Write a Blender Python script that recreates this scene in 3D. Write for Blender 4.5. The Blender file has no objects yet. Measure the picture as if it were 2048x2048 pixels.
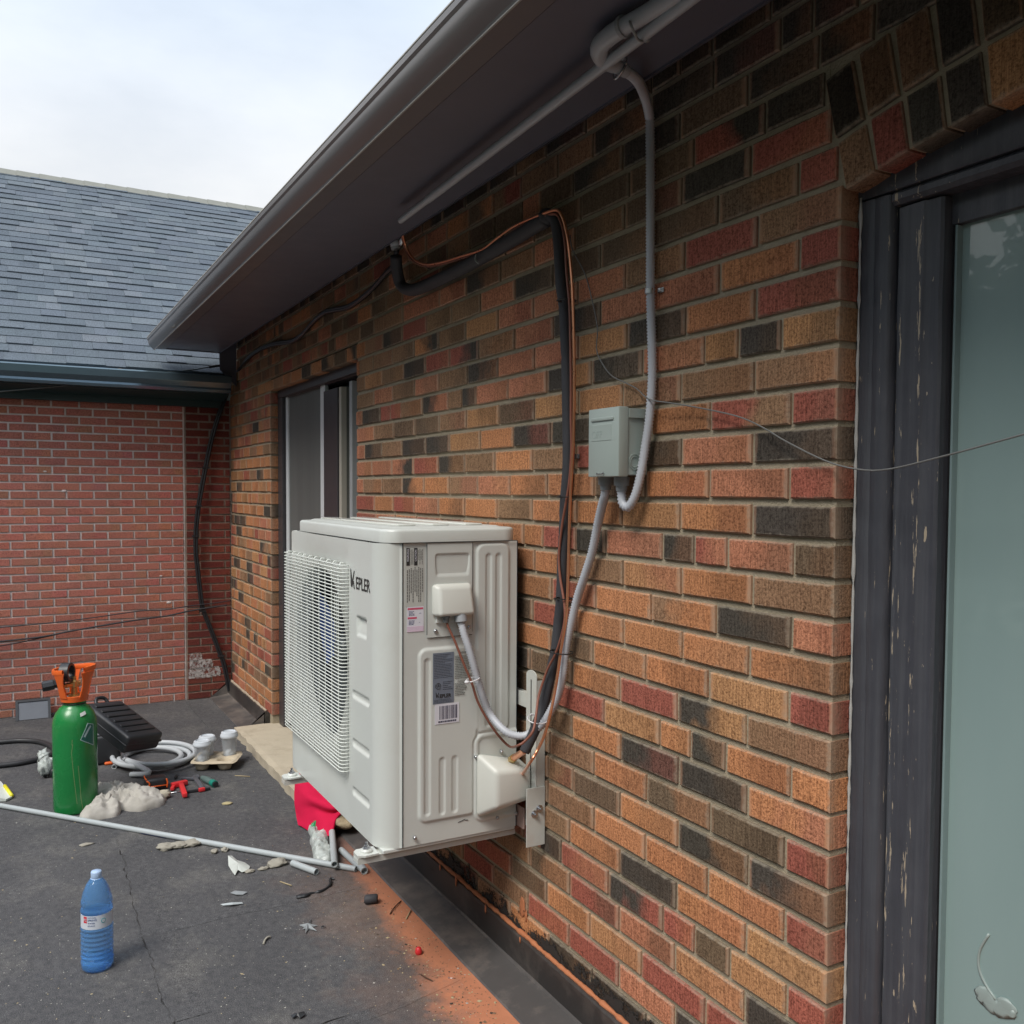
import bpy, bmesh, math, random
from mathutils import Vector, Matrix, noise as mnoise
rnd = random.Random(7)
S = bpy.context.scene
COL = S.collection
rad = math.radians

# ------------------------------------------------------------------ camera
F = 1827.5177
PPX, PPY = 1024.0, 1055.0
def _n(v):
    l = math.sqrt(sum(c*c for c in v)); return tuple(c/l for c in v)
_X = _n((1004.0, -79.0, F)); _Y = _n((3331.0, 57.0, -F))
_Z = _n((_X[1]*_Y[2]-_X[2]*_Y[1], _X[2]*_Y[0]-_X[0]*_Y[2], _X[0]*_Y[1]-_X[1]*_Y[0]))
EYE = Vector((0, 0, 1.7))
cam_d = bpy.data.cameras.new('camera'); cam = bpy.data.objects.new('camera', cam_d); COL.objects.link(cam)
cam_d.sensor_width = 36; cam_d.lens = F/2048*36; cam_d.shift_y = (PPY-1024)/2048
cam_d.clip_start = 0.05; cam_d.clip_end = 800
RM = Matrix((_X, _Y, _Z)).to_4x4()
# exact orthonormal basis
_m3 = RM.to_3x3(); _q = _m3.to_quaternion(); _q.normalize()
cam.matrix_world = Matrix.Translation(EYE) @ _q.to_matrix().to_4x4()
S.camera = cam

# ------------------------------------------------------------------ sky and sun
SUN_EL, SUN_AZ = rad(52), rad(-62)      # direction the light comes from, azimuth from +X
w = bpy.data.worlds.new('World'); S.world = w; w.use_nodes = True
wn = w.node_tree.nodes; wl_ = w.node_tree.links; wn.clear()
wo = wn.new('ShaderNodeOutputWorld')
sky = wn.new('ShaderNodeTexSky'); sky.sky_type = 'NISHITA'; sky.sun_disc = False
sky.sun_elevation = SUN_EL; sky.sun_rotation = rad(90) - SUN_AZ
sky.dust_density = 3.0; sky.air_density = 1.2
b1 = wn.new('ShaderNodeBackground'); b1.inputs[1].default_value = 0.07
wl_.new(sky.outputs[0], b1.inputs[0])
tc = wn.new('ShaderNodeTexCoord'); mp = wn.new('ShaderNodeMapping')
mp.inputs['Scale'].default_value = (1.0, 1.0, 2.6)
wl_.new(tc.outputs['Generated'], mp.inputs[0])
n1 = wn.new('ShaderNodeTexNoise'); n1.inputs['Scale'].default_value = 2.3; n1.inputs['Detail'].default_value = 6; n1.inputs['Roughness'].default_value = 0.55
wl_.new(mp.outputs[0], n1.inputs['Vector'])
cr = wn.new('ShaderNodeValToRGB')
cr.color_ramp.elements[0].position = 0.36; cr.color_ramp.elements[0].color = (0.76, 0.76, 0.76, 1)
cr.color_ramp.elements[1].position = 0.60; cr.color_ramp.elements[1].color = (0.97, 0.97, 0.97, 1)
wl_.new(n1.outputs[0], cr.inputs[0])
# cloud brightness rises gently to the zenith as under a real overcast
sep = wn.new('ShaderNodeSeparateXYZ'); wl_.new(tc.outputs['Generated'], sep.inputs[0])
cr2 = wn.new('ShaderNodeValToRGB')
cr2.color_ramp.elements[0].position = 0.0; cr2.color_ramp.elements[0].color = (0.86, 0.815, 0.755, 1)
cr2.color_ramp.elements[1].position = 0.9; cr2.color_ramp.elements[1].color = (1.25, 1.33, 1.48, 1)
e = cr2.color_ramp.elements.new(0.30); e.color = (0.83, 0.845, 0.86, 1)
e = cr2.color_ramp.elements.new(0.52); e.color = (0.68, 0.80, 0.96, 1)
wl_.new(sep.outputs[2], cr2.inputs[0])
b2 = wn.new('ShaderNodeBackground'); b2.inputs[1].default_value = 0.62
wl_.new(cr2.outputs[0], b2.inputs[0])
mx = wn.new('ShaderNodeMixShader')
wl_.new(cr.outputs[0], mx.inputs[0]); wl_.new(b1.outputs[0], mx.inputs[1]); wl_.new(b2.outputs[0], mx.inputs[2])
wl_.new(mx.outputs[0], wo.inputs[0])
sd = bpy.data.lights.new('sun', 'SUN'); sd.energy = 1.5; sd.angle = rad(25); sd.color = (1.0, 0.95, 0.88)
so = bpy.data.objects.new('sun', sd); COL.objects.link(so)
sv = Vector((math.cos(SUN_EL)*math.cos(SUN_AZ), math.cos(SUN_EL)*math.sin(SUN_AZ), math.sin(SUN_EL)))
so.rotation_euler = sv.to_track_quat('Z', 'Y').to_euler(); so.location = sv*20
S.view_settings.view_transform = 'Standard'; S.view_settings.look = 'None'
S.view_settings.gamma = 1.0; S.view_settings.exposure = 0.95; S.view_settings.use_curve_mapping = False
S.render.engine = 'CYCLES'
S.render.resolution_x = 1024; S.render.resolution_y = 1024

# ------------------------------------------------------------------ placing by sight lines onto real planes
CM = cam.matrix_world.to_3x3()
def ray(px, py): return CM @ Vector(((px-PPX)/F, -(py-PPY)/F, -1.0))
def gp(px, py, z=0.0):
    d = ray(px, py); return EYE + d*((z-EYE.z)/d.z)
def wp(px, py, y):
    d = ray(px, py); return EYE + d*(y/d.y)
def xp(px, py, x):
    d = ray(px, py); return EYE + d*(x/d.x)
CT = CM.transposed()
def proj(P):
    c = CT @ (Vector(P)-EYE); return (PPX - F*c.x/c.z, PPY + F*c.y/c.z, -c.z)
def x_at(px, y, z):
    # x of the point (x, y, z) that shows at column px
    a = Vector(CT @ Vector((1, 0, 0))); b = CT @ Vector((0, y, z-EYE.z)); k = (px-PPX)/F
    return (-k*b.z - b.x)/(a.x + k*a.z)

# ------------------------------------------------------------------ objects
WL = {}
def wloc(o): return WL.get(o.name, Vector((0, 0, 0))) if o else Vector((0, 0, 0))
def link(o, parent, c):
    COL.objects.link(o)
    if parent: o.parent = parent
    o.location = Vector(c) - wloc(parent); WL[o.name] = Vector(c)
    return o
def thing(name, label, cat, loc, group=None):
    o = bpy.data.objects.new(name, None); o.empty_display_size = .1
    link(o, None, loc); o['label'] = label; o['category'] = cat
    if group: o['group'] = group
    return o
def tag(o, label, cat, group=None):
    o['label'] = label; o['category'] = cat
    if group: o['group'] = group
    return o
def obj(name, g, mat, parent=None, smooth=False, label=None, kind=None, angle=None):
    vs, fs = g[0], g[1]
    if not vs: return None
    lo = Vector((min(v[i] for v in vs) for i in range(3))); hi = Vector((max(v[i] for v in vs) for i in range(3)))
    c = (lo+hi)/2
    me = bpy.data.meshes.new(name)
    me.from_pydata([(v[0]-c.x, v[1]-c.y, v[2]-c.z) for v in vs], [], fs)
    if isinstance(mat, (list, tuple)):
        for m_ in mat: me.materials.append(m_)
    elif mat: me.materials.append(mat)
    if len(g) > 2 and g[2]:
        for p, mi in zip(me.polygons, g[2]): p.material_index = mi
    if smooth:
        me.polygons.foreach_set('use_smooth', [True]*len(me.polygons))
        if angle:
            try: me.set_sharp_from_angle(angle=rad(angle))
            except Exception: pass
    me.update()
    o = bpy.data.objects.new(name, me); link(o, parent, c)
    if label: o['label'] = label
    if kind: o['kind'] = kind
    return o
def join(*gs):
    V, Fc = [], []
    for g in gs:
        n = len(V); V += list(g[0]); Fc += [tuple(i+n for i in f) for f in g[1]]
    return (V, Fc)
def xf(g, M):
    return ([tuple(M @ Vector(v)) for v in g[0]], g[1])
def box(x0, y0, z0, x1, y1, z1):
    v = [(x, y, z) for x in (x0, x1) for y in (y0, y1) for z in (z0, z1)]
    f = [(0,1,3,2), (4,6,7,5), (0,4,5,1), (2,3,7,6), (0,2,6,4), (1,5,7,3)]
    return (v, f)
def cbox(cx, cy, cz, sx, sy, sz): return box(cx-sx/2, cy-sy/2, cz-sz/2, cx+sx/2, cy+sy/2, cz+sz/2)
def bbox(x0, y0, z0, x1, y1, z1, b=.003, seg=2):
    bm = bmesh.new(); g = box(x0, y0, z0, x1, y1, z1)
    vs = [bm.verts.new(v) for v in g[0]]
    for f in g[1]: bm.faces.new([vs[i] for i in f])
    bmesh.ops.recalc_face_normals(bm, faces=bm.faces)
    bmesh.ops.bevel(bm, geom=list(bm.edges), offset=b, segments=seg, affect='EDGES', profile=.5)
    return from_bm(bm)
def from_bm(bm):
    bm.verts.ensure_lookup_table(); bm.verts.index_update()
    r = ([tuple(v.co) for v in bm.verts], [tuple(v.index for v in f.verts) for f in bm.faces]); bm.free(); return r
def smooth_path(pts, n=6, closed=False):
    P = [Vector(p) for p in pts]; out = []
    m = len(P)
    for i in range(m if closed else m-1):
        p0 = P[i-1] if (i > 0 or closed) else P[0]*2-P[1]
        p1 = P[i]; p2 = P[(i+1) % m]
        p3 = P[(i+2) % m] if (i+2 < m or closed) else P[m-1]*2-P[m-2]
        for k in range(n):
            t = k/n
            out.append(0.5*((2*p1)+(-p0+p2)*t+(2*p0-5*p1+4*p2-p3)*t*t+(-p0+3*p1-3*p2+p3)*t**3))
    if not closed: out.append(P[-1])
    return out
def resample(P, step):
    out = [P[0]]; acc = 0
    for a, b in zip(P[:-1], P[1:]):
        L = (b-a).length
        if L < 1e-9: continue
        t = step-acc
        while t <= L:
            out.append(a+(b-a)*(t/L)); t += step
        acc = L-(t-step)
    out.append(P[-1]); return out
def tube(P, r, n=8, cap=True, hollow=None):
    P = [Vector(p) for p in P]; V, Fc = [], []
    up = None; m = len(P)
    for i in range(m):
        t = (P[min(i+1, m-1)]-P[max(i-1, 0)])
        if t.length < 1e-9: t = Vector((0, 0, 1))
        t.normalize()
        if up is None:
            up = Vector((0, 0, 1)) if abs(t.z) < .9 else Vector((1, 0, 0))
            up = (up - t*up.dot(t)).normalized()
        else:
            up = (up - t*up.dot(t))
            up = up.normalized() if up.length > 1e-6 else t.orthogonal().normalized()
        s = t.cross(up)
        rr = r(i/(m-1), i) if callable(r) else r
        for k in range(n):
            a = 2*math.pi*k/n
            V.append(tuple(P[i]+up*math.cos(a)*rr+s*math.sin(a)*rr))
    for i in range(m-1):
        for k in range(n):
            a, b = i*n+k, i*n+(k+1) % n
            Fc.append((a, b, b+n, a+n))
    if hollow:
        # inner bore at both ends
        for end in (0, m-1):
            base = end*n; t = (P[1]-P[0]).normalized() if end == 0 else (P[m-2]-P[m-1]).normalized()
            i0 = len(V)
            for k in range(n):
                v = Vector(V[base+k]); V.append(tuple(P[end]+(v-P[end])*hollow))
            for k in range(n):
                v = Vector(V[i0+k]); V.append(tuple(v+t*0.03))
            for k in range(n):
                k2 = (k+1) % n
                Fc.append((base+k, i0+k, i0+k2, base+k2) if end == 0 else (base+k2, i0+k2, i0+k, base+k))
                Fc.append((i0+k, i0+n+k, i0+n+k2, i0+k2) if end == 0 else (i0+k2, i0+n+k2, i0+n+k, i0+k))
            Fc.append(tuple(i0+n+k for k in range(n)))
    elif cap:
        Fc.append(tuple(range(n-1, -1, -1))); Fc.append(tuple((m-1)*n+k for k in range(n)))
    return (V, Fc)
def lathe(prof, c, n=32, axis='Z', cap=True):
    V, Fc = [], []
    for r, h in prof:
        for k in range(n):
            a = 2*math.pi*k/n; x, y = r*math.cos(a), r*math.sin(a)
            if axis == 'Z': p = (x, y, h)
            elif axis == 'Y': p = (x, h, y)
            else: p = (h, x, y)
            V.append((c[0]+p[0], c[1]+p[1], c[2]+p[2]))
    m = len(prof)
    for i in range(m-1):
        for k in range(n):
            a, b = i*n+k, i*n+(k+1) % n
            Fc.append((a, b, b+n, a+n) if axis != 'Y' else (a, a+n, b+n, b))
    if cap:
        Fc.append(tuple(range(n-1, -1, -1))); Fc.append(tuple((m-1)*n+k for k in range(n)))
    return (V, Fc)
def prism(poly, d0, d1, axis='X'):
    # poly is a list of 2-D points; axis tells which way it is pushed
    V = []
    for d in (d0, d1):
        for a, b in poly:
            V.append({'X': (d, a, b), 'Y': (a, d, b), 'Z': (a, b, d)}[axis])
    n = len(poly)
    Fc = [tuple(range(n-1, -1, -1)), tuple(range(n, 2*n))]
    for k in range(n): Fc.append((k, (k+1) % n, n+(k+1) % n, n+k))
    return (V, Fc)
def grid(fn, nu, nv):
    V = [tuple(fn(i/nu, j/nv)) for i in range(nu+1) for j in range(nv+1)]
    Fc = [(i*(nv+1)+j, (i+1)*(nv+1)+j, (i+1)*(nv+1)+j+1, i*(nv+1)+j+1) for i in range(nu) for j in range(nv)]
    return (V, Fc)
def sheet(fn, nu, nv, th):
    a = grid(fn, nu, nv); V, Fc = list(a[0]), list(a[1])
    n = len(V)
    # offset copy along averaged normals
    N = [Vector((0, 0, 0)) for _ in V]
    for f in a[1]:
        v = [Vector(V[i]) for i in f]; nn = (v[2]-v[0]).cross(v[3]-v[1])
        for i in f: N[i] += nn
    V += [tuple(Vector(V[i])-(N[i].normalized() if N[i].length > 0 else Vector((0, 0, 1)))*th) for i in range(n)]
    Fc += [tuple(i+n for i in reversed(f)) for f in a[1]]
    w_ = nv+1
    def e(i, j): Fc.append((i, j, j+n, i+n))
    for i in range(nu): e(i*w_, (i+1)*w_) ; e((i+1)*w_+nv, i*w_+nv)
    for j in range(nv): e(j+1, j); e(nu*w_+j, nu*w_+j+1)
    return (V, Fc)

# ------------------------------------------------------------------ materials
def nodes(name):
    m = bpy.data.materials.new(name); m.use_nodes = True
    nt = m.node_tree; nt.nodes.clear()
    out = nt.nodes.new('ShaderNodeOutputMaterial'); b = nt.nodes.new('ShaderNodeBsdfPrincipled')
    nt.links.new(b.outputs[0], out.inputs[0])
    return m, nt, b, out
def N(nt, t, **kw):
    n = nt.nodes.new(t)
    for k, v in kw.items():
        if hasattr(n, k): setattr(n, k, v)
        else: n.inputs[k.replace('_', ' ')].default_value = v
    return n
def mixc(nt, fac, a, b, mode='MIX'):
    m = nt.nodes.new('ShaderNodeMix'); m.data_type = 'RGBA'; m.blend_type = mode
    for sock, v in ((m.inputs[0], fac), (m.inputs[6], a), (m.inputs[7], b)):
        if hasattr(v, 'links') or hasattr(v, 'is_linked'): nt.links.new(v, sock)
        elif isinstance(v, (int, float)): sock.default_value = v
        else: sock.default_value = (*v[:3], 1)
    return m.outputs[2]
def mth(nt, op, a, b=0.0, c=0.0, clamp=False):
    m = nt.nodes.new('ShaderNodeMath'); m.operation = op; m.use_clamp = clamp
    for s, v in zip(m.inputs, (a, b, c)):
        if hasattr(v, 'is_linked'): nt.links.new(v, s)
        else: s.default_value = v
    return m.outputs[0]
def ramp(nt, fac, p0, p1, c0=(0,0,0), c1=(1,1,1)):
    r = nt.nodes.new('ShaderNodeValToRGB'); nt.links.new(fac, r.inputs[0])
    r.color_ramp.elements[0].position = p0; r.color_ramp.elements[1].position = p1
    r.color_ramp.elements[0].color = (*c0, 1); r.color_ramp.elements[1].color = (*c1, 1)
    return r.outputs[0]
def wpos(nt, scale=(1, 1, 1)):
    g = nt.nodes.new('ShaderNodeNewGeometry'); m = nt.nodes.new('ShaderNodeMapping')
    m.inputs['Scale'].default_value = scale; nt.links.new(g.outputs['Position'], m.inputs[0]); return m.outputs[0]
def noise(nt, vec, scale, detail=3, rough=.55):
    n = nt.nodes.new('ShaderNodeTexNoise'); n.inputs['Scale'].default_value = scale
    n.inputs['Detail'].default_value = detail; n.inputs['Roughness'].default_value = rough
    if vec is not None: nt.links.new(vec, n.inputs['Vector'])
    return n.outputs[0]
def bump(nt, b, h, strength=.3, dist=.002):
    n = nt.nodes.new('ShaderNodeBump'); n.inputs['Strength'].default_value = strength; n.inputs['Distance'].default_value = dist
    nt.links.new(h, n.inputs['Height']); nt.links.new(n.outputs[0], b.inputs['Normal']); return n
def mat(name, col, rough=.6, metal=0.0, var=.15, vs=8.0, bmp=0.15, bs=60.0, spec=.5, scale=(1,1,1), dirt=None, dirt_amt=.3, dist=.0015):
    m, nt, b, out = nodes(name)
    v = wpos(nt, scale)
    n = noise(nt, v, vs, 5, .6)
    c = mixc(nt, n, tuple(x*(1-var) for x in col), tuple(min(1, x*(1+var)) for x in col))
    if dirt:
        n2 = noise(nt, v, vs*.6+1.3, 6, .7)
        c = mixc(nt, mth(nt, 'MULTIPLY', ramp(nt, n2, .48, .68), dirt_amt), c, dirt)
    nt.links.new(c, b.inputs['Base Color'])
    b.inputs['Metallic'].default_value = metal; b.inputs['Specular IOR Level'].default_value = spec
    nr = noise(nt, v, bs*.4, 3)
    nt.links.new(mth(nt, 'ADD', mth(nt, 'MULTIPLY', nr, .16), rough-.08, clamp=True), b.inputs['Roughness'])
    if bmp: bump(nt, b, noise(nt, v, bs, 4, .6), bmp, dist)
    return m
def attr(nt, name):
    a = nt.nodes.new('ShaderNodeAttribute'); a.attribute_type = 'GEOMETRY'; a.attribute_name = name; return a

def brick_mat(name, stri_axis='z', rim=(0.50, 0.24, 0.13), pits=1.0, stri=1.0, rimamt=.75, smear=.42):
    """tint / tint2 are per-brick clay colours, uvw the place on the brick's face (0..1)."""
    m, nt, b, out = nodes(name)
    t1 = attr(nt, 'tint').outputs['Color']; t2 = attr(nt, 'tint2').outputs['Color']
    uv = attr(nt, 'uvw').outputs['Vector']
    sp = nt.nodes.new('ShaderNodeSeparateXYZ'); nt.links.new(uv, sp.inputs[0])
    p = wpos(nt); g2 = nt.nodes.new('ShaderNodeVectorMath'); g2.operation = 'ADD'
    # every brick samples its own patch of noise
    nt.links.new(p, g2.inputs[0]); sc = nt.nodes.new('ShaderNodeVectorMath'); sc.operation = 'SCALE'; sc.inputs[3].default_value = 37.0
    nt.links.new(t1, sc.inputs[0]); nt.links.new(sc.outputs[0], g2.inputs[1]); P = g2.outputs[0]
    patch = noise(nt, P, 9, 3, .5)
    k = mth(nt, 'ADD', mth(nt, 'MULTIPLY', sp.outputs[0], 1.0), mth(nt, 'MULTIPLY', mth(nt, 'SUBTRACT', patch, .5), 1.3))
    c = mixc(nt, ramp(nt, k, .30, .70), t1, t2)
    # fine speckle: rough scratched clay with darker pits
    n_f = noise(nt, P, 330, 4, .65)
    n_c = noise(nt, P, 150, 3, .62)
    mp_ = nt.nodes.new('ShaderNodeMapping'); nt.links.new(P, mp_.inputs[0])
    mp_.inputs['Scale'].default_value = (330, 330, 14) if stri_axis == 'z' else (14, 14, 330)
    n_s = noise(nt, mp_.outputs[0], 1.0, 2, .5)
    rough_h = mth(nt, 'ADD', mth(nt, 'MULTIPLY', n_s, .55*stri), mth(nt, 'MULTIPLY', n_c, .8*pits))
    dark = ramp(nt, mth(nt, 'ADD', mth(nt, 'MULTIPLY', n_c, .6), mth(nt, 'MULTIPLY', n_f, .45)), .40, .57, (.44, .39, .36), (1.12, 1.10, 1.08))
    c = mixc(nt, 1.0, c, dark, 'MULTIPLY')
    c = mixc(nt, .55*stri, c, ramp(nt, n_s, .36, .62, (.60, .57, .54), (1.28, 1.28, 1.26)), 'MULTIPLY')
    # smooth fired rim at the two ends of a face
    wob = mth(nt, 'MULTIPLY', mth(nt, 'SUBTRACT', noise(nt, P, 40, 2), .5), .05)
    d = mth(nt, 'ADD', mth(nt, 'MINIMUM', sp.outputs[0], mth(nt, 'SUBTRACT', 1.0, sp.outputs[0])), wob)
    hsh = noise(nt, sc.outputs[0], 5.0, 0)
    rimf = mth(nt, 'MULTIPLY', ramp(nt, d, .035, .06, (1,1,1), (0,0,0)), mth(nt, 'MULTIPLY', mth(nt, 'POWER', sp.outputs[2], 4.0), ramp(nt, hsh, .40, .60, (.25,.25,.25), (1,1,1))))
    lum = nt.nodes.new('ShaderNodeRGBToBW'); nt.links.new(t1, lum.inputs[0])
    rimc = mixc(nt, .55, t1, rim)
    c = mixc(nt, mth(nt, 'MULTIPLY', rimf, rimamt), c, rimc)
    # mortar wiped over the edges of the face
    dv = mth(nt, 'ADD', mth(nt, 'MINIMUM', mth(nt, 'MULTIPLY', mth(nt, 'MINIMUM', sp.outputs[1], mth(nt, 'SUBTRACT', 1.0, sp.outputs[1])), .45), mth(nt, 'MINIMUM', sp.outputs[0], mth(nt, 'SUBTRACT', 1.0, sp.outputs[0]))), mth(nt, 'MULTIPLY', mth(nt, 'SUBTRACT', noise(nt, P, 45, 4, .7), .5), .12))
    c = mixc(nt, mth(nt, 'MULTIPLY', ramp(nt, dv, .0, .035, (1,1,1), (0,0,0)), mth(nt, 'MULTIPLY', mth(nt, 'POWER', sp.outputs[2], 4.0), smear)), c, (.40,.35,.27))
    nt.links.new(c, b.inputs['Base Color']); b.inputs['Roughness'].default_value = .88; b.inputs['Specular IOR Level'].default_value = .25
    hh = mixc(nt, rimf, rough_h, (.75, .75, .75))
    bump(nt, b, hh, .75, .004)
    return m
def brick_geo(L, H, D, orient, org, b=.0035, jit=.0012, nseg=2, rot=0.0, face_all=False):
    """a clay brick: chipped chamfered front, real depth. local u along length, v up, w out of the wall"""
    # perimeter points of the front face
    per = []
    for i in range(nseg+1): per.append((L*i/nseg, 0))
    per.append((L, H))
    for i in range(nseg-1, 0, -1): per.append((L*i/nseg, H))
    per.append((0, H))
    rings = []
    cx, cy = L/2, H/2
    out = []
    j = [(rnd.uniform(-jit, jit), rnd.uniform(-jit, jit)) for _ in per]
    for (w_, ins) in ((0.0, b), (-b, 0.0), (-D, 0.0)):
        ring = []
        for (u, v), (ju, jv) in zip(per, j):
            uu = u + (ins if u < cx*.5 else (-ins if u > cx*1.5 else 0)) + ju
            vv = v + (ins if v < cy else -ins) + jv
            ring.append((uu, vv, w_))
        rings.append(ring)
    V = [p for r in rings for p in r]; n = len(per)
    Fc = [tuple(range(n))]
    for q in range(2):
        for k in range(n):
            a, c = q*n+k, q*n+(k+1) % n
            Fc.append((a, a+n, c+n, c))
    cr_, sr = math.cos(rot), math.sin(rot)
    VV, UV = [], []
    for (u, v, w_) in V:
        UV.append((max(0, min(1, u/L)), max(0, min(1, v/H)), 1.0 if w_ > -D*.9 else 0.0))
        u2 = cx+(u-cx)*cr_-(v-cy)*sr; v2 = cy+(u-cx)*sr+(v-cy)*cr_
        VV.append(tuple(org + orient[0]*u2 + orient[1]*v2 + orient[2]*w_))
    return VV, Fc, UV
class Bricks:
    """collects bricks of one wall, then links the ones that show largest as objects and the rest as one mesh"""
    def __init__(s): s.items = []
    def add(s, geo, t1, t2=None, label=None):
        s.items.append((geo, t1, t2 or t1, label))
    def emit(s, name, mat_, parent, limit=300):
        def size(it):
            V = it[0][0]; xs = [proj(v) for v in V[:len(V)//3]]
            if min(p[2] for p in xs) < .2: return 0
            x0, x1 = min(p[0] for p in xs), max(p[0] for p in xs); y0, y1 = min(p[1] for p in xs), max(p[1] for p in xs)
            if x1 < 0 or x0 > 2048 or y1 < 0 or y0 > 2048: return 0
            x0, x1, y0, y1 = max(x0, 0), min(x1, 2048), max(y0, 0), min(y1, 2048)
            return (x1-x0)*(y1-y0)
        ranked = sorted(s.items, key=size, reverse=True)
        for it in ranked[:limit]: s.one(name, [it], mat_, parent)
        if ranked[limit:]:
            o = s.one(name, ranked[limit:], mat_, parent); o['kind'] = 'stuff'
    def one(s, name, its, mat_, parent):
        V, Fc, T1, T2, U = [], [], [], [], []
        for geo, t1, t2, lab in its:
            n = len(V); V += geo[0]; Fc += [tuple(i+n for i in f) for f in geo[1]]; U += geo[2]
            T1 += [t1]*len(geo[0]); T2 += [t2]*len(geo[0])
        o = obj(name, (V, Fc), mat_, parent)
        me = o.data
        for nm, dat in (('tint', T1), ('tint2', T2)):
            a = me.attributes.new(nm, 'FLOAT_COLOR', 'POINT'); a.data.foreach_set('color', [c for t in dat for c in (*t, 1.0)])
        a = me.attributes.new('uvw', 'FLOAT_VECTOR', 'POINT'); a.data.foreach_set('vector', [c for t in U for c in t])
        return o
def jitc(c, a=.10):
    k = 1+rnd.uniform(-a, a)
    return tuple(max(.01, min(.9, x*k*(1+rnd.uniform(-a*.22, a*.22)))) for x in c)
# ------------------------------------------------------------------ dimensions of the place
W = 1.5784            # face of the brick wall (y)
LX = -7.647           # face of the neighbour's wall (x)
CX = -1.405           # brick corner by the near opening (x)
ROW, Z0 = 0.0867, 2.2833
def zr(k): return Z0-ROW*k
MJ = 0.0155
BH = ROW-MJ
# clay colours
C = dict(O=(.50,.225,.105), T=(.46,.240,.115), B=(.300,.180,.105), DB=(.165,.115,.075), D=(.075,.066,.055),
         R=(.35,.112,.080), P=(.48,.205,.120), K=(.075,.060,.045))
m_brick = brick_mat('wire cut brick', rim=(.50,.27,.16))
m_mortar = mat('lime mortar', (.38,.325,.235), .95, 0, .16, 30, .9, 160, .1, dirt=(.26,.23,.17), dirt_amt=.5, dist=.004)
m_deck, nt, b, out = nodes('bitumen roofing')
v = wpos(nt)
base = mixc(nt, noise(nt, v, 1.7, 6, .65), (.052,.053,.058), (.108,.108,.113))
base = mixc(nt, mth(nt, 'MULTIPLY', ramp(nt, noise(nt, v, 3.1, 7, .7), .50, .72), .50), base, (.185,.178,.165))
gr = noise(nt, v, 330, 2, .6)
base = mixc(nt, 1.0, base, ramp(nt, gr, .38, .64, (.50,.50,.50), (1.65,1.65,1.65)), 'MULTIPLY')
base = mixc(nt, 1.0, base, ramp(nt, noise(nt, v, 38, 5, .7), .35, .68, (.74,.74,.74), (1.28,1.26,1.22)), 'MULTIPLY')
# brick dust that washed down beside the flashing
sp = nt.nodes.new('ShaderNodeSeparateXYZ'); nt.links.new(v, sp.inputs[0])
edge = mth(nt, 'SUBTRACT', 1.40, sp.outputs[1])
wid = mth(nt, 'ADD', .10, mth(nt, 'MULTIPLY', mth(nt, 'ADD', sp.outputs[0], 4.0), .085))
dd = mth(nt, 'DIVIDE', edge, wid)
dd = mth(nt, 'ADD', dd, mth(nt, 'MULTIPLY', mth(nt, 'SUBTRACT', noise(nt, v, 7, 6, .7), .5), 1.5))
dust = mth(nt, 'MULTIPLY', ramp(nt, dd, .25, 1.35, (1,1,1), (0,0,0)), ramp(nt, sp.outputs[0], 0.0, 1.0))
m1 = nt.nodes.new('ShaderNodeMapRange'); m1.inputs[1].default_value = -4.35; m1.inputs[2].default_value = -3.55
nt.links.new(sp.outputs[0], m1.inputs[0])
dust = mth(nt, 'MULTIPLY', ramp(nt, dd, .45, 1.35, (1,1,1), (0,0,0)), m1.outputs[0])
base = mixc(nt, mth(nt, 'MULTIPLY', dust, .95), base, mixc(nt, noise(nt, v, 26, 5, .7), (.50,.175,.085), (.72,.265,.130)))
thin = mth(nt, 'MULTIPLY', ramp(nt, mth(nt, 'ADD', mth(nt, 'MULTIPLY', edge, 1.1), mth(nt, 'MULTIPLY', noise(nt, v, 4, 5, .7), 1.0)), .60, 1.25, (1,1,1), (0,0,0)), .32)
base = mixc(nt, mth(nt, 'MULTIPLY', thin, m1.outputs[0]), base, (.33,.185,.12))
nt.links.new(base, b.inputs['Base Color']); b.inputs['Roughness'].default_value = .86; b.inputs['Specular IOR Level'].default_value = .3
bump(nt, b, mth(nt, 'ADD', gr, mth(nt, 'MULTIPLY', noise(nt, v, 14, 5, .6), 2.2)), .55, .004)

m_flash = mat('brown metal flashing', (.085,.080,.078), .46, .0, .22, 5, .12, 40, .5, dirt=(.26,.22,.19), dirt_amt=.55)
m_flashd = mat('dark metal flashing face', (.032,.030,.029), .38, .0, .25, 3, .10, 30, .5, dirt=(.15,.13,.115), dirt_amt=.5)
m_caulk = mat('orange sealant', (.44,.165,.075), .7, 0, .18, 20, .5, 60, .4)
m_soffit = mat('dark aluminium soffit', (.120,.120,.150), .42, .0, .10, 3, .05, 20, .5)
m_soffit2 = mat('brown aluminium trim', (.140,.128,.135), .40, 0, .10, 3, .05, 20, .5)
m_gutter = mat('bronze gutter', (.20,.19,.188), .30, .15, .14, 2.5, .06, 12, .6, scale=(.25,1,1))
m_frame = None

# ------------------------------------------------------------------ ground, roof deck
def setting(name, g, m, smooth=False):
    o = obj(name, g, m, None, smooth); o['kind'] = 'structure'; return o
m_ground = mat('grey ground', (.09,.10,.07), .95, 0, .3, .4, .4, 6)
setting('ground', box(-250, -250, -3.6, 250, 250, -3.5), m_ground)
deck = setting('roof_deck', ([(LX-.2,-7,0),(4,-7,0),(4,W+.06,0),(LX-.2,W+.06,0),(LX-.2,-7,-.3),(4,-7,-.3),(4,W+.06,-.3),(LX-.2,W+.06,-.3)],
        [(0,1,2,3),(7,6,5,4),(0,4,5,1),(1,5,6,2),(2,6,7,3),(3,7,4,0)]), m_deck)
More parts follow.
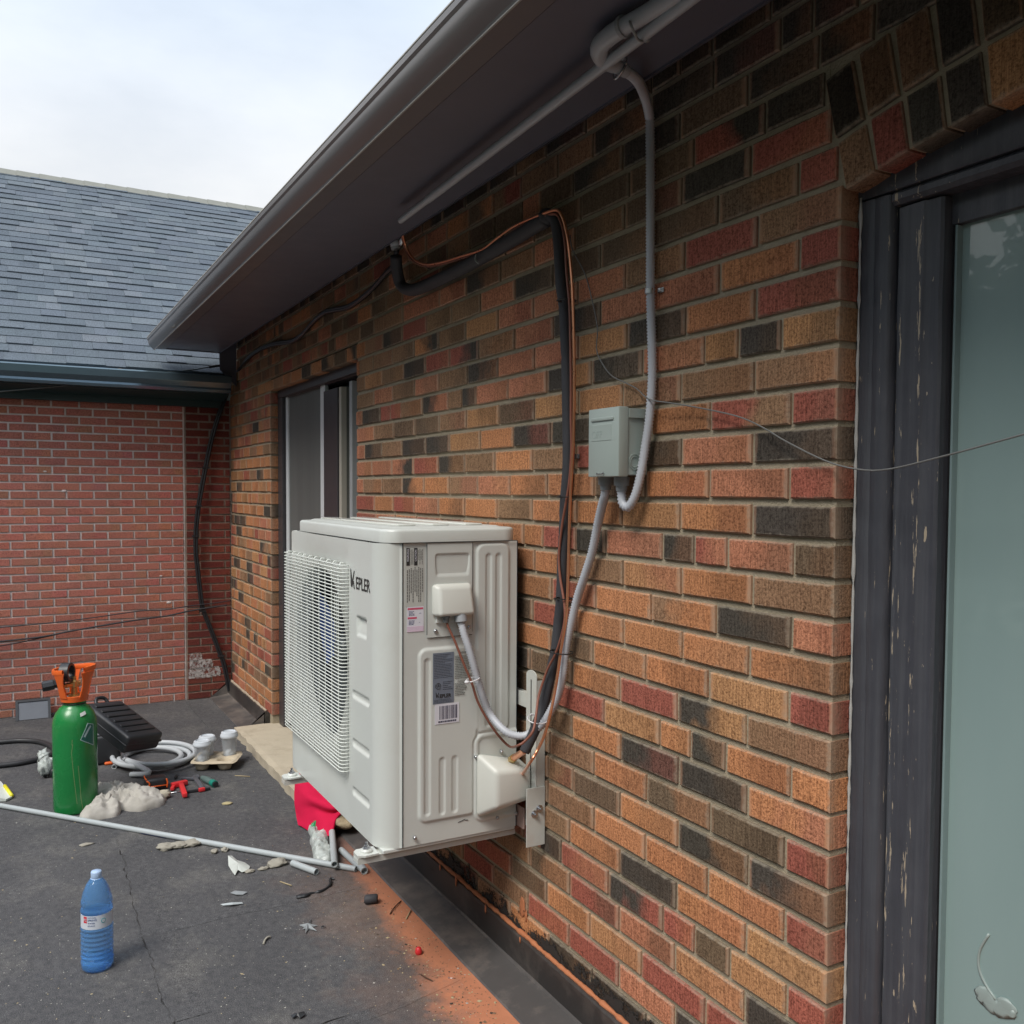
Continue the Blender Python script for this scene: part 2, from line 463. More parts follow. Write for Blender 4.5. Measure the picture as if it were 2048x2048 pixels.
# laps of the roofing sheets: thin raised sheets
def lap(pts, width=.10, th=.004, z=0.0):
    P = [gp(a, b) for a, b in pts]; P = resample(smooth_path(P, 4), .05)
    V, Fc = [], []
    for i, p in enumerate(P):
        t = (P[min(i+1, len(P)-1)]-P[max(i-1, 0)]).normalized(); s = Vector((t.y, -t.x, 0))
        j = mnoise.noise(p*14)*.006
        a = p+s*j; q = a+s*width
        V += [(a.x, a.y, z+th), (q.x, q.y, z+.0012), (a.x, a.y, z-.002), (q.x, q.y, z-.002)]
    for i in range(len(P)-1):
        a = 4*i
        Fc += [(a, a+1, a+5, a+4), (a, a+4, a+6, a+2), (a+1, a+3, a+7, a+5)]
    Fc += [(0, 2, 3, 1), (4*len(P)-4, 4*len(P)-3, 4*len(P)-1, 4*len(P)-2)]
    return (V, Fc)
for k, (pts, wd) in enumerate([([(345,2047),(318,1980),(296,1900),(279,1860),(262,1790),(240,1700),(215,1600),(190,1520)], .12),
                ([(277,1862),(360,1845),(450,1822),(560,1800),(700,1768)], .06),
                ([(470,1505),(430,1470),(385,1420),(372,1402)], .10),
                ([(660,2047),(780,2005),(900,1950)], .05)]):
    o = obj('roofing_lap', lap(pts, wd, .0035+.0006*k), m_deck, deck)
m_bitu = mat('black bitumen bead', (.028,.027,.026), .45, 0, .3, 20, .6, 60)
for pts, r_ in [([(347,2047),(320,1980),(298,1900),(281,1862),(264,1790),(241,1700)], .0020), ([(279,1864),(362,1847),(452,1824),(560,1800),(640,1784)], .0016), ([(640,2047),(780,2004),(880,1960)], .0015)]:
    P = resample(smooth_path([gp(a, b_, .002) for a, b_ in pts], 4), .02)
    P = [p+Vector((mnoise.noise(p*22)*.014, mnoise.noise(p*22+Vector((5,5,5)))*.014, 0)) for p in P]
    obj('bitumen_bead', tube(P, lambda t, i: r_*(1+.6*mnoise.noise(Vector((i*.4, r_*900, 0)))), 6), m_bitu, deck, True)

# ------------------------------------------------------------------ the brick house
house = thing('brick_house', 'multicoloured brick house wall on the right with dark eave, patio door and near door frame', 'house', (CX, W, 0))
WALLBACK = W+.010
mort = join(box(LX, WALLBACK, -.02, -6.360, W+.30, 3.1), box(-6.360, WALLBACK, zr(-2)+.003, -4.56, W+.30, 3.1),
            box(-4.56, WALLBACK, -.02, CX-.010, W+.30, zr(-1)), box(-4.56, WALLBACK, zr(-1), CX-.05, W+.30, 3.1))
wall = obj('wall', mort, m_mortar, house)
BR = Bricks()
EX, EZ, EY = Vector((1, 0, 0)), Vector((0, 0, 1)), Vector((0, -1, 0))
def put(x0, x1, k, c1, c2=None, dep=.09, a=.09):
    L = x1-x0-MJ*.75
    if L < .02: return
    t1 = jitc(C[c1] if isinstance(c1, str) else c1, a)
    kk_ = rnd.uniform(.66, 1.12); oth = C[rnd.choice(['B', 'T', 'DB', 'R', 'O'])]; f_ = rnd.uniform(.05, .42)
    t2 = jitc(C[c2], a) if isinstance(c2, str) else tuple(x*kk_*(1-f_)+o_*f_ for x, o_ in zip(t1, oth))
    org = Vector((x0+MJ*.375, W+rnd.uniform(-.0015, .002), zr(k+1)+MJ*.5+rnd.uniform(-.001, .001)))
    g = brick_geo(L, BH, dep, (EX, EZ, EY), org, rot=rnd.uniform(-.004, .004))
    BR.add(g, t1, t2)
PAL = ['O','O','T','B','B','DB','D','R','P','P','O','B','D']
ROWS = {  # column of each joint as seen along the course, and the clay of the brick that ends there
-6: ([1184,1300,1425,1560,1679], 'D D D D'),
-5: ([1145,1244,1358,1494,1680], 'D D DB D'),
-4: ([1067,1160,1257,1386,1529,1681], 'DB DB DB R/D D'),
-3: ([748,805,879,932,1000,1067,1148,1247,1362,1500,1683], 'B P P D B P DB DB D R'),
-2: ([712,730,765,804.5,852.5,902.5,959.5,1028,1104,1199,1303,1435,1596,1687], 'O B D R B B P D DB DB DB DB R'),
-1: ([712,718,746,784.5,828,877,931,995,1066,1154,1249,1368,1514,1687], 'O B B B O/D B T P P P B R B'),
0: ([712,729,764.5,806,851,899,957,1028,1105,1199,1303,1437,1597,1687], 'B T B D R R/D B P D P P O R'),
1: ([712,747,784.5,829,877,933,995,1068,1155,1252,1370,1509,1687], 'B P B P B D P P T D O R'),
2: ([712,723.5,759.5,780.5,801.5,843.5,895,921.5,950.5,1015,1092,1181,1283,1407,1475,1561,1687], 'P D R R B D/P B D P P D/T D P T D T'),
3: ([712,747.5,786.5,829,878,931.5,996,1067,1155,1243,1360,1507,1687], 'P B DB DB B T DB T T B B B'),
4: ([712,728.5,763,803,849.5,899,960,1025.5,1100,1200,1300,1419,1581,1687], 'P D B D D T O D D R O R/B R'),
5: ([712,743,783,826.5,876,929,989,1064,1152,1250,1361,1503,1687], 'P P P/D R D B O B R D P D'),
6: ([712,726,764,804,848,897,955,1019.5,1094,1187,1290,1417,1576,1687], 'P B B D/O O B P O O DB O P R'),
7: ([712,749,786,828,877,928,992,1063,1152,1243,1359,1502,1687], 'R O R P O O B O O T O D'),
8: ([712,752,790,832,880,925,975,1046,1084,1150,1210,1323,1386,1453,1585,1687], 'R P O R DB O O O R D P D R/P P DB'),
9: ([1010,1068,1152,1245,1361,1502,1687], 'O O B T O B'),
10: ([1010,1102,1190,1301,1431,1581,1687], 'O R O B/O D P'),
11: ([1000,1065,1152,1245,1363,1496,1687], 'DB R O O O O'),
12: ([1010,1100,1184,1290,1415,1574,1687], 'O DB O O T R'),
13: ([1000,1059,1143,1237,1353,1491,1687], 'D DB O R D/T B'),
14: ([1020,1110,1207,1318,1379,1449,1579,1687], 'DB R T O D O O'),
15: ([980,1060,1143,1240,1355,1492,1687], 'B DB O D D O/P'),
16: ([1010,1099,1187,1292,1418,1568,1687], 'B B O DB DB R'),
17: ([1010,1095,1144,1239,1354,1494,1687], 'B B DB O D D'),
18: ([1010,1095,1187,1289,1413,1567,1687], 'B B O O O R'),
19: ([980,1050,1138,1238,1351,1489,1687], 'R B O D O T'),
20: ([970,1046,1079,1121,1215,1324,1387,1457,1571,1687], 'B R D R D/R R DB T R'),
21: ([915,990,1058,1138,1236,1347,1486,1687], 'R B DB R P T D'),
22: ([890,952,1021,1092,1178,1281,1408,1560,1687], 'B R DB O T R R D'),
23: ([860,925,985,1054,1136,1235,1347,1480,1687], 'B R B R R P D O'),
24: ([850,902,953,1019,1096,1183,1290,1420,1560,1687], 'B D B O K K K P R'),
}
def fillrow(k, xa, xb, pal=PAL):
    x = xb
    first = True
    while x > xa+.02:
        L = rnd.choice([.205, .21, .205, .125, .205, .24]) if not first else rnd.choice([.11, .205, .16])
        first = False
        if x-L < xa+.07: L = x-xa
        c = rnd.choice(pal); c2 = rnd.choice(pal) if rnd.random() < .13 else None
        put(x-L, x, k, c, c2); x -= L
ARC_X, ARC_Z, ARC_R = -.65, -.868, 3.300
def arch_left(z):   # springing line of the arch, leaning with its first joint
    return CX+.0-(z-2.345)*.232 if z > 2.345 else CX
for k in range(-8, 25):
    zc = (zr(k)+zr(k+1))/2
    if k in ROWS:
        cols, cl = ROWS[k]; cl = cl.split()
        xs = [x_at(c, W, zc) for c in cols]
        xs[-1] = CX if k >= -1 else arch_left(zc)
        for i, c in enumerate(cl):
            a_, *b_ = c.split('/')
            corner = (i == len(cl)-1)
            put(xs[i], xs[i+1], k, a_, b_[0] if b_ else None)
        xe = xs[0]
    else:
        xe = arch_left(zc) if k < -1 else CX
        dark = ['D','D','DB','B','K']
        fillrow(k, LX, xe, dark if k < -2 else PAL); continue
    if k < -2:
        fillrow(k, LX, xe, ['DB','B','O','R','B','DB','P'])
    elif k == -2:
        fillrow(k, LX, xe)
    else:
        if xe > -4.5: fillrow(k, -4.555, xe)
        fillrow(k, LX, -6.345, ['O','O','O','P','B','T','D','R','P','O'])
# bricks over the near opening: two rings standing on edge
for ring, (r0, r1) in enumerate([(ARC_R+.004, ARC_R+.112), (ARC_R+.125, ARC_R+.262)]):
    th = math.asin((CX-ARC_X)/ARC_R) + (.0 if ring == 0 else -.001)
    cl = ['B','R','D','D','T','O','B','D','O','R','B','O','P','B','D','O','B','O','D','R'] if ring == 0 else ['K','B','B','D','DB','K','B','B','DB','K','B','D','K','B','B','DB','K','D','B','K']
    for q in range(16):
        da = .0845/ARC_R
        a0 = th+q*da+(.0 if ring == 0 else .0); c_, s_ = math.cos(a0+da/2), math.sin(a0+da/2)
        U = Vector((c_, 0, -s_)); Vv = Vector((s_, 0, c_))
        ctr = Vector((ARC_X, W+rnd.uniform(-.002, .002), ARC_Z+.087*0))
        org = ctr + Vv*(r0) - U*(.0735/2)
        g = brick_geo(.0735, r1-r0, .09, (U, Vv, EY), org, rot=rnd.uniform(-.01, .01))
        t1 = jitc(tuple(x*(.85 if ring == 0 else .6) for x in C[cl[q]])); BR.add(g, t1, tuple(x*.85 for x in t1))  # clay darkened, upper ring most: shade under the eave put into the colour
# wall above the arch
arch_back = []
pts = [(ARC_X+(ARC_R+.010)*math.sin(a), ARC_Z+(ARC_R+.010)*math.cos(a)) for a in [math.asin((CX+.006-ARC_X)/ARC_R)+i*.025 for i in range(17)]]
poly = pts+[(pts[-1][0], 3.1), (CX-.06, 3.1), (CX-.06, 2.36)]
obj('wall', prism(poly, W+.011, W+.085, 'Y'), m_mortar, house)
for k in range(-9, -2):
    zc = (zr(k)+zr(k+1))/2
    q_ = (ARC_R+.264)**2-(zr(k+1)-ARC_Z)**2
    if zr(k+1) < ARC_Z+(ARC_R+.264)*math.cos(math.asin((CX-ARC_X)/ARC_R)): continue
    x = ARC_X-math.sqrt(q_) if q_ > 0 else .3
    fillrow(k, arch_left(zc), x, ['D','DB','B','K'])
    if x < 0:       # cut bricks between the arch and the next full course
        xx = x
        while xx < .3:
            x2 = xx+rnd.choice([.205, .21, .15]); xm = (xx+x2)/2
            zb = ARC_Z+math.sqrt((ARC_R+.266)**2-(xm-ARC_X)**2); hh = zr(k)-zb-MJ*.5
            if hh > .014 and x2 < .3:
                t1 = jitc(C[rnd.choice(['D','DB','B'])])
                BR.add(brick_geo(x2-xx-MJ*.7, hh, .09, (EX, EZ, EY), Vector((xx+MJ*.35, W, zb)), b=.003), t1, t1)
            xx = x2
obj('wall', box(.05, W, -.02, 4.0, W+.30, 3.1), m_mortar, house)
# returns of the brick into the far door opening are the brick ends themselves
BR.emit('brick', m_brick, wall, 300)

# moss-black stain ledge of debris behind the far flashing
m_grit = mat('pale grit', (.42,.40,.36), .9, 0, .3, 60, .8, 120)
# ------------------------------------------------------------------ flashing at the foot of the wall
FY, FT = W-.030, .131
def flash(x0, x1, seg=40, name='flashing'):
    prof = [(W-.006, FT), (FY+.004, FT), (FY, FT-.006), (FY-.002, .030), (FY-.006, .022), (1.406, .0065), (1.400, .001)]
    V, Fc = [], []; n = len(prof)
    for i in range(seg+1):
        x = x0+(x1-x0)*i/seg
        for j, (y, z) in enumerate(prof):
            wv = mnoise.noise(Vector((x*2.3, j*3.1, 0)))*.0022
            V.append((x, y+wv, z+(wv if 0 < j < n-1 else 0)))
    for i in range(seg):
        for j in range(n-1):
            a = i*n+j; Fc.append((a, a+n, a+n+1, a+1))
    MI = [0 if (q % (n-1)) >= 3 else 1 for q in range(len(Fc))]
    # close the ends with a solid foot
    for s in (0, seg): Fc.append(tuple(s*n+j for j in range(n))); MI.append(0)
    return (V, Fc, MI)
fl = obj('flashing', flash(-4.40, -1.0), [m_flash, m_flashd], house, True, angle=25)
fl2 = obj('flashing', flash(LX+.002, -6.44), [m_flash, m_flashd], house, True, angle=25)
obj('flashing_return', box(-6.437, FY+.004, .0, -6.431, W+.03, FT-.002), m_flashd, house)
# sealant bead along its top, ragged, with runs
def bead(x0, x1, r, seg):
    P = []
    for i in range(seg+1):
        x = x0+(x1-x0)*i/seg
        P.append(Vector((x, W-.012, FT+.002+mnoise.noise(Vector((x*9, 0, 0)))*.004)))
    return tube(P, lambda t, i: r*(1+.55*mnoise.noise(Vector((i*.35, 2.2, 0)))+.3*mnoise.noise(Vector((i*1.1, 5.2, 0)))), 7)
obj('sealant_bead', bead(-4.35, -1.0, .0085, 300), m_caulk, house, True)
m_grout = mat('crumbled mortar', (.40,.33,.25), .95, 0, .25, 30, .8, 90)
obj('sealant_bead', bead(LX+.02, -6.46, .009, 80), m_grout, house, True)
def blob(c, sx, sy, sz, seed=0, n=12, amp=.35, fr=1.6):
    bm = bmesh.new(); bmesh.ops.create_icosphere(bm, subdivisions=3 if n > 8 else 2, radius=1)
    for v in bm.verts:
        q = v.co*fr+Vector((seed*3.1, seed*1.7, seed))
        k = 1+amp*mnoise.noise(q)+amp*.5*mnoise.noise(q*2.7)
        v.co = Vector((v.co.x*sx*k+c[0], v.co.y*sy*k+c[1], v.co.z*sz*k+c[2]))
    return from_bm(bm)
for i, (a, b_, sc) in enumerate([(912,1762,1.0), (971,1818,.8), (1040,1880,.5), (880,1735,.6), (1052,1832,.9)]):
    p = wp(a, b_, FY-.002) if i < 4 else wp(a, b_, W-.002)
    obj('sealant_run', blob(p, .008*sc, .003, .022*sc, i, 8), m_caulk, house, True)
obj('sealant_smear', blob(wp(1045,1815,W-.001), .022, .0035, .034, 21), m_caulk, house, True)
# black tar patches on the lowest course
m_tar = mat('tar stain', (.022,.021,.019), .9, 0, .4, 60, .8, 130)
m_patch, nt, b, out = nodes('tar smear on brick')
b.inputs['Base Color'].default_value = (.024,.022,.02,1); b.inputs['Roughness'].default_value = .85
tr = nt.nodes.new('ShaderNodeBsdfTransparent'); ms = nt.nodes.new('ShaderNodeMixShader')
sp = nt.nodes.new('ShaderNodeSeparateXYZ'); v = wpos(nt); nt.links.new(v, sp.inputs[0])
hz = mth(nt, 'DIVIDE', mth(nt, 'SUBTRACT', sp.outputs[2], FT), .085)
ragged = mth(nt, 'ADD', hz, mth(nt, 'MULTIPLY', mth(nt, 'SUBTRACT', noise(nt, v, 9, 5, .75), .46), 4.2))
fine = mth(nt, 'ADD', ragged, mth(nt, 'MULTIPLY', mth(nt, 'SUBTRACT', noise(nt, v, 80, 4, .7), .5), 1.6))
nt.links.new(ramp(nt, fine, .30, .62, (1,1,1), (0,0,0)), ms.inputs[0])
nt.links.new(tr.outputs[0], ms.inputs[1]); nt.links.new(b.outputs[0], ms.inputs[2]); nt.links.new(ms.outputs[0], out.inputs[0])
obj('tar_smear', ([(-4.3,W-.0042,FT),(CX,W-.0042,FT),(CX,W-.0042,FT+.11),(-4.3,W-.0042,FT+.11),(-4.3,W-.004,FT),(CX,W-.004,FT),(CX,W-.004,FT+.11),(-4.3,W-.004,FT+.11)],
                  [(0,1,2,3),(7,6,5,4),(0,4,5,1),(2,6,7,3),(1,5,6,2),(3,7,4,0)]), m_patch, house)

# ------------------------------------------------------------------ eave: soffit, trim, gutter, roof
EXL, EXR = -7.40, 4.0
SY0, SY1, SZ = .970, 1.446, 2.759
eave = obj('soffit', box(EXL+.02, SY0+.085, SZ+.004, EXR, SY1, SZ+.012), m_soffit, house)
obj('fascia_strip', box(EXL, SY0, SZ-.002, EXR, SY0+.078, SZ+.016), m_soffit2, house)
obj('end_strip', box(EXL, SY0+.079, SZ-.001, EXL+.030, SY1-.002, SZ+.014), m_soffit2, house)
obj('wall_trim', prism([(SY1, SZ-.003), (SY1+.022, SZ+.012), (SY1+.026, SZ+.03), (SY1+.075, SZ+.055), (SY1+.08, SZ+.075), (W-.004, SZ+.085), (W-.004, SZ+.14), (SY1, SZ+.14)], EXL+.03, EXR, 'X'), m_soffit, house)
# closed box end of the eave at its far corner
obj('eave_end', prism([(SY0+.01, SZ+.02), (SY1-.005, SZ+.02), (SY1+.0, SZ-.002), (SY1+.004, SZ-.13), (W-.004, SZ-.25), (W-.004, SZ+.16), (SY0+.01, SZ+.09)], EXL+.002, EXL+.016, 'X'), m_soffit, house)
# K-style gutter
gp_prof = [(SY0+.004, SZ-.012), (SY0-.002, SZ-.014), (SY0-.006, SZ-.006), (SY0-.020, SZ+.006), (SY0-.034, SZ+.022), (SY0-.041, SZ+.036), (SY0-.043, SZ+.052), (SY0-.049, SZ+.060), (SY0-.0505, SZ+.074), (SY0-.046, SZ+.079), (SY0-.038, SZ+.077), (SY0-.038, SZ+.070),
           (SY0-.030, SZ+.050), (SY0+.002, SZ+.0), (SY0+.012, SZ+.0), (SY0+.012, SZ-.004)]
def extr(prof, xs):
    V, Fc = [], []; n = len(prof)
    for x in xs: V += [(x, y, z) for y, z in prof]
    for i in range(len(xs)-1):
        for k in range(n):
            a, c = i*n+k, i*n+(k+1) % n; Fc.append((a, a+n, c+n, c))
    Fc.append(tuple(range(n))); Fc.append(tuple((len(xs)-1)*n+k for k in range(n-1, -1, -1)))
    return (V, Fc)
gut = obj('gutter', extr(gp_prof, [EXL+(EXR-EXL)*i/40 for i in range(41)]), m_gutter, house, True, angle=22)
m_lip = mat('pale gutter lip', (.42,.40,.36), .5, 0, .1, 4, .1, 20)
obj('gutter_lip', tube([(EXL, SY0-.0475, SZ+.0805), (EXR, SY0-.0475, SZ+.0805)], .0035, 6), m_lip, gut)
obj('gutter_lip', tube([(EXL, SY0-.001, SZ-.0135), (EXR, SY0-.001, SZ-.0135)], .0028, 6), m_lip, gut)
m_shingle_o = mat('dark asphalt shingle', (.07,.07,.075), .95, 0, .25, 30, .5, 200)
obj('roof', prism([(SY0-.02, SZ+.085), (SY0-.02, SZ+.098), (W+2.6, SZ+1.36), (W+2.6, SZ+1.30)], EXL, EXR, 'X'), m_shingle_o, house)

# ------------------------------------------------------------------ far sliding patio door
m_dark = mat('dark brown door paint', (.050,.046,.050), .42, 0, .15, 6, .08, 30)
m_white = mat('white screen frame', (.66,.68,.69), .4, 0, .04, 8, .03, 20)
m_screen, nt, b, out = nodes('insect screen')
v = wpos(nt); b.inputs['Roughness'].default_value = .5
c = mixc(nt, noise(nt, wpos(nt, (5, 5, .25)), 2.2, 3), (.085,.092,.088), (.150,.158,.150))
nt.links.new(c, b.inputs['Base Color'])
m_glass_d, nt, b, out = nodes('dark door glass')
b.inputs['Base Color'].default_value = (.020,.026,.026,1); b.inputs['Roughness'].default_value = .04; b.inputs['Specular IOR Level'].default_value = .9
m_beige = mat('beige vinyl strip', (.46,.43,.36), .5, 0, .05, 8, .03, 20)
DY = W+.055
def dx(px, y=DY, z=1.6): return x_at(px, y, z)
door = obj('sliding_door', box(-6.345, W+.16, -.01, -4.56, W+.18, zr(-2)), m_glass_d, house, label='sliding glass door behind the air conditioner')
xa, xb, xc, xd, xe_ = dx(558), dx(572, DY+.02), dx(576.5, DY+.02), dx(641, DY+.02), dx(650, DY+.02)
HZ = 2.435
zt_ = wp(573, 772, W+.075).z
def dpiece(nm, x0, x1, y0, y1, z0, z1, m, bev=.003): return obj(nm, bbox(x0, y0, z0, x1, y1, z1, bev), m, door)
dpiece('door_frame', -6.348, xa+.10, DY-.002, DY+.10, .02, 2.325, m_dark)
dpiece('door_frame', xa+.104, xb, DY+.016, DY+.10, .02, 2.300, m_dark)
dpiece('door_head', -6.344, -4.562, DY-.004, DY+.10, 2.326, HZ, m_dark)
dpiece('door_head', -6.344, -4.562, DY+.02, DY+.10, zt_+.002, 2.322, m_dark)
zt = zt_
dpiece('screen_frame', xb+.004, xc, DY+.02, DY+.045, .10, zt, m_white)
dpiece('screen_frame', xd, xe_, DY+.02, DY+.045, .10, zt, m_white)
dpiece('screen_frame', xc+.001, xd-.001, DY+.021, DY+.044, zt-.045, zt-.001, m_white)
obj('screen_mesh', box(xc+.001, DY+.03, .1, xd-.001, DY+.034, zt-.046), m_screen, door)
dpiece('stile', xe_+.003, dx(671), DY+.012, DY+.09, .02, 2.284, m_dark)
dpiece('edge_strip', dx(671.7), dx(676), DY+.02, DY+.08, .02, 2.284, m_beige, .002)
dpiece('edge_strip', dx(691), dx(693), DY+.03, DY+.08, .02, 2.284, m_beige, .002)
dpiece('stile', dx(694), dx(700), DY+.03, DY+.09, .02, 2.284, m_dark)
obj('pane', box(dx(676.5), DY+.05, .02, dx(690.5), DY+.056, 2.284), m_glass_d, door)
dpiece('edge_strip', dx(706), dx(711.5), DY-.02, DY+.03, .02, 2.284, mat('grey vinyl edge', (.34,.35,.35), .5), .002)
# concrete step below it
m_conc = mat('pale concrete', (.47,.41,.31), .92, 0, .14, 9, .5, 70, dirt=(.30,.25,.18), dirt_amt=.5, dist=.004)
def rough_slab(x0, y0, z0, x1, y1, z1, nx, ny, amp, seed):
    V, Fc = [], []
    g = join()
    def top(u, v_):
        x = x0+(x1-x0)*u; y = y0+(y1-y0)*v_
        e_ = min(u, 1-u, v_, 1-v_)
        q = Vector((x*9, y*9, seed))
        y2 = y+(mnoise.noise(q*1.4)*amp*1.6 if v_ < .01 else 0); x2 = x+(mnoise.noise(q*1.1+Vector((7,0,0)))*amp*1.6 if u < .01 or u > .99 else 0)
        return (x2, y2, z1+mnoise.noise(q)*amp*.35-(.006 if e_ < .01 else 0))
    g = grid(top, nx, ny); V, Fc = g
    ring = [i*(ny+1) for i in range(nx+1)] + [nx*(ny+1)+j for j in range(1, ny+1)] + [i*(ny+1)+ny for i in range(nx-1, -1, -1)] + [j for j in range(ny-1, 0, -1)]
    b0 = len(V)
    for r_ in ring: V.append((V[r_][0]+rnd.uniform(-1, 1)*amp*.5, V[r_][1]+rnd.uniform(-1, 1)*amp*.5, z0))
    m_ = len(ring)
    for k in range(m_): Fc.append((ring[k], b0+k, b0+(k+1) % m_, ring[(k+1) % m_]))
    Fc.append(tuple(b0+k for k in range(m_)))
    return (V, Fc)
sl0 = gp(520, 1470, .06); 
obj('concrete_step', rough_slab(-6.41, 1.335, -.005, -4.55, W+.10, .060, 40, 10, .008, 3), m_conc, house)

# ------------------------------------------------------------------ near door frame on the right
m_paint, nt, b, out = nodes('peeling dark paint on wood')
v = wpos(nt, (1, 1, 1)); vz = wpos(nt, (130, 130, 11.0))
gz = noise(nt, vz, 1.0, 5, .65); gb = noise(nt, wpos(nt, (50, 50, 17)), 1.0, 3, .6)
spx = nt.nodes.new('ShaderNodeSeparateXYZ'); nt.links.new(v, spx.inputs[0])
def gband(c_, w_): return mth(nt, 'SUBTRACT', 1.0, mth(nt, 'MINIMUM', 1.0, mth(nt, 'DIVIDE', mth(nt, 'ABSOLUTE', mth(nt, 'SUBTRACT', spx.outputs[0], c_)), w_)))
bnd1 = mth(nt, 'ADD', mth(nt, 'MAXIMUM', gband(-1.318, .022), gband(-1.268, .016)), mth(nt, 'MULTIPLY', gband(-1.352, .012), .6))
fl_ = ramp(nt, mth(nt, 'ADD', gz, mth(nt, 'MULTIPLY', bnd1, .13)), .705, .712)
fl3 = ramp(nt, mth(nt, 'ADD', mth(nt, 'ADD', mth(nt, 'MULTIPLY', gb, .75), mth(nt, 'MULTIPLY', gz, .25)), mth(nt, 'MULTIPLY', gband(-1.243, .022), .085)), .690, .694)
base = mixc(nt, noise(nt, v, 14, 5, .6), (.040,.042,.052), (.068,.070,.082))
base = mixc(nt, mth(nt, 'MULTIPLY', ramp(nt, noise(nt, wpos(nt, (50, 50, 1.5)), 1.0, 4), .45, .7), .35), base, (.12,.125,.135))
base = mixc(nt, mth(nt, 'MAXIMUM', fl_, fl3), base, (.40,.33,.24))
nt.links.new(base, b.inputs['Base Color']); b.inputs['Roughness'].default_value = .46
bump(nt, b, mth(nt, 'ADD', noise(nt, wpos(nt, (70, 70, 3)), 1.0, 4), mth(nt, 'MULTIPLY', gb, .8)), .55, .004)
FYN = 1.638
jamb = thing('door_frame', 'dark painted wooden door frame with peeling paint and frosted teal glass at right edge', 'door frame', (CX, FYN, 0))
def wig(g, amp=.0012, f=7):
    return ([(x+mnoise.noise(Vector((x*f, z*f, 1)))*amp, y+mnoise.noise(Vector((y*f, z*f, 4)))*amp, z) for x, y, z in g[0]], g[1])
def post(prof, z0, z1, nz=40):
    V, Fc = [], []; n = len(prof)
    for i in range(nz+1): V += [(x, y, z0+(z1-z0)*i/nz) for x, y in prof]
    for i in range(nz):
        for k in range(n):
            a, c = i*n+k, i*n+(k+1) % n; Fc.append((a, c, c+n, a+n))
    Fc.append(tuple(range(n-1, -1, -1))); Fc.append(tuple(nz*n+k for k in range(n)))
    return (V, Fc)
# brickmould: moulded section beside the brick
bm_prof = [(-1.418, 1.642), (-1.408, 1.637), (-1.390, 1.6355), (-1.374, 1.637), (-1.370, 1.6395), (-1.366, 1.638), (-1.345, 1.639), (-1.336, 1.643), (-1.330, 1.650), (-1.329, 1.660), (-1.329, 1.76), (-1.418, 1.76)]
obj('brick_mould', wig(post(bm_prof, .0, 2.33, 120), .002, 11), m_paint, jamb, True, angle=40)
st = [(-1.3285, 1.664), (-1.322, 1.657), (-1.262, 1.656), (-1.256, 1.661), (-1.228, 1.662), (-1.2225, 1.667), (-1.2225, 1.76), (-1.3285, 1.76)]
obj('jamb_board', wig(post(st, .0, 2.30, 80), .0012, 6), m_paint, jamb, True, angle=40)
P = [Vector((-1.4035, 1.6335+.0015*mnoise.noise(Vector((0,0,z_*30))), z_)) for z_ in [i*.02 for i in range(118)]]
obj('caulk_line', tube(P, lambda t, i: max(.0012, .0030*(1+1.1*mnoise.noise(Vector((i*.9, 3.3, 0))))), 6), mat('pale old caulk', (.42,.42,.40), .8, 0, .2, 30, .5, 90), jamb, True)
obj('head_mould', wig(extr([(1.638, 2.335), (1.634, 2.345), (1.640, 2.40), (1.66, 2.52), (1.80, 2.52), (1.80, 2.335)], [-1.42+i*.03 for i in range(50)]), .002), m_paint, jamb, True, angle=30)
obj('head_board', wig(extr([(1.648, 2.305), (1.640, 2.314), (1.640, 2.326), (1.648, 2.334), (1.80, 2.334), (1.80, 2.305)], [-1.3285+i*.03 for i in range(46)]), .001), m_paint, jamb, True, angle=30)
obj('head_stop', box(-1.3285, 1.69, 2.245, .05, 1.80, 2.3045), m_paint, jamb)
obj('seal_strip', box(-1.2215, 1.694, .0, -1.2165, 1.712, 2.244), mat('black rubber seal', (.012,.012,.013), .5), jamb)
m_frost, nt, b, out = nodes('frosted teal pane')
v = wpos(nt)
b.inputs['Base Color'].default_value = (.115,.165,.160,1); b.inputs['Roughness'].default_value = .20; b.inputs['Specular IOR Level'].default_value = .55
c = mixc(nt, noise(nt, wpos(nt, (3, 3, .8)), 1.6, 4, .5), (.225,.315,.305), (.300,.395,.380))
nt.links.new(c, b.inputs['Base Color']); b.inputs['Coat Weight'].default_value = .9; b.inputs['Coat Roughness'].default_value = .015
bump(nt, b, noise(nt, v, 3, 2), .02, .01)
pane = obj('pane', box(-1.216, 1.708, .0, .05, 1.716, 2.2448), m_frost, jamb)
obj('glazing_bead', bbox(-1.2145, 1.690, .0, -1.2095, 1.7078, 2.243, .001), mat('grey glazing bead', (.22,.30,.30), .35), jamb)
m_sticker = mat('faded decal', (.30,.36,.34), .35, 0, .12, 12)
dc = []
P = [wp(a, b_, 1.7072) for a, b_ in [(1978,1868),(1960,1900),(1958,1935),(1972,1970),(1992,2000)]]
dc.append(tube(smooth_path(P, 5), .0028, 6))
def petal(c, ang, L, wdt):
    V = []; n = 8
    pts = []
    for i in range(n+1):
        t = i/n; pts.append((t*L, math.sin(math.pi*t)*wdt))
    pts += [(t*L, -math.sin(math.pi*t)*wdt*.7) for t in [i/n for i in range(n-1, 0, -1)]]
    return prism([(c.x+x*math.cos(ang)-y*math.sin(ang), c.z+x*math.sin(ang)+y*math.cos(ang)) for x, y in pts], 1.7060, 1.7078, 'Y')
c0 = wp(1992, 2000, 1.707)
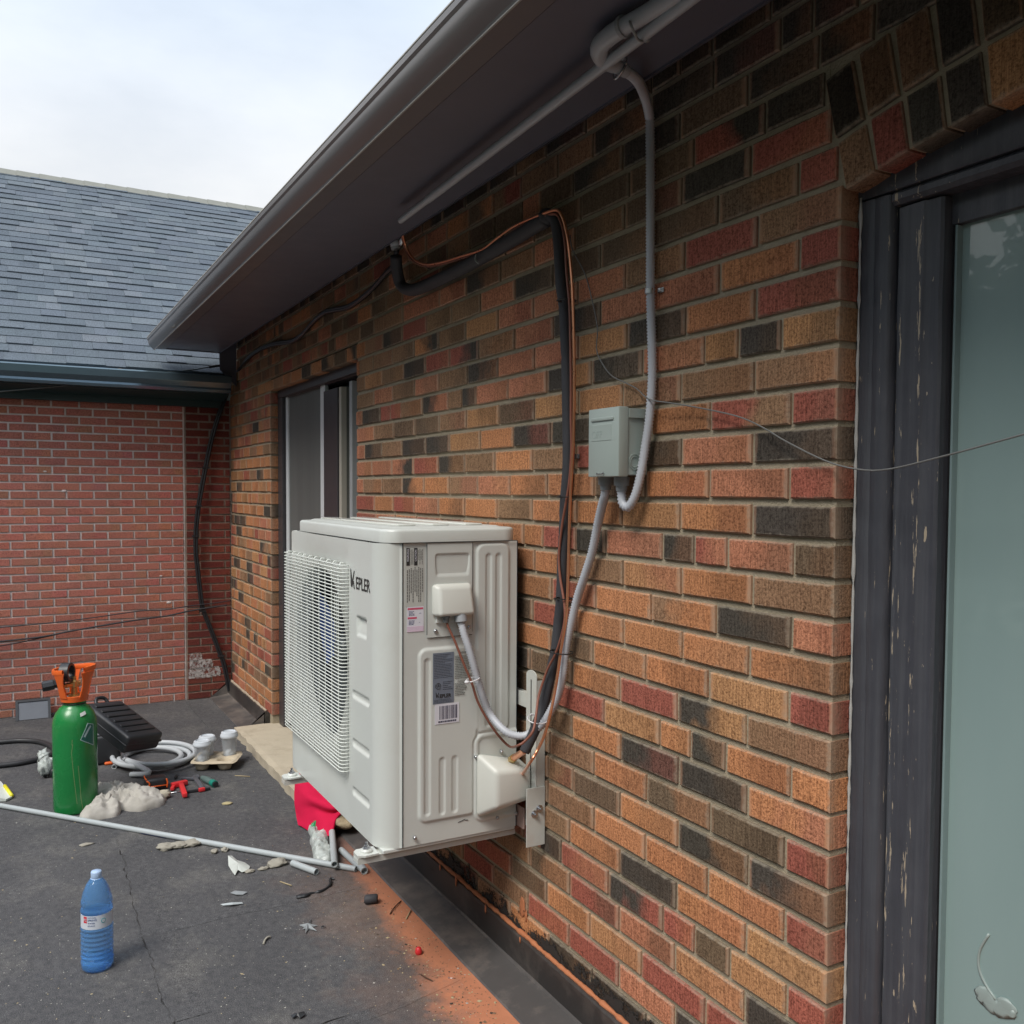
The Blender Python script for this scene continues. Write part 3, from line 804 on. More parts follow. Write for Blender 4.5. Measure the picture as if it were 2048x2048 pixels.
for q_, a_ in enumerate((-2.6, -1.9, -1.2, -.6, 3.3, -.1)): dc.append(blob((c0.x+.022*math.cos(a_), 1.7060, c0.z+.016*math.sin(a_)), .024, .0014, .016, q_+60, 8, .3))
obj('flower_decal', join(*dc), m_sticker, pane, True, label='faded flower shape on the lower pane')

# ------------------------------------------------------------------ the neighbour's house
nb = thing('neighbour_house', 'red brick house at the left with blue-grey shingle roof and dark gutter', 'house', (LX, 0, 0))
m_nmortar = mat('pale mortar', (.70,.63,.60), .95, 0, .10, 12, .6, 140, .1, dirt=(.36,.30,.27), dirt_amt=.4)
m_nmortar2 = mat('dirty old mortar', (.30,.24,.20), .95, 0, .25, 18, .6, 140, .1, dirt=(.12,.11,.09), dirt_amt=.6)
m_nbrick = brick_mat('smooth red brick', rim=(.3,.12,.09), pits=.5, stri=.0, rimamt=.2, smear=.35)
YS = xp(368, 1000, LX).y
NROW = .0622; NZ = xp(368, 825.5, LX).z
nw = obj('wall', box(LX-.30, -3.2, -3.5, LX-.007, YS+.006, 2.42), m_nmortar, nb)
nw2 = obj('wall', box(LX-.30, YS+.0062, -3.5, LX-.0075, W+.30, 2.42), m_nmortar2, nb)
NB = Bricks(); UY = Vector((0, 1, 0)); WX = Vector((1, 0, 0))
PY = (xp(188, 1000, LX).y-xp(18, 1000, LX).y)/3.05
ymain = [xp(c, 830, LX).y for c in (45.5, 103, 158.5)]
PY = (ymain[2]-ymain[0])/2
def nput(y0, y1, z, c, hh=NROW, dep=.05, off=0.0):
    if y1-y0 < .02: return
    t1 = jitc(c, .08)
    g = brick_geo(y1-y0-.0120, hh-.0120, dep, (UY, EZ, WX), Vector((LX+off+rnd.uniform(-.001, .001), y0+.005, z+.005)), jit=.0008, b=.002)
    NB.add(g, t1, tuple(x*rnd.uniform(.88, 1.1) for x in t1))
k = 0; z = NZ-NROW*math.floor(NZ/NROW)-NROW
rows_n = int((2.40-z)/NROW)+1
for i in range(rows_n):
    z0 = z+i*NROW
    if z0 > 2.37: break
    ph = round((NZ-z0)/NROW) % 2
    y = YS
    first = True
    base_off = ymain[0] if ph == 0 else ymain[0]+PY/2
    joints = [YS] + [base_off+PY*q for q in range(8, -20, -1) if base_off+PY*q < YS-.045]
    for a_, b_ in zip(joints[1:], joints[:-1]):
        if a_ < -3.0: break
        nput(a_, b_, z0, (.47,.185,.142))
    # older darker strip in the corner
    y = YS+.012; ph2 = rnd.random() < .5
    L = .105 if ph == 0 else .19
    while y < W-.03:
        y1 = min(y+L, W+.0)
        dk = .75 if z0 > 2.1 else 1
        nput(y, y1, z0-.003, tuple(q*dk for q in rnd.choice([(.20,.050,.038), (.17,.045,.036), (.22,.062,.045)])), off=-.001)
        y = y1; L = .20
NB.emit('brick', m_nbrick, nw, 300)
# white efflorescence low in the corner
m_eff, nt, b, out = nodes('white lime bloom')
b.inputs['Base Color'].default_value = (.62,.58,.56,1); b.inputs['Roughness'].default_value = .95
tr = nt.nodes.new('ShaderNodeBsdfTransparent'); ms = nt.nodes.new('ShaderNodeMixShader')
v = wpos(nt); nt.links.new(ramp(nt, noise(nt, v, 30, 6, .75), .42, .58, (0,0,0), (.8,.8,.8)), ms.inputs[0])
nt.links.new(tr.outputs[0], ms.inputs[1]); nt.links.new(b.outputs[0], ms.inputs[2]); nt.links.new(ms.outputs[0], out.inputs[0])
m_effn = m_eff
for (a0, b0, a1, b1) in ((379,1307,404,1320), (379,1321,425,1336), (377,1337,440,1352)):
    p0, p1 = xp(a0, b0, LX), xp(a1, b1, LX)
    pts = [(p0.y, p1.z), (p1.y*.5+p0.y*.5, p1.z-.004), (p1.y, p1.z+.004), (p1.y+.006, (p0.z+p1.z)/2), (p1.y-.01, p0.z), ((p0.y+p1.y)/2, p0.z+.004), (p0.y, p0.z)]
    obj('lime_bloom', prism(pts, LX+.0035, LX+.0042, 'X'), m_eff, nb)
for a_, b_, c_ in [(128,982,9), (322,1152,5), (90,943,6), (338,1205,9), (95,897,3)]:
    q = xp(a_, b_, LX); obj('mortar_smear', blob((LX+.001, q.y, q.z), .002, .0022*c_, .0011*c_, a_, 8), m_nmortar, nb, True)
# fascia boards, soffit, gutter
m_nfas = mat('dark teal fascia', (.020,.050,.055), .45, 0, .10, 4, .05, 20)
m_ngut = mat('blue-black gutter', (.13,.19,.23), .14, .5, .08, 4, .02, 20, .7)
GXF, GXB = LX+.34, LX+.22
obj('fascia', box(LX-.004, -3.2, 2.352, LX+.05, 1.52, 2.50), m_nfas, nb)
obj('eave_soffit', prism([(LX+.052, 2.405), (GXB, 2.445), (GXB, 2.47), (LX+.052, 2.43)], -3.2, 1.52, 'Y'), m_nfas, nb)
zg = xp(0, 722, GXF).z; zgb = xp(0, 762, GXF).z
gprof = [(GXB, zgb+.012), (GXF-.05, zgb), (GXF-.02, zgb+.004), (GXF-.012, zgb+.024), (GXF-.016, zgb+.040), (GXF+.0, zgb+.058), (GXF+.014, zgb+.076), (GXF+.016, zg-.012), (GXF+.008, zg-.002), (GXF-.004, zg-.004), (GXF-.006, zg-.016), (GXF-.02, zg-.02), (GXB, zg-.02)]
def extr_y(prof, ys):
    V, Fc = [], []; n = len(prof)
    for y in ys: V += [(x, y, z) for x, z in prof]
    for i in range(len(ys)-1):
        for k in range(n):
            a, c = i*n+k, i*n+(k+1) % n; Fc.append((a, c, c+n, a+n))
    Fc.append(tuple(range(n-1, -1, -1))); Fc.append(tuple((len(ys)-1)*n+k for k in range(n)))
    return (V, Fc)
obj('gutter', extr_y(gprof, [-3.2+i*.236 for i in range(21)]), m_ngut, nb, True, angle=24)
# roof
TH = rad(37); NC = 31
ER = Vector((GXB+.03, 0, zg+.018))
d = ray(0, 340)
A11, A12, B1 = d.z, -math.sin(TH), ER.z-EYE.z
A21, A22, B2 = d.x, math.cos(TH), ER.x
det = A11*A22-A12*A21; kk = (B1*A22-A12*B2)/det; SL = (A11*B2-B1*A21)/det
EXPO = SL/NC
up = Vector((-math.cos(TH), 0, math.sin(TH))); nrm = Vector((math.sin(TH), 0, math.cos(TH)))
m_roofbase = mat('roofing felt', (.05,.055,.06), .95)
def rp(s_, y, h): p = ER+up*s_+nrm*h; return (p.x, y, p.z)
obj('roof', join(([rp(0,-4,-.006), rp(SL,-4,-.006), rp(SL,3.0,-.006), rp(0,3.0,-.006), rp(0,-4,-.03), rp(SL,-4,-.03), rp(SL,3.0,-.03), rp(0,3.0,-.03)],
     [(0,3,2,1),(4,5,6,7),(0,1,5,4),(2,3,7,6),(1,2,6,5),(0,4,7,3)])), m_roofbase, nb)
roof = [o for o in COL.objects if o.name.startswith('roof') and o.parent == nb][0]
m_sh = brick_mat('granule shingle', rim=(.2,.22,.25), pits=.35, stri=0, rimamt=0, smear=0)
SH = Bricks()
shc = [(.118,.148,.180), (.112,.142,.174), (.124,.154,.186), (.106,.134,.166), (.145,.176,.208), (.114,.144,.176), (.098,.124,.154)]
for i in range(NC):
    y = -2.4+rnd.uniform(0, .2); s0 = i*EXPO
    th_last = 0
    while y < 2.6:
        L = rnd.choice([.11,.14,.17,.20,.26]); th_ = rnd.choice([.006, .006, .012])
        if y+L < -.35 or y > 2.6: y += L; continue
        bse = ER+up*(s0-.0)+Vector((0, y, 0))
        # tab: thicker at its butt edge, tapering up slope
        lw = EXPO*1.25
        V = []
        for (uu, vv) in ((.0005,0), (L-.0005,0), (L-.0005,lw), (.0005,lw)):
            V.append(tuple(bse+Vector((0, uu, 0))+up*vv+nrm*(th_+.002 if vv == 0 else .0006)))
        for (uu, vv) in ((.0005,0), (L-.0005,0), (L-.0005,lw), (.0005,lw)):
            V.append(tuple(bse+Vector((0, uu, 0))+up*vv+nrm*(-.005)))
        Fc = [(0,1,2,3), (7,6,5,4), (0,4,5,1), (1,5,6,2), (3,7,4,0), (2,6,7,3)]
        c_ = jitc(rnd.choice(shc), .06)
        SH.add((V, Fc, [(0,0,0),(1,0,0),(1,1,0),(0,1,0)]*2), c_, c_)
        y += L
SH.emit('shingle', m_sh, roof, 300)
m_cap = mat('weathered ridge cap', (.22,.225,.20), .9, 0, .15, 12, .4, 90)
for i in range(26):
    y = -2.5+i*.2
    obj('ridge_cap', ([rp(SL-.10, y, .012), rp(SL-.10, y+.205, .008), tuple(Vector(rp(SL, y+.205, .018))), tuple(Vector(rp(SL, y, .024))), rp(SL-.10, y, .002), rp(SL-.10, y+.205, .002), rp(SL, y+.205, .0), rp(SL, y, .0)],
        [(0,1,2,3),(7,6,5,4),(0,4,5,1),(1,5,6,2),(2,6,7,3),(3,7,4,0)]), m_cap, roof)
# gable end and back slope so that the roof is closed
pk = ER+up*SL
obj('roof_back', ([(pk.x,-4,pk.z),(pk.x,3,pk.z),(pk.x-4,3,pk.z-3),(pk.x-4,-4,pk.z-3),(pk.x,-4,pk.z-.04),(pk.x,3,pk.z-.04),(pk.x-4,3,pk.z-3.04),(pk.x-4,-4,pk.z-3.04)],
    [(0,1,2,3),(7,6,5,4),(0,4,5,1),(1,5,6,2),(2,6,7,3),(3,7,4,0)]), m_roofbase, nb)
# debris caught in the gutter
for a_, b_ in [(205,734), (240,738), (262,741), (222,733)]:
    q = xp(a_, b_, GXF); obj('gutter_debris', blob((GXF-.03, q.y, zg-.005), .02, .06, .008, a_, 8), mat('leaf litter', (.16,.11,.07) if a_ > 230 else (.03,.07,.16), .9), nb, True)
# ------------------------------------------------------------------ the outdoor air-conditioning unit
m_ac = mat('warm white unit enamel', (.61,.635,.60), .34, 0, .025, 5, .02, 30, .5, dirt=(.50,.49,.43), dirt_amt=.18)
m_acl = mat('unit plastic cover', (.62,.63,.58), .42, 0, .025, 5, .03, 30, .45)
m_acw = mat('white coated wire', (.72,.75,.70), .35, 0, .03, 9, .02, 30)
m_black = mat('black print', (.03,.03,.03), .5)
m_seam = mat('dark gap', (.03,.03,.03), .8)
m_steel = mat('zinc plated steel', (.55,.56,.58), .28, 1.0, .1, 40, .2, 80)
m_coil, nt, b, out = nodes('fin coil')
v = wpos(nt, (1, 1, 1)); wv = nt.nodes.new('ShaderNodeTexWave'); wv.inputs['Scale'].default_value = 110; wv.bands_direction = 'X'
nt.links.new(v, wv.inputs['Vector'])
nt.links.new(mixc(nt, wv.outputs[0], (.012,.020,.030), (.035,.055,.085)), b.inputs['Base Color']); b.inputs['Roughness'].default_value = .5
m_blade = mat('grey fan plastic', (.10,.115,.12), .35, 0, .1, 5, .03, 20)
m_blue = mat('blue coated fan shroud', (.045,.10,.34), .35, 0, .15, 5, .03, 20)
UX, UXL = -2.75, -3.805       # right side and left end
UYF, UYB = 1.030, 1.530       # front and back
UZ0, UZ1 = .530, 1.528        # casing below the lid
ac = thing('air_conditioner', 'white outdoor air conditioner unit with wire fan grille mounted on the brick wall', 'air conditioner', (UX, UYB, UZ0))
def sdr(x, y, cx, cy, hx, hy, r):
    qx, qy = abs(x-cx)-hx+r, abs(y-cy)-hy+r
    return math.hypot(max(qx, 0), max(qy, 0))+min(max(qx, qy), 0)-r
def sst(a, b_, x):
    t = max(0, min(1, (x-a)/(b_-a))); return t*t*(3-2*t)
# right-hand service panel, pressed ribs in a height field
SY = 1.108
def relief(y, z):
    h = 0.0
    h += .006*(1-sst(-.006, .006, sdr(y, z, 1.4365, 1.195, .062, .325, .03)))     # tall raised field at the back
    h += .006*(1-sst(-.006, .006, sdr(y, z, 1.270, .890, .105, .288, .026)))      # wide lower field
    h -= .006*(1-sst(-.006, .006, sdr(y, z, 1.455, .712, .094, .150, .03)))*.0
    for (a, b_) in ((1.418, .0), (1.456, .0)):
        h -= .0035*(1-sst(-.004, .004, sdr(y, z, a, 1.19, .0095, .295, .0094)))
    h -= .0035*(1-sst(-.004, .004, sdr(y, z, 1.193, .885, .0095, .260, .0094)))
    for a in (1.247, 1.293):
        h -= .0035*(1-sst(-.004, .004, sdr(y, z, a, .715, .0095, .095, .0094)))
    d_ = sdr(y, z, 1.466, .722, .098, .150, .034)                                  # raised frame round the valves
    if d_ < .012:
        h = h*(sst(.0, .012, d_)) + .006*(1-sst(-.004, .006, d_)) - .004*(1-sst(-.020, -.010, d_))
    return h
ny, nz = 150, 300
def side(u, v_):
    y = SY+(UYB-SY)*u; z = UZ0+(UZ1-UZ0)*v_
    return (UX+relief(y, z), y, z)
g = grid(side, ny, nz)
obj('side_panel', g, m_ac, ac, True)
# front casing: flat front, rounded corners, ends at the seam
def prof_xy(s_):
    pass
R1 = .078
corner = [(UX-R1*(1-math.cos(a)) , UYF+R1*(1-math.sin(a))) for a in [i*math.pi/2/9 for i in range(10)]]
GX0, GX1, GZ0, GZ1 = -3.775, -3.045, .735, 1.420        # field behind the grille
FCX, FCZ, FR = -3.415, 1.075, .325
def frelief(x, z):
    h = 0.0
    d_ = sdr(x, z, (GX0+GX1)/2, (GZ0+GZ1)/2, (GX1-GX0)/2+.022, (GZ1-GZ0)/2+.022, .04)
    h += .007*(1-sst(-.006, .004, d_))*0
    for zz in (.655, .825, .995): 
        h += .006*sst(-.012, .0, -sdr(x, z, -2.935, zz, .078, .016, .012)) if False else 0
        dd_ = sdr(x, z, -2.935, zz, .085, .0135, .012)
        h -= .007*(1-sst(-.008, .003, dd_))
    dd_ = sdr(x, z, -2.925, 1.237, .050, .034, .006)
    h -= .016*(1-sst(-.010, .002, dd_))*(.4+.6*sst(-.03, .03, z-1.237))
    return h
V, Fc = [], []
xs = [GX1+(UX-R1-GX1)*i/60 for i in range(61)]
pathf = [(x, UYF) for x in xs[:-1]] + [c for c in reversed(corner)]
pathf.append((UX, SY-.0006))
nzz = 240
for (x, y) in pathf:
    for j in range(nzz+1):
        z = UZ0+(UZ1-UZ0)*j/nzz
        h = frelief(x, z) if x < UX-R1 else 0
        top = 0
        zz_ = z
        if x <= UX-R1: V.append((x, y-h+top*.012, zz_))
        else:
            k = (x-(UX-R1))/R1
            V.append((x-top*.012*k, y+top*.012*(1-k), zz_))
n1_ = nzz+1
for i in range(len(pathf)-1):
    for j in range(nzz):
        a = i*n1_+j; Fc.append((a, a+n1_, a+n1_+1, a+1))
obj('front_panel', (V, Fc), m_ac, ac, True)
# panel with the round fan opening
V, Fc = [], []; n = 96
def rectpt(a, x0, x1, z0, z1):
    cx, cz = FCX, FCZ; dx_, dz_ = math.cos(a), math.sin(a)
    t = min([(x1-cx)/dx_ if dx_ > 1e-6 else 9, (x0-cx)/dx_ if dx_ < -1e-6 else 9, (z1-cz)/dz_ if dz_ > 1e-6 else 9, (z0-cz)/dz_ if dz_ < -1e-6 else 9])
    return (cx+dx_*t, cz+dz_*t)
angs = sorted(set([2*math.pi*i/n for i in range(n)]+[math.atan2(zz-FCZ, xx-FCX) % (2*math.pi) for xx in (UXL+.02, GX1) for zz in (UZ0, UZ1)]))
rings = []
for a in angs:
    ca, sa = math.cos(a), math.sin(a); X, Z = rectpt(a, UXL+.02, GX1, UZ0, UZ1)
    rings.append([(FCX+ca*FR, UYF+.06, FCZ+sa*FR), (FCX+ca*FR, UYF+.020, FCZ+sa*FR), (FCX+ca*(FR+.005), UYF+.008, FCZ+sa*(FR+.005)), (FCX+ca*(FR+.018), UYF, FCZ+sa*(FR+.018)) , (X, UYF, Z)])
for r_ in rings: V += r_
m5 = len(rings)
for i in range(m5):
    for q in range(4):
        a, c_ = i*5+q, ((i+1) % m5)*5+q
        Fc.append((a, c_, c_+1, a+1))
obj('fan_panel', (V, Fc), m_ac, ac, True, angle=35)
# left end, back, bottom, inner shroud
obj('end_panel', join(bbox(UXL, UYF+.002, UZ0, UXL+.0195, UYB, UZ1, .008)), m_ac, ac, True, angle=40)
obj('back_panel', box(UXL+.02, UYB-.004, UZ0, UX-.002, UYB+.004, UZ1), m_coil, ac)
obj('base_pan', join(bbox(UXL+.01, UYF+.012, UZ0-.012, UX-.004, UYB, UZ0+.001, .003), bbox(UXL+.03, UYF+.03, UZ0-.020, UX-.02, UYB-.02, UZ0-.0125, .003)), m_ac, ac)
sh = lathe([(FR-.002, .058), (FR-.010, .09), (FR-.010, .13), (FR+.03, .135)], (FCX, UYF, FCZ), 64, 'Y', cap=False)
obj('fan_shroud', sh, m_blade, ac, True)
obj('coil', box(UXL+.03, UYB-.16, UZ0+.01, -2.98, UYB-.15, UZ1-.01), m_coil, ac)
obj('inner_wall', box(-2.985, UYF+.06, UZ0+.01, -2.975, UYB-.01, UZ1-.01), m_blade, ac)
fan = obj('fan', lathe([(.0, .075), (.045, .075), (.055, .085), (.058, .13), (.0, .13)], (FCX, UYF, FCZ), 32, 'Y', cap=False), m_blade, ac, True)
for q in range(3):
    a0 = 2*math.pi*q/3+.5
    def bl(u, v_):
        r_ = .05+.255*u; a = a0+(v_-.5)*(1.35-.25*u)+.35*u
        return (FCX+r_*math.cos(a), UYF+.105+.055*(v_-.5)-.01*u, FCZ+r_*math.sin(a))
    obj('blade', sheet(bl, 12, 8, .003), m_blue if q == 1 else m_blade, fan, True)
# blue foil seen in the lower half behind the blades
obj('coil_guard', box(-3.72, UYB-.175, UZ0+.05, -3.02, UYB-.165, 1.16), m_blue, ac)
# lid with rounded corners, a step and pressed flutes
def rrect(x0, x1, y0, y1, r, n=7):
    P = []
    for (cx, cy, a0) in ((x1-r, y1-r, 0), (x0+r, y1-r, 90), (x0+r, y0+r, 180), (x1-r, y0+r, 270)):
        for i in range(n+1):
            a = rad(a0+90*i/n); P.append((cx+r*math.cos(a), cy+r*math.sin(a)))
    return P
LZ = UZ1+.002
rings = []
def ringz(x0, x1, y0, y1, r, z): return [(x, y, z) for x, y in rrect(x0, x1, y0, y1, r)]
LX0, LX1, LY0, LY1 = UXL+.030, UX+.006, UYF+.016, UYB+.006
for ins, z, r_ in [(0, LZ, .06), (0, LZ+.034, .06), (.002, LZ+.040, .058), (.008, LZ+.0435, .052), (.016, LZ+.0440, .045), (.040, LZ+.0445, .03), (.046, LZ+.0475, .027), (.054, LZ+.0495, .02)]:
    rings.append(ringz(LX0+ins, LX1-ins, LY0+ins, LY1-ins, r_, z))
V, Fc = [], []; n = len(rings[0])
for r_ in rings: V += r_
for i in range(len(rings)-1):
    for k in range(n):
        a, c_ = i*n+k, i*n+(k+1) % n; Fc.append((a, c_, c_+n, a+n))
Fc.append(tuple((len(rings)-1)*n+k for k in range(n))); Fc.append(tuple(range(n-1, -1, -1)))
lid = obj('lid', (V, Fc), m_ac, ac, True, angle=50)
m_flute = mat('glossy lid flute', (.70,.71,.66), .12, 0, .02, 5)
for q in range(3):
    y = LY0+.115+q*.125
    obj('lid_flute', bbox(LX0+.075, y-.032, LZ+.0496, LX1-.10, y+.032, LZ+.0560, .0024), m_flute, lid, True, angle=40)
obj('gap_line', tube([(LX0+.02, LY0-.001, LZ-.001), (LX1-.06, LY0-.001, LZ-.001)], .0013, 5), m_seam, lid)
obj('gap_line', tube([(UX+.0065, LY0+.06, LZ-.001), (UX+.0065, LY1-.01, LZ-.001)], .0013, 5), m_seam, lid)
obj('seam', tube([(UX+.0004, SY, UZ0), (UX+.0004, SY, UZ1)], .0021, 5), m_seam, ac)
# terminal cover: flat plate with a pressed handle and a sloping hood
def Xs(px, py): return xp(px, py, UX)
plY0, plY1, plZ0, plZ1 = 1.192, 1.357, 1.215, 1.526
def plate(u, v_):
    y = plY0+(plY1-plY0)*u; z = plZ0+(plZ1-plZ0)*v_; x = UX+.004
    dH = sdr(y, z, 1.284, 1.452, .062, .038, .010)
    x -= .020*(1-sst(-.013, .002, dH))*(.20+.80*sst(-.03, .035, z-1.452))
    return (x, y, z)
obj('terminal_cover', grid(plate, 60, 100), m_ac, ac, True)
obj('cover_edge', join(tube([(UX+.0035, plY0, plZ0+.01), (UX+.0035, plY0, plZ1)], .0012, 4), tube([(UX+.0035, plY1, plZ0+.01), (UX+.0035, plY1, plZ1)], .0012, 4), tube([(UX+.0035, plY0, plZ0), (UX+.0035, plY1, plZ0)], .0012, 4)), m_seam, ac)
def hood(y0, y1, z0, z1, d0, d1, r=.012):
    # a box that stands out from the panel, slanting at top
    bm = bmesh.new()
    P = [(UX+.003, y0, z0), (UX+.003, y1, z0), (UX+.003, y1, z1), (UX+.003, y0, z1), (UX+d0, y0+.014, z0+.004), (UX+d0, y1-.005, z0+.004), (UX+d1, y1-.010, z1-.012), (UX+d1, y0+.022, z1-.012)]
    vs = [bm.verts.new(p) for p in P]
    for f in ((0,1,2,3),(7,6,5,4),(0,4,5,1),(1,5,6,2),(2,6,7,3),(3,7,4,0)): bm.faces.new([vs[i] for i in f])
    bmesh.ops.recalc_face_normals(bm, faces=bm.faces)
    bmesh.ops.bevel(bm, geom=list(bm.edges), offset=r, segments=4, affect='EDGES', profile=.5)
    return from_bm(bm)
obj('cable_hood', hood(1.205, 1.352, 1.285, 1.395, .052, .030), m_acl, ac, True, angle=60)
obj('gland_plate', bbox(UX+.002, 1.222, 1.262, UX+.012, 1.340, 1.290, .003), m_ac, ac)
for (a_, b_) in ((870,1262), (937,1254)):
    p = Xs(a_, b_); obj('screw', lathe([(.0, .010), (.005, .0095), (.007, .007), (.007, .003)], (UX, p.y, p.z), 14, 'X', cap=False), m_steel, ac, True)
# valve cover at the lower back corner
vc = hood(1.366, 1.528, .600, .790, .115, .085, .020)
def vcover():
    bm = bmesh.new()
    y0, y1 = 1.368, 1.545; z0, z1 = .585, .815
    P = [(UX+.006, y0, z0), (UX+.006, y1, z0+.03), (UX+.006, y1, z1-.045), (UX+.006, y0, z1), (UX+.098, y0+.035, z0+.055), (UX+.098, y1-.006, z0+.070), (UX+.098, y1-.006, z1-.055), (UX+.098, y0+.035, z1-.050)]
    vs = [bm.verts.new(p) for p in P]
    for f in ((0,1,2,3),(7,6,5,4),(0,4,5,1),(1,5,6,2),(2,6,7,3),(3,7,4,0)): bm.faces.new([vs[i] for i in f])
    bmesh.ops.recalc_face_normals(bm, faces=bm.faces)
    bmesh.ops.bevel(bm, geom=list(bm.edges), offset=.016, segments=4, affect='EDGES', profile=.5)
    return from_bm(bm)
obj('valve_cover', vcover(), m_acl, ac, True, angle=60)
for (a_, b_) in ((950,1513),(1001,1502),(1030,1625),(993,1634),(828,1674)):
    p = Xs(a_, b_); obj('screw', lathe([(.0, .014), (.004, .0135), (.006, .010), (.006, .004)], (UX, p.y, p.z), 14, 'X', cap=False), m_steel, ac, True)
# printed marks and stickers on the side
m_lab_g = mat('grey rating plate', (.17,.20,.25), .4, 0, .05, 20)
m_lab_w = mat('white sticker', (.72,.72,.78), .45, 0, .02, 20)
m_lab_p = mat('pink sticker band', (.62,.10,.18), .5); m_lab_p2 = mat('pale pink sticker', (.72,.58,.70), .5)
m_grey = mat('grey print', (.16,.16,.15), .6)
def quadX(y0, z0, y1, z1, x=UX+.0012, th=.0006):
    return box(x-th, min(y0, y1), min(z0, z1), x, max(y0, y1), max(z0, z1))
def plateX(name, p0, p1, m, dx_=.0012, skew=.0):
    a, c_ = Xs(*p0), Xs(*p1)
    o = obj(name, quadX(a.y, a.z, c_.y, c_.z, UX+dx_), m, ac); return a.y, c_.y, c_.z, a.z
def textlines(y0, y1, z0, z1, nl, vertical=False, x=UX+.0016, fill=.85, seed=0, thick=.45):
    gs = []; r = random.Random(seed)
    if vertical:
        st_ = (y1-y0)/nl
        for i in range(nl):
            yc = y0+st_*(i+.5); z = z0+(z1-z0)*(.0 if r.random() < .6 else r.random()*.3)
            while z < z1:
                L = r.uniform(.003, .012)
                if z+L > z1*1: break
                gs.append(quadX(yc-st_*thick/2, z, yc+st_*thick/2, min(z+L, z1), x)); z += L+.0016
    else:
        st_ = (z1-z0)/nl
        for i in range(nl):
            zc = z0+st_*(i+.5); y = y0; ye = y1-(y1-y0)*(r.random()*.35 if r.random() < .4 else .02)
            while y < ye:
                L = r.uniform(.002, .009)
                if y+L > ye: break
                gs.append(quadX(y, zc-st_*thick/2, y+L, zc+st_*thick/2, x)); y += L+.0013
    return join(*gs) if gs else ([], [])
def text(body, size, M, m, name, parent, ext=.0003, sx=1.0, shear=0.0, bold=0.0):
    cu = bpy.data.curves.new(name, 'FONT'); cu.body = body; cu.size = size; cu.extrude = ext; cu.align_x = 'LEFT'; cu.shear = shear; cu.offset = bold
    t = bpy.data.objects.new(name+'_tmp', cu); COL.objects.link(t)
    bpy.context.view_layer.update()
    me = t.evaluated_get(bpy.context.evaluated_depsgraph_get()).to_mesh()
    vs = [M @ Vector((v.co.x*sx, v.co.y, v.co.z)) for v in me.vertices]; fs = [tuple(p.vertices) for p in me.polygons]
    t.evaluated_get(bpy.context.evaluated_depsgraph_get()).to_mesh_clear()
    bpy.data.objects.remove(t); bpy.data.curves.remove(cu)
    return obj(name, ([tuple(v) for v in vs], fs), m, parent)
# frame whose x runs along +Y (towards the wall), y up, z out (+X): reading direction on the side panel
def MX(y, z, x=UX+.0018): return Matrix(((0,0,1,x),(1,0,0,y),(0,1,0,z),(0,0,0,1)))
def MXV(y, z, x=UX+.0018): return Matrix(((0,0,1,x),(0,-1,0,y),(1,0,0,z),(0,0,0,1)))
# caution strip near the seam
a, c_ = Xs(809, 1096), Xs(843, 1212)
obj('caution_plate', quadX(a.y+.002, c_.z+.0, a.y+.068, a.z-.004, UX+.0010), mat('caution strip', (.53,.54,.50), .45), ac)
for yy, wd in ((a.y+.006, .012), (a.y+.033, .012)):
    obj('caution_mark', quadX(yy, 1.455, yy+wd, 1.512, UX+.0016), m_black, ac)
text('WARNING', .0085, MXV(a.y+.0145, 1.468, UX+.0019), m_lab_w, 'lettering', ac)
text('CAUTION', .0085, MXV(a.y+.0415, 1.468, UX+.0019), m_lab_w, 'lettering', ac)
obj('fine_print', join(textlines(a.y+.020, a.y+.031, 1.458, 1.510, 3, True, seed=1), textlines(a.y+.047, a.y+.064, 1.458, 1.510, 4, True, seed=2), textlines(a.y+.006, a.y+.066, 1.335, 1.450, 9, True, seed=3)), m_grey, ac)
y0, y1, z0, z1 = plateX('sticker', (814,1214), (847,1262), m_lab_w, .0012)
obj('sticker_band', join(quadX(y0+.002, z1-.010, y1-.002, z1-.004, UX+.0016), quadX(y0+.002, z1-.040, y0+.034, z1-.034, UX+.0016)), m_lab_p, ac)
obj('sticker_band', quadX(y0, z0, y1, z0+.018, UX+.0016), m_lab_p2, ac)
obj('fine_print', join(textlines(y0+.006, y0+.028, z1-.030, z1-.014, 4, seed=4), textlines(y0+.006, y0+.028, z1-.060, z1-.044, 4, seed=5), textlines(y0+.042, y1-.004, z1-.024, z1-.021, 1, seed=6), textlines(y0+.042, y1-.004, z1-.054, z1-.051, 1, seed=8)), mat('blue print', (.08,.10,.22), .5), ac)
# grey rating plate with the maker's name, certification mark, bar code
RX = UX+.0075
def q2(y0, z0, y1, z1, x): return box(x-.0006, y0, z0, x, y1, z1)
a, c_ = xp(866, 1307, RX), xp(907, 1400, RX)
py0, py1, pz0, pz1 = a.y, a.y+.076, .993, a.z
obj('rating_plate', q2(py0, pz0, py1, pz1, RX), m_lab_g, ac)
obj('fine_print', join(textlines(py0+.004, py1-.004, pz0+.085, pz1-.004, 15, x=RX+.0005, seed=9, thick=.30), textlines(py0+.036, py1-.004, pz0+.044, pz0+.075, 5, x=RX+.0005, seed=10, thick=.3), textlines(py0+.004, py1-.004, pz0+.003, pz0+.016, 3, x=RX+.0005, seed=11, thick=.3)), mat('dark print', (.05,.06,.08), .5), ac)
obj('certification_mark', tube([(RX+.001, py0+.018+.0095*math.cos(t), pz0+.060+.0095*math.sin(t)) for t in [2*math.pi*i/20 for i in range(21)]], .0008, 4), m_black, ac)
text('UL', .011, MX(py0+.0125, pz0+.0565, RX+.0006), m_black, 'lettering', ac)
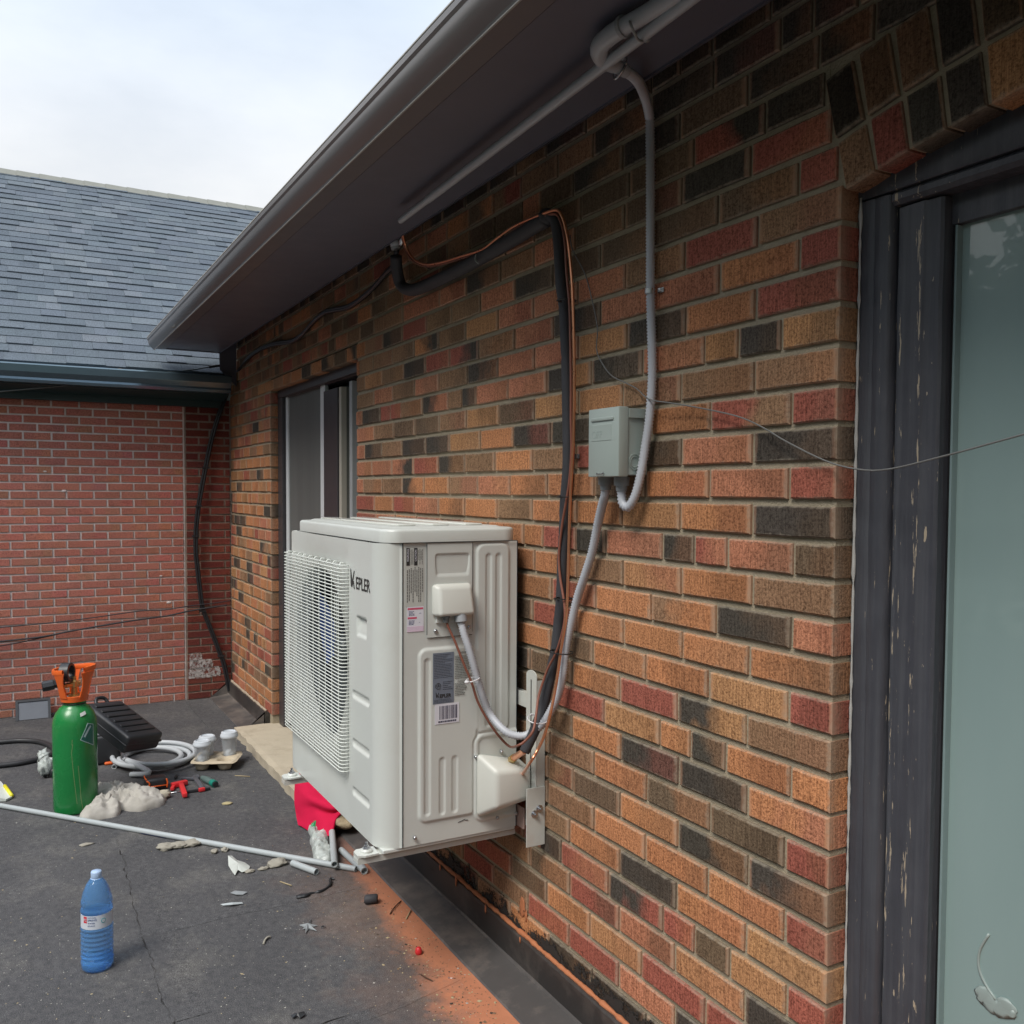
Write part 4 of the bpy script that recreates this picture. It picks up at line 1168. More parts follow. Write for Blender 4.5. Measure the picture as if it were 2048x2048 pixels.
def klogo(M, h, m, parent, name='logo'):
    # stylised initial: slanting blade, stem and kicked leg
    polys = [[(0, 1.12), (.08, 1.16), (.30, .50), (.30, 0), (.14, 0), (.06, .20)], [(.36, 0), (.36, .42), (.66, 1.05), (.78, 1.05), (.50, .40)], [(.50, .36), (.62, .42), (.80, -.10), (.62, -.04)]]
    gs = []
    for p in polys: gs.append(prism([(a_*h, b_*h) for a_, b_ in p], 0, .0005, 'Z'))
    return obj(name, xf(join(*gs), M), m, parent)
klogo(MX(py0+.010, pz0+.022, RX+.0004), .0150, m_black, ac)
text('EPLER', .0170, MX(py0+.0235, pz0+.020, RX+.0006), m_black, 'lettering', ac, sx=.95, bold=.0004)
b0 = xp(870, 1408, RX); by0, bz1 = b0.y, .992
obj('barcode_sticker', q2(by0, .925, by0+.088, bz1, RX), m_lab_w, ac)
gs = []; r_ = random.Random(5); y = by0+.016
while y < by0+.078:
    wd = r_.choice([.0012, .0012, .0024, .0036]); gs.append(q2(y, .940, y+wd, .985, RX+.0004)); y += wd+r_.choice([.0012, .0024])
gs.append(textlines(by0+.012, by0+.082, .929, .936, 1, x=RX+.0004, seed=12, thick=.8))
obj('barcode', join(*gs), mat('barcode ink', (.06,.06,.10), .5), ac)
wy0 = py1+.004
obj('fine_print', join(textlines(wy0, wy0+.070, 1.070, 1.150, 14, seed=13, thick=.35, x=RX+.0004), textlines(wy0, wy0+.050, 1.014, 1.058, 8, seed=14, thick=.35, x=RX+.0004)), m_grey, ac)
text('WARNING', .009, MX(wy0+.01, 1.156, RX+.0004), m_grey, 'lettering', ac); text('WARNING', .009, MX(wy0+.008, 1.060, RX+.0004), m_grey, 'lettering', ac)
obj('drain_mark', tube([tuple(xp(a_, b_, UX+.001)) for a_, b_ in ((916,1645),(925,1641),(928,1639),(931,1640),(936,1640))], .0011, 5), m_black, ac)
# maker's name on the front
def MF(x, z, y=UYF-.0012): return Matrix(((1,0,0,x),(0,0,-1,y),(0,1,0,z),(0,0,0,1)))
q0, q1 = wp(701.5, 1160, UYF), wp(739, 1172, UYF)
klogo(MF(q0.x, 1.365), .055, m_black, ac)
text('EPLER', .0600, MF(q0.x+.055, 1.3630), m_black, 'lettering', ac, sx=.90, bold=.0006)
# wire grille
gr = []
GL, GR_ = -3.812, -3.055; GY = UYF-.030
nw_ = 58
zs = [.712+(1.437-.712)*i/(nw_-1) for i in range(nw_)]
for i, z in enumerate(zs):
    P = [(GL+.006, UYF+.004, z), (GL, GY+.018, z), (GL+.004, GY+.005, z), (GL+.020, GY, z), (GR_-.020, GY, z), (GR_-.004, GY+.006, z), (GR_, GY+.018, z), (GR_-.002, UYF+.004, z)]
    gr.append(tube(P, .0021, 6))
grille = obj('grille', join(*gr), m_acw, ac, True)
gv = []
for i in range(10):
    x = GL+.035+(GR_-GL-.07)*i/9
    P = [(x, UYF, zs[-1]+.004), (x, GY+.014, zs[-1]+.008), (x, GY+.0035, zs[-1]-.004), (x, GY+.0035, zs[0]+.004), (x, GY+.014, zs[0]-.008), (x, UYF, zs[0]-.004)]
    gv.append(tube(P, .0021, 6))
obj('grille_upright', join(*gv), m_acw, grille, True)
gv = []
for (x0, z0_, z1_) in ((-3.10, 1.17, 1.33), (-3.12, 1.17, 1.33), (-3.14, 1.17, 1.33), (-3.10, .72, .83), (-3.12, .72, .83), (-3.14, .72, .83), (-3.70, 1.20, 1.33), (-3.72, 1.20, 1.33), (-3.70, .74, .85), (-3.72, .74, .85)):
    gv.append(tube([(x0, GY+.006, z0_), (x0, GY+.006, z1_)], .0018, 5))
obj('grille_tie', join(*gv), m_acw, grille, True)

# ------------------------------------------------------------------ wall bracket
m_brk = mat('cream coated bracket', (.56,.58,.54), .4, 0, .05, 9, .04, 30, .5, dirt=(.45,.27,.18), dirt_amt=.25)
br = thing('wall_bracket', 'cream steel wall bracket with two arms bolted under the air conditioner', 'wall bracket', (-2.68, W, .57))
def chan(x0, x1, y0, y1, z0, z1, t=.003):   # U channel standing upright, open towards the wall
    return join(box(x0, y0, z0, x1, y0+t, z1), box(x0, y0+t, z0, x0+t, y1, z1), box(x1-t, y0+t, z0, x1, y1, z1))
def bar_at(xc):
    zt = 1.090
    g = join(bbox(xc-.034, W-.038, .548, xc+.034, W-.034, zt-.02, .001), box(xc-.034, W-.0335, .548, xc-.031, W-.003, zt-.03), box(xc+.031, W-.0335, .548, xc+.034, W-.003, zt-.03))
    arcp = [(xc-.034, zt-.02)]+[(xc-.034*math.cos(a), zt-.02+.022*math.sin(a)) for a in [math.pi*i/10 for i in range(11)]]
    g = join(g, prism(arcp[1:], W-.038, W-.034, 'Y'))
    o = obj('upright', g, m_brk, br); 
    obj('slot', box(xc-.003, W-.0386, .70, xc+.003, W-.0382, 1.06), m_seam, o)
    return o
for xc in (-2.664, -3.56):
    bar_at(xc)
for xc in (-2.792, -3.690):
    yt = .962
    arm = join(bbox(xc-.022, yt+.001, .5105, xc+.022, W-.042, .5170, .001), box(xc-.022, yt, .4935, xc-.019, W-.039, .5100), box(xc+.019, yt, .4935, xc+.022, W-.039, .5100), box(xc-.019, yt, .4965, xc+.019, yt+.003, .5100))
    o = obj('arm', arm, m_brk, br)
    if xc > -3: obj('arm_web', bbox(-2.775, UYB+.006, .531, -2.700, W-.040, .606, .002), mat('dusty pink coated steel', (.46,.33,.29), .5, 0, .15, 20), br)
    # unit foot on the arm
    ft = prism([(xc-.034, 0.975), (xc-.020, .962), (xc+.020, .962), (xc+.032, .985), (xc+.030, 1.03), (xc-.034, 1.035)], .5176, .5236, 'Z')
    obj('foot', join(ft, lathe([(.020, 0), (.020, .006), (.016, .011), (.0, .011)], (xc, .999, .5236), 18)), m_ac, br, True, angle=30)
    obj('bolt', join(lathe([(.014, 0), (.014, .003), (.0085, .003), (.0085, .010), (.0, .010)], (xc, .999, .535), 6), lathe([(.005, .0), (.005, .020), (0, .020)], (xc, .999, .535), 8)), m_steel, br)
# lower gusset plate of the near upright
obj('gusset', prism([(W-.115, .546), (W-.045, .500), (W+.0-.004, .500), (W-.004, .660), (W-.045, .660)], -2.629, -2.626, 'X') if False else bbox(-2.629, W-.075, .500, -2.6255, W-.0035, .70, .0008), m_brk, br)
for (a_, b_) in ((1069,1628), (1079,1617)):
    p = xp(a_, b_, -2.6245); obj('bolt', lathe([(.013, 0), (.013, .002), (.0085, .002), (.0085, .009), (.004, .009), (.004, .016), (0, .016)], (-2.6254, p.y, p.z), 12, 'X'), m_steel, br)
obj('crossbar', join(box(-3.60, W-.030, .96, -2.70, W-.004, 1.0), box(-3.60, W-.0345, .955, -2.70, W-.031, 1.005)), m_brk, br)
# ------------------------------------------------------------------ disconnect box
m_box = mat('grey-green box enamel', (.36,.42,.39), .38, 0, .03, 6, .03, 30, .5)
m_cond = mat('grey flexible conduit', (.50,.52,.56), .42, 0, .05, 10, .03, 30, .4)
m_pvc = mat('grey rigid conduit', (.40,.43,.46), .35, 0, .06, 6, .04, 20, .5)
m_fit = mat('grey plastic fitting', (.27,.29,.30), .45, 0, .06, 12, .05, 30)
BYF = W-.105
p_tl = wp(1177, 815, BYF); p_br = wp(1237, 953, BYF)
bx0, bx1 = p_tl.x, p_br.x-.004
bz1 = wp(1237, 812, BYF).z; bz0 = wp(1237, 953, BYF).z
db = thing('disconnect_box', 'grey-green electrical disconnect box fixed on the brick wall above the unit', 'electrical box', ((bx0+bx1)/2, W, bz0))
obj('back_box', bbox(bx0+.006, BYF+.028, bz0+.005, bx1-.002, W-.002, bz1-.006, .002), m_box, db)
obj('cover', bbox(bx0, BYF, bz0, bx1+.003, BYF+.034, bz1, .004), m_box, db, True, angle=40)
obj('cover_flange', box(bx0+.006, BYF+.0345, bz1-.030, bx1+.0045, W-.01, bz1-.004), m_box, db)
obj('raised_bar', bbox(bx0+.018, BYF-.004, bz1-.036, bx1-.022, BYF+.002, bz1-.026, .002), m_box, db, True)
m_emb = mat('embossed letters', (.33,.39,.365), .4)
def MW(x, z, y): return Matrix(((1,0,0,x),(0,0,-1,y),(0,1,0,z),(0,0,0,1)))
obj('embossed_panel', bbox(bx0+.018, BYF-.0012, bz1-.092, bx1-.030, BYF+.001, bz1-.046, .001), m_box, db)
text('OFF', .030, MW(bx0+.022, bz1-.084, BYF-.0014), m_emb, 'lettering', db, ext=.0006, sx=.95)
for yy, rr in ((W-.048, .019), (W-.048, .0135)):
    obj('knockout', tube([(bx1+.0005, yy+rr*math.cos(t), bz0+.042+rr*math.sin(t)*1.15) for t in [2*math.pi*i/24 for i in range(25)]], .0011, 5), m_box, db, True)
obj('hasp', tube([(bx0+.05, BYF-.003, bz0+.010), (bx0+.054, BYF-.006, bz0+.007), (bx0+.080, BYF-.006, bz0+.0075), (bx0+.084, BYF-.003, bz0+.012)], .0022, 6), m_steel, db)
# ------------------------------------------------------------------ corrugated flexible conduits
def flex(pts, r, pitch=.0092, amp=.0017, n=12):
    P = resample(smooth_path(pts, 8), pitch/2)
    return tube(P, lambda t, i: r+(amp if i % 2 == 0 else -amp), n)
cy = W-.018
yb = BYF+.072
up_pts = [gp(1244,139,SZ-.036), gp(1262,149,SZ-.034), gp(1276,163,SZ-.032), wp(1285,180,W-.10), wp(1294,207,W-.055), wp(1298,228,W-.030), wp(1300,248,cy), wp(1301,341,cy), wp(1301,507,cy), wp(1301,583,cy), wp(1304,700,cy), wp(1304,762,cy), wp(1299,835,W-.024), wp(1290,897,W-.03), wp(1281,950,W-.038), wp(1270,992,W-.045), wp(1257,1014,W-.05), wp(1246,1008,W-.055), wp(1243,990,W-.055), wp(1243,974,W-.055)]
cu_ = thing('flexible_conduit', 'light grey corrugated conduit dropping from the eave into the disconnect box', 'conduit', up_pts[-1], 'corrugated grey conduits')
obj('hose', flex(up_pts, .0122), m_cond, cu_, True)
def fitting(p, d_, r, L, parent, mt=m_fit):
    d_ = Vector(d_).normalized(); P = [p, p+d_*L*.28, p+d_*L*.281, p+d_*L*.72, p+d_*L*.74, p+d_*L]
    R_ = [r*.80, r*.86, r*1.12, r*1.16, r*.95, r*.80]
    return obj('fitting', tube(P, lambda t, i: R_[i], 14), mt, parent, True, angle=35)
fitting(up_pts[-1]-Vector((0,0,.012)), (0, 0, 1), .0195, .055, cu_)
b0_ = (bx0+bx1)/2
X7 = UX+.050
lo_pts = [wp(1211.5,972,W-.055), wp(1210,990,W-.052), wp(1204,1012,W-.045), wp(1195,1052,W-.035), wp(1184,1105,W-.03), wp(1170,1150,W-.03), wp(1155,1195,W-.03), wp(1143,1245,W-.032), wp(1132,1297,W-.036), wp(1126,1348,W-.040), wp(1116,1390,W-.045), wp(1101,1423,W-.055), wp(1083,1450,W-.07),
          wp(1058,1468,1.485), wp(1037,1472,1.455), wp(1010,1462,1.42), xp(980,1428,UX+.07), xp(962,1383,UX+.065), xp(948,1333,UX+.062), xp(937,1295,UX+.055), xp(928,1268,UX+.045), xp(922.5,1246,UX+.036)]
cl_ = thing('flexible_conduit', 'light grey corrugated conduit looping from the disconnect box to the unit', 'conduit', lo_pts[-1], 'corrugated grey conduits')
obj('hose', flex(lo_pts, .0125), m_cond, cl_, True)
fitting(lo_pts[0]-Vector((0,0,.012)), (0, 0, 1), .0195, .055, cl_)
tp = xp(921, 1231, UX+.032)
obj('fitting', join(tube([lo_pts[-1]-Vector((0,0,.006)), lo_pts[-1]+Vector((0,0,.004)), lo_pts[-1]+Vector((0,0,.0045)), tp, tp+Vector((0,0,.002)), tp+Vector((0,0,.012))], lambda t, i: [.014,.0145,.0205,.0205,.017,.017][i], 14)), mat('pale grey fitting', (.36,.38,.40), .4), cl_, True, angle=35)
# strap clamps on the wall
def strap(px, py, y, wdt, name_lab, h=.014, grp='zinc pipe straps'):
    p = wp(px, py, y); t = thing('pipe_strap', name_lab, 'strap', (p.x, W, p.z), grp)
    P = [(p.x+wdt*math.cos(a), W-.018+.0165*-math.sin(a), 0) for a in [math.pi*i/10 for i in range(11)]]
    V, Fc = [], []
    pr = [(x, y_) for x, y_, _ in P]
    pr = pr + [(x*1.0+(p.x-x)*.10, y_+.0015) for x, y_ in reversed(pr)]
    obj('band', prism(pr, p.z-h/2, p.z+h/2, 'Z'), m_steel, t)
    obj('tab', bbox(p.x+wdt-.001, W-.005, p.z-h/2, p.x+wdt+.026, W-.002, p.z+h/2, .001), m_steel, t)
    obj('screw', lathe([(0, .007), (.006, .0065), (.0065, .004), (.0065, 0)], (p.x+wdt+.014, W-.005, p.z), 10, 'Y', cap=False) if False else join(cbox(p.x+wdt+.014, W-.008, p.z, .010, .006, .010)), m_steel, t)
    return t
strap(1301, 583, cy, .0145, 'small zinc strap holding the upper corrugated conduit to the brick')
strap(1135, 913, W-.02, .019, 'zinc strap holding the black insulated pipe beside the disconnect box')

# ------------------------------------------------------------------ insulated line set, copper pipes
m_foam = mat('black foam insulation', (.050,.050,.056), .62, 0, .22, 10, .25, 90, .35)
m_cop = mat('bright copper', (.80,.36,.20), .30, .85, .12, 14, .08, 40)
m_copd = mat('dull copper', (.42,.17,.10), .45, .55, .2, 14, .10, 40)
m_brass = mat('brass nut', (.62,.44,.18), .35, .9, .1, 20, .08, 50)
m_brown = mat('brown cable sheath', (.23,.085,.055), .5, 0, .1, 12, .05, 30)
iy = W-.022
ins = [wp(1092,431,iy-.012), wp(1106,434,iy-.015), wp(1112,448,iy-.010), wp(1117,490,iy), wp(1122,569,iy), wp(1128,615,iy), wp(1132,693,iy), wp(1134,760,iy), wp(1135,824,iy), wp(1136,886,iy), wp(1135,948,iy), wp(1130,1010,iy), wp(1128,1073,iy), wp(1125,1121,iy), wp(1122,1203,iy), wp(1117,1250,iy), wp(1112,1297,iy-.004), wp(1105,1330,iy-.01), wp(1097,1369,iy-.02), wp(1087,1410,1.525), wp(1077,1442,1.505), wp(1063,1475,1.485), wp(1049,1503,1.465)]
li = thing('insulated_pipe', 'black foam insulated pipe running down the brick wall to the unit', 'pipe', ins[-1])
P = resample(smooth_path(ins, 6), .012)
obj('foam_sleeve', tube(P, lambda t, i: .0175*(1+.05*mnoise.noise(Vector((i*.15, 0, 0)))-(.10 if i % 43 == 0 else 0)), 16), m_foam, li, True)
st_ = [ins[-1]+(ins[-1]-ins[-2]).normalized()*-.004, xp(1026, 1517, UX+.055)]
obj('copper_stub', tube(resample([Vector(st_[0]), Vector(st_[1])], .006), .0105, 14), m_cop, li, True)
obj('brass_nut', tube([Vector(st_[1])+(Vector(st_[1])-Vector(st_[0])).normalized()*q for q in (-.012, -.010, .018, .022, .030)], lambda t, i: [.0125,.0145,.0145,.010,.008][i], 6), m_brass, li)
# the run under the eave, to the left
hz = [wp(1096,437,iy-.010), wp(1075,448,iy-.012), wp(1040,470,iy-.012), wp(980,505,iy-.012), wp(930,533,iy-.012), wp(885,556,iy-.010), wp(850,572,iy-.008), wp(822,580,iy-.01), wp(802,570,iy-.02), wp(794,540,iy-.045), wp(792,512,iy-.06)]
obj('foam_sleeve', tube(resample(smooth_path(hz, 6), .02), .026, 16), m_foam, li, True)
obj('foam_elbow', blob(wp(1094,434,iy-.012), .030, .028, .028, 2, 12, .10), m_foam, li, True)
c1 = [wp(801,452,W-.12), wp(806,470,W-.10), wp(811,490,W-.07), wp(822,512,W-.055), wp(836,524,W-.055), wp(856,529,W-.055), wp(885,524,W-.055), wp(925,512,W-.055), wp(965,499,W-.055), wp(990,480,W-.055), wp(1030,452,W-.052), wp(1080,430,W-.055), wp(1112,420,W-.058), wp(1124,432,W-.05), wp(1131,455,W-.046), wp(1137,486,W-.045), wp(1143,548,W-.045), wp(1146,610,W-.045), wp(1148,693,W-.045), wp(1148.5,760,W-.045), wp(1148,824,W-.045), wp(1147,886,W-.045), wp(1144,940,W-.045), wp(1141,990,W-.045), wp(1139,1052,W-.045), wp(1137,1121,W-.045), wp(1135,1193,W-.045), wp(1131,1245,W-.05), wp(1122,1300,W-.06), wp(1112,1370,W-.075), wp(1100,1430,W-.10), wp(1088,1472,1.46), wp(1074,1502,1.44), wp(1061,1524,1.42), xp(1045,1549,UX+.09)]
cp = thing('copper_pipe', 'bright bare copper pipe tied along the black insulated pipe', 'pipe', c1[-1])
obj('tube', tube(resample(smooth_path(c1, 6), .012), .0048, 10), m_cop, cp, True)
c2 = [wp(801,455,W-.115), wp(804,474,W-.098), wp(809,494,W-.07), wp(820,516,W-.053), wp(836,528,W-.05), wp(856,533,W-.05), wp(886,528,W-.05), wp(926,516,W-.05), wp(966,503,W-.05), wp(994,486,W-.05), wp(1032,457,W-.05), wp(1080,436,W-.05), wp(1110,428,W-.05), wp(1120,440,W-.043), wp(1127,465,W-.042), wp(1131,500,W-.042), wp(1133,545,W-.042), wp(1139,610,W-.042), wp(1141,693,W-.042), wp(1142,760,W-.043), wp(1142,840,W-.043), wp(1143,900,W-.043), wp(1139,960,W-.043), wp(1132,1005,W-.043), wp(1124,1052,W-.042), wp(1118,1110,W-.042), wp(1120,1152,W-.043), wp(1127,1195,W-.044), wp(1130,1224,W-.045), wp(1128,1250,W-.047), wp(1120,1282,W-.05), wp(1110,1310,W-.052), wp(1097,1334,W-.06), wp(1087,1361,W-.07), wp(1077,1394,1.49), wp(1072,1431,1.465), wp(1066,1462,1.44), wp(1050,1482,1.42), wp(1036,1491,1.40), xp(1019,1493,UX+.075), xp(996,1470,UX+.075), xp(974,1438,UX+.072), xp(955,1402,UX+.068), xp(944,1367,UX+.066), xp(928,1329,UX+.06), xp(910,1283,UX+.045), xp(896,1253,UX+.034), xp(892,1240,UX+.030)]
cb = thing('control_cable', 'brown sheathed cable from the unit terminal up along the insulated pipe', 'cable', c2[-1])
obj('cable', tube(resample(smooth_path(c2, 6), .012), .0042, 8), m_brown, cb, True)
g_ = c2[-1]
obj('cable_gland', tube([g_+Vector((0,0,-.008)), g_+Vector((0,0,.006)), g_+Vector((0,0,.0065)), g_+Vector((0,0,.020)), g_+Vector((0,0,.030))], lambda t, i: [.010,.0115,.0145,.0145,.011][i], 12), mat('dark grey gland', (.12,.13,.13), .5), cb, True, angle=30)
# cable ties
m_tie = mat('black nylon tie', (.02,.02,.02), .45); m_tiew = mat('white nylon tie', (.66,.66,.68), .45)
def tie(c, ax, ra, rb, m, lab, head=True, grp='black cable ties on the pipe bundle'):
    ax = Vector(ax).normalized(); u = ax.cross(Vector((0, 1, 0))).normalized(); v_ = ax.cross(u)
    P = [c+u*ra*math.cos(t)+v_*rb*math.sin(t) for t in [2*math.pi*i/20 for i in range(21)]]
    gs = [tube(P, .0020, 6)]
    if head: hp = c+u*ra; gs.append(cbox(hp.x, hp.y-.004, hp.z, .009, .007, .006)); gs.append(tube([hp+Vector((0,-.006,0)), hp+Vector((.014,-.016,.006))], .0013, 5))
    o = obj('cable_tie', join(*gs), m, None, True, angle=40); tag(o, lab, 'cable tie', grp); return o
dn = (0, 0, 1)
tie(wp(1133,601,W-.033), (.05,0,1), .029, .031, m_tie, 'topmost black tie round the copper and foam pipe, below the eave')
tie(wp(1134,994,W-.033), (.0,0,1), .029, .031, m_tie, 'black tie below the zinc strap where the copper pipes part')
tie(wp(1127,1197,W-.036), (.0,0,1), .027, .031, m_tie, 'black tie on the pipes halfway between the strap and the bracket')
tie(wp(1122,1304,W-.045), (.0,0,1), .044, .034, m_tie, 'black tie binding the pipes and the corrugated conduit above the bracket')
tie(wp(1075,1438,1.49), (.3,0,1), .030, .034, m_tiew, 'white tie round the pipes at the top of the bracket', grp='white cable ties')
tie(xp(940,1362,UX+.066), (-.35,.35,1), .001, .001, m_tiew, 'x', head=False).location.z -= 0
bpy.data.objects.remove([o for o in COL.objects if o.get('label') == 'x'][0])
tc_ = xp(945,1359,UX+.065)
P = [tc_+Vector((.020*math.sin(t), .024*math.cos(t), .006*math.cos(t))) for t in [2*math.pi*i/20 for i in range(21)]]
o = obj('cable_tie', join(tube(P, .0022, 6), blob(tc_+Vector((.012,-.026,-.004)), .008,.009,.006, 3, 8, .1)), m_tiew, None, True, angle=40); tag(o, 'white tie joining the brown cable to the corrugated conduit on the unit side', 'cable tie', 'white cable ties')
tie(wp(856,531,W-.045), (1,0,0), .010, .010, m_tie, 'left black tie on the copper pipes under the eave', False)
tie(wp(925,515,W-.045), (1,0,0), .010, .010, m_tie, 'right black tie on the copper pipes under the eave', False)

# ------------------------------------------------------------------ rigid conduits under the soffit
SZP = SZ-.050
a, c_ = gp(801, 441, SZP), gp(1276, 79, SZP)
ym = (a.y+c_.y)/2
rc = thing('rigid_conduit', 'long thin grey conduit hanging straight below the dark soffit', 'conduit', (a.x, ym, SZP), 'rigid conduits under the eave')
dirv = (c_-a); far_ = a+dirv*2.1
obj('pipe', tube([a, a+dirv*.18], .0118, 12), m_pvc, rc, True, angle=50)
obj('pipe', tube([a+dirv*.18, far_], .0135, 12), m_pvc, rc, True, angle=50)
SZQ = SZ-.030
e_pts = [gp(1500,-110,SZQ), gp(1348,-8,SZQ), gp(1286,31,SZQ), gp(1245,54,SZQ)]
bgp = thing('rigid_conduit', 'thick grey conduit with a bend under the soffit at the top of the picture', 'conduit', e_pts[1], 'rigid conduits under the eave')
obj('pipe', tube([e_pts[0]+(e_pts[0]-e_pts[1])*.6, e_pts[1], e_pts[2], e_pts[3]], .019, 14), m_pvc, bgp, True, angle=50)
el = [gp(1249,52,SZQ), gp(1225,68,SZQ), gp(1205,85,SZQ), gp(1198,100,SZQ-.004), gp(1206,118,SZQ-.008), gp(1222,129,SZ-.038), gp(1240,136,SZ-.037), gp(1252,143,SZ-.036)]
obj('elbow', tube(resample(smooth_path(el, 6), .01), lambda t, i: .0215-.006*sst(.55, .9, t), 14), m_pvc, bgp, True)
obj('coupling_ring', tube([gp(1243,55,SZQ), gp(1249,52,SZQ)], .0245, 14), m_fit, bgp)
tcx = gp(1270, 52, SZQ+.0)
P = [gp(1256,31,SZ-.002), gp(1262,50,SZQ-.022), gp(1275,78,SZP-.020), gp(1288,82,SZP-.008), gp(1296,79,SZP+.004)]
o = obj('cable_tie', join(tube(smooth_path(P, 5), .0030, 6), cbox(P[3].x+.01, P[3].y, P[3].z, .014, .012, .010)), m_fit, None, True); tag(o, 'grey tie round the two rigid conduits below the soffit', 'cable tie')
o = obj('hose_clamp', tube([gp(1240,137,SZ-.037)+Vector((0, .0255*math.sin(t)*.4, .0255*math.sin(t)))+Vector((.022*math.cos(t), 0, 0)) for t in [2*math.pi*i/20 for i in range(21)]], .003, 6), m_steel, None, True); tag(o, 'thin shiny steel clamp where the conduit meets the bend at the eave', 'clamp')
# connectors where the left cables drop out of the eave
cn = thing('cable_connector', 'pair of grey and zinc cable connectors hanging below the soffit', 'connector', wp(790,480,W-.09))
obj('elbow_body', tube(smooth_path([wp(789,430,W-.09), wp(788,455,W-.09), wp(789,480,W-.085), wp(792,498,W-.08)], 4), .021, 12), m_fit, cn, True)
obj('clamp', join(tube([wp(803,462,W-.09), wp(803,490,W-.085)], .011, 10)), m_steel, cn, True)
obj('collar', tube([wp(790,478,W-.085), wp(792,493,W-.08)], .0245, 12), m_pvc, cn, True)
# ------------------------------------------------------------------ black cables along the eave and down the corner
m_cab = mat('black cable jacket', (.022,.024,.028), .35, 0, .15, 8, .05, 20)
cpts = [(793,497,0),(789,528,0),(772,546,0),(739,583,0),(700,612,0),(672,619,0),(651,624,0),(628,642,0),(603,670,0),(582,683,0),(549,688,0),(516,701,0),(489,724,0)]
low = [(470,755),(454,786),(437,832),(423,879),(412,931),(402,983),(396,1021),(392,1063),(392,1109),(395,1135),(400,1180),(406,1217),(420,1254),(439,1304),(448,1329),(460,1382)]
for k in range(2):
    o_ = (k*4.2-2.1)
    P = [wp(a_+o_*.5, b_-o_, W-.018-.02*(1 if i == 0 else 0)) for i, (a_, b_, _) in enumerate(cpts)]
    P += [xp(a_+o_*1.1, b_, -7.60) for a_, b_ in low]
    o = obj('black_cable', tube(resample(smooth_path(P, 5), .03), .0105, 8), m_cab, None, True)
    tag(o, ['upper of the two black cables looping along the eave and down the corner', 'lower of the two black cables looping along the eave and down the corner'][k], 'cable', 'black cables at the house corner')
for i, (a_, b_) in enumerate([(397,1012),(391,1072),(405,1222),(442,1312),(412,935)]):
    q = xp(a_, b_, -7.60); o = obj('cable_band', tube([q+Vector((0,0,-.012)), q+Vector((0,0,.012))], .0, 4) if False else cbox(q.x, q.y, q.z, .028, .052, .014), m_cab, None)
    tag(o, 'black band round the pair of hanging cables, %s' % ['near their middle', 'at their widest bow', 'where the thin wires cross', 'low near the roof', 'below the neighbour gutter'][i], 'band', 'bands on the hanging cables')
# bracket piece at the end of the eave
q = [xp(443,737,-7.42), xp(447,736,-7.42), xp(459,762,-7.42), xp(455,770,-7.42)]
o = obj('eave_bracket', ([tuple(p) for p in q]+[tuple(p+Vector((-.05,0,0))) for p in q], [(0,1,2,3),(7,6,5,4),(0,4,5,1),(1,5,6,2),(2,6,7,3),(3,7,4,0)]), mat('pale metal bracket', (.40,.40,.36), .4, .3), house)
# thin wires
m_wire = mat('thin grey wire', (.20,.20,.19), .4, .2, .1, 9)
def wire(name, P, r, m, lab, cat='wire', grp=None):
    o = obj(name, tube(resample(smooth_path(P, 6), .02), r, 6), m, None, True); tag(o, lab, cat, grp); return o
Pw = [wp(a_, b_, W-.012) for a_, b_ in [(1140,470),(1145,499),(1170,548),(1184,600),(1195,656),(1193,700),(1207,731),(1224,752),(1248,764),(1273,777)]]
Pw += [wp(1290,793,W-.03), wp(1306,801,W-.036), wp(1342,806,W-.03), wp(1400,816,W-.02), wp(1476,833,W-.02), wp(1528,856,W-.02), wp(1569,881,W-.02), wp(1652,922,W-.02), wp(1719,939,W-.01), wp(1780,938,W-.005), wp(1896,910,W-.02), wp(2060,865,W-.04)]
wire('thin_wire', Pw, .0019, m_wire, 'thin grey wire sagging across the brick wall to the right frame')
m_wdk = mat('dark service wire', (.035,.035,.040), .5)
WLX = LX+.06
wire('service_wire', [xp(a_, b_, -7.40) for a_, b_ in [(-60,789),(0,783),(90,775),(171,766),(250,756),(311,747),(380,740),(418,734)]], .0052, mat('grey service wire', (.10,.12,.12), .5), 'thin grey wire strung from the eave end across the neighbour gutter', grp='wires at the left')
wire('service_wire', [xp(a_, b_, -7.40) for a_, b_ in [(418,734),(430,732),(442,731)]], .011, m_wdk, 'short dark end fitting of the wire at the eave corner', 'wire end')
wire('service_wire', [xp(a_, b_, WLX) for a_, b_ in [(-60,1259),(0,1255),(108,1245),(195,1234),(280,1222),(330,1220),(379,1212),(430,1206),(462,1201)]], .0040, m_wdk, 'upper thin black wire crossing the red brick wall', grp='wires at the left')
wire('service_wire', [xp(a_, b_, WLX) for a_, b_ in [(-60,1289),(0,1283),(81,1274),(148,1261),(260,1242),(333,1232),(379,1222),(454,1210)]], .0064, m_wdk, 'thicker black wire crossing the red brick wall below the first', grp='wires at the left')
wire('service_wire', [xp(a_, b_, WLX-.01) for a_, b_ in [(-60,1300),(0,1292),(40,1285),(81,1276),(110,1270)]], .0040, m_wdk, 'short black wire joining the thicker one from below at the left edge', grp='wires at the left')
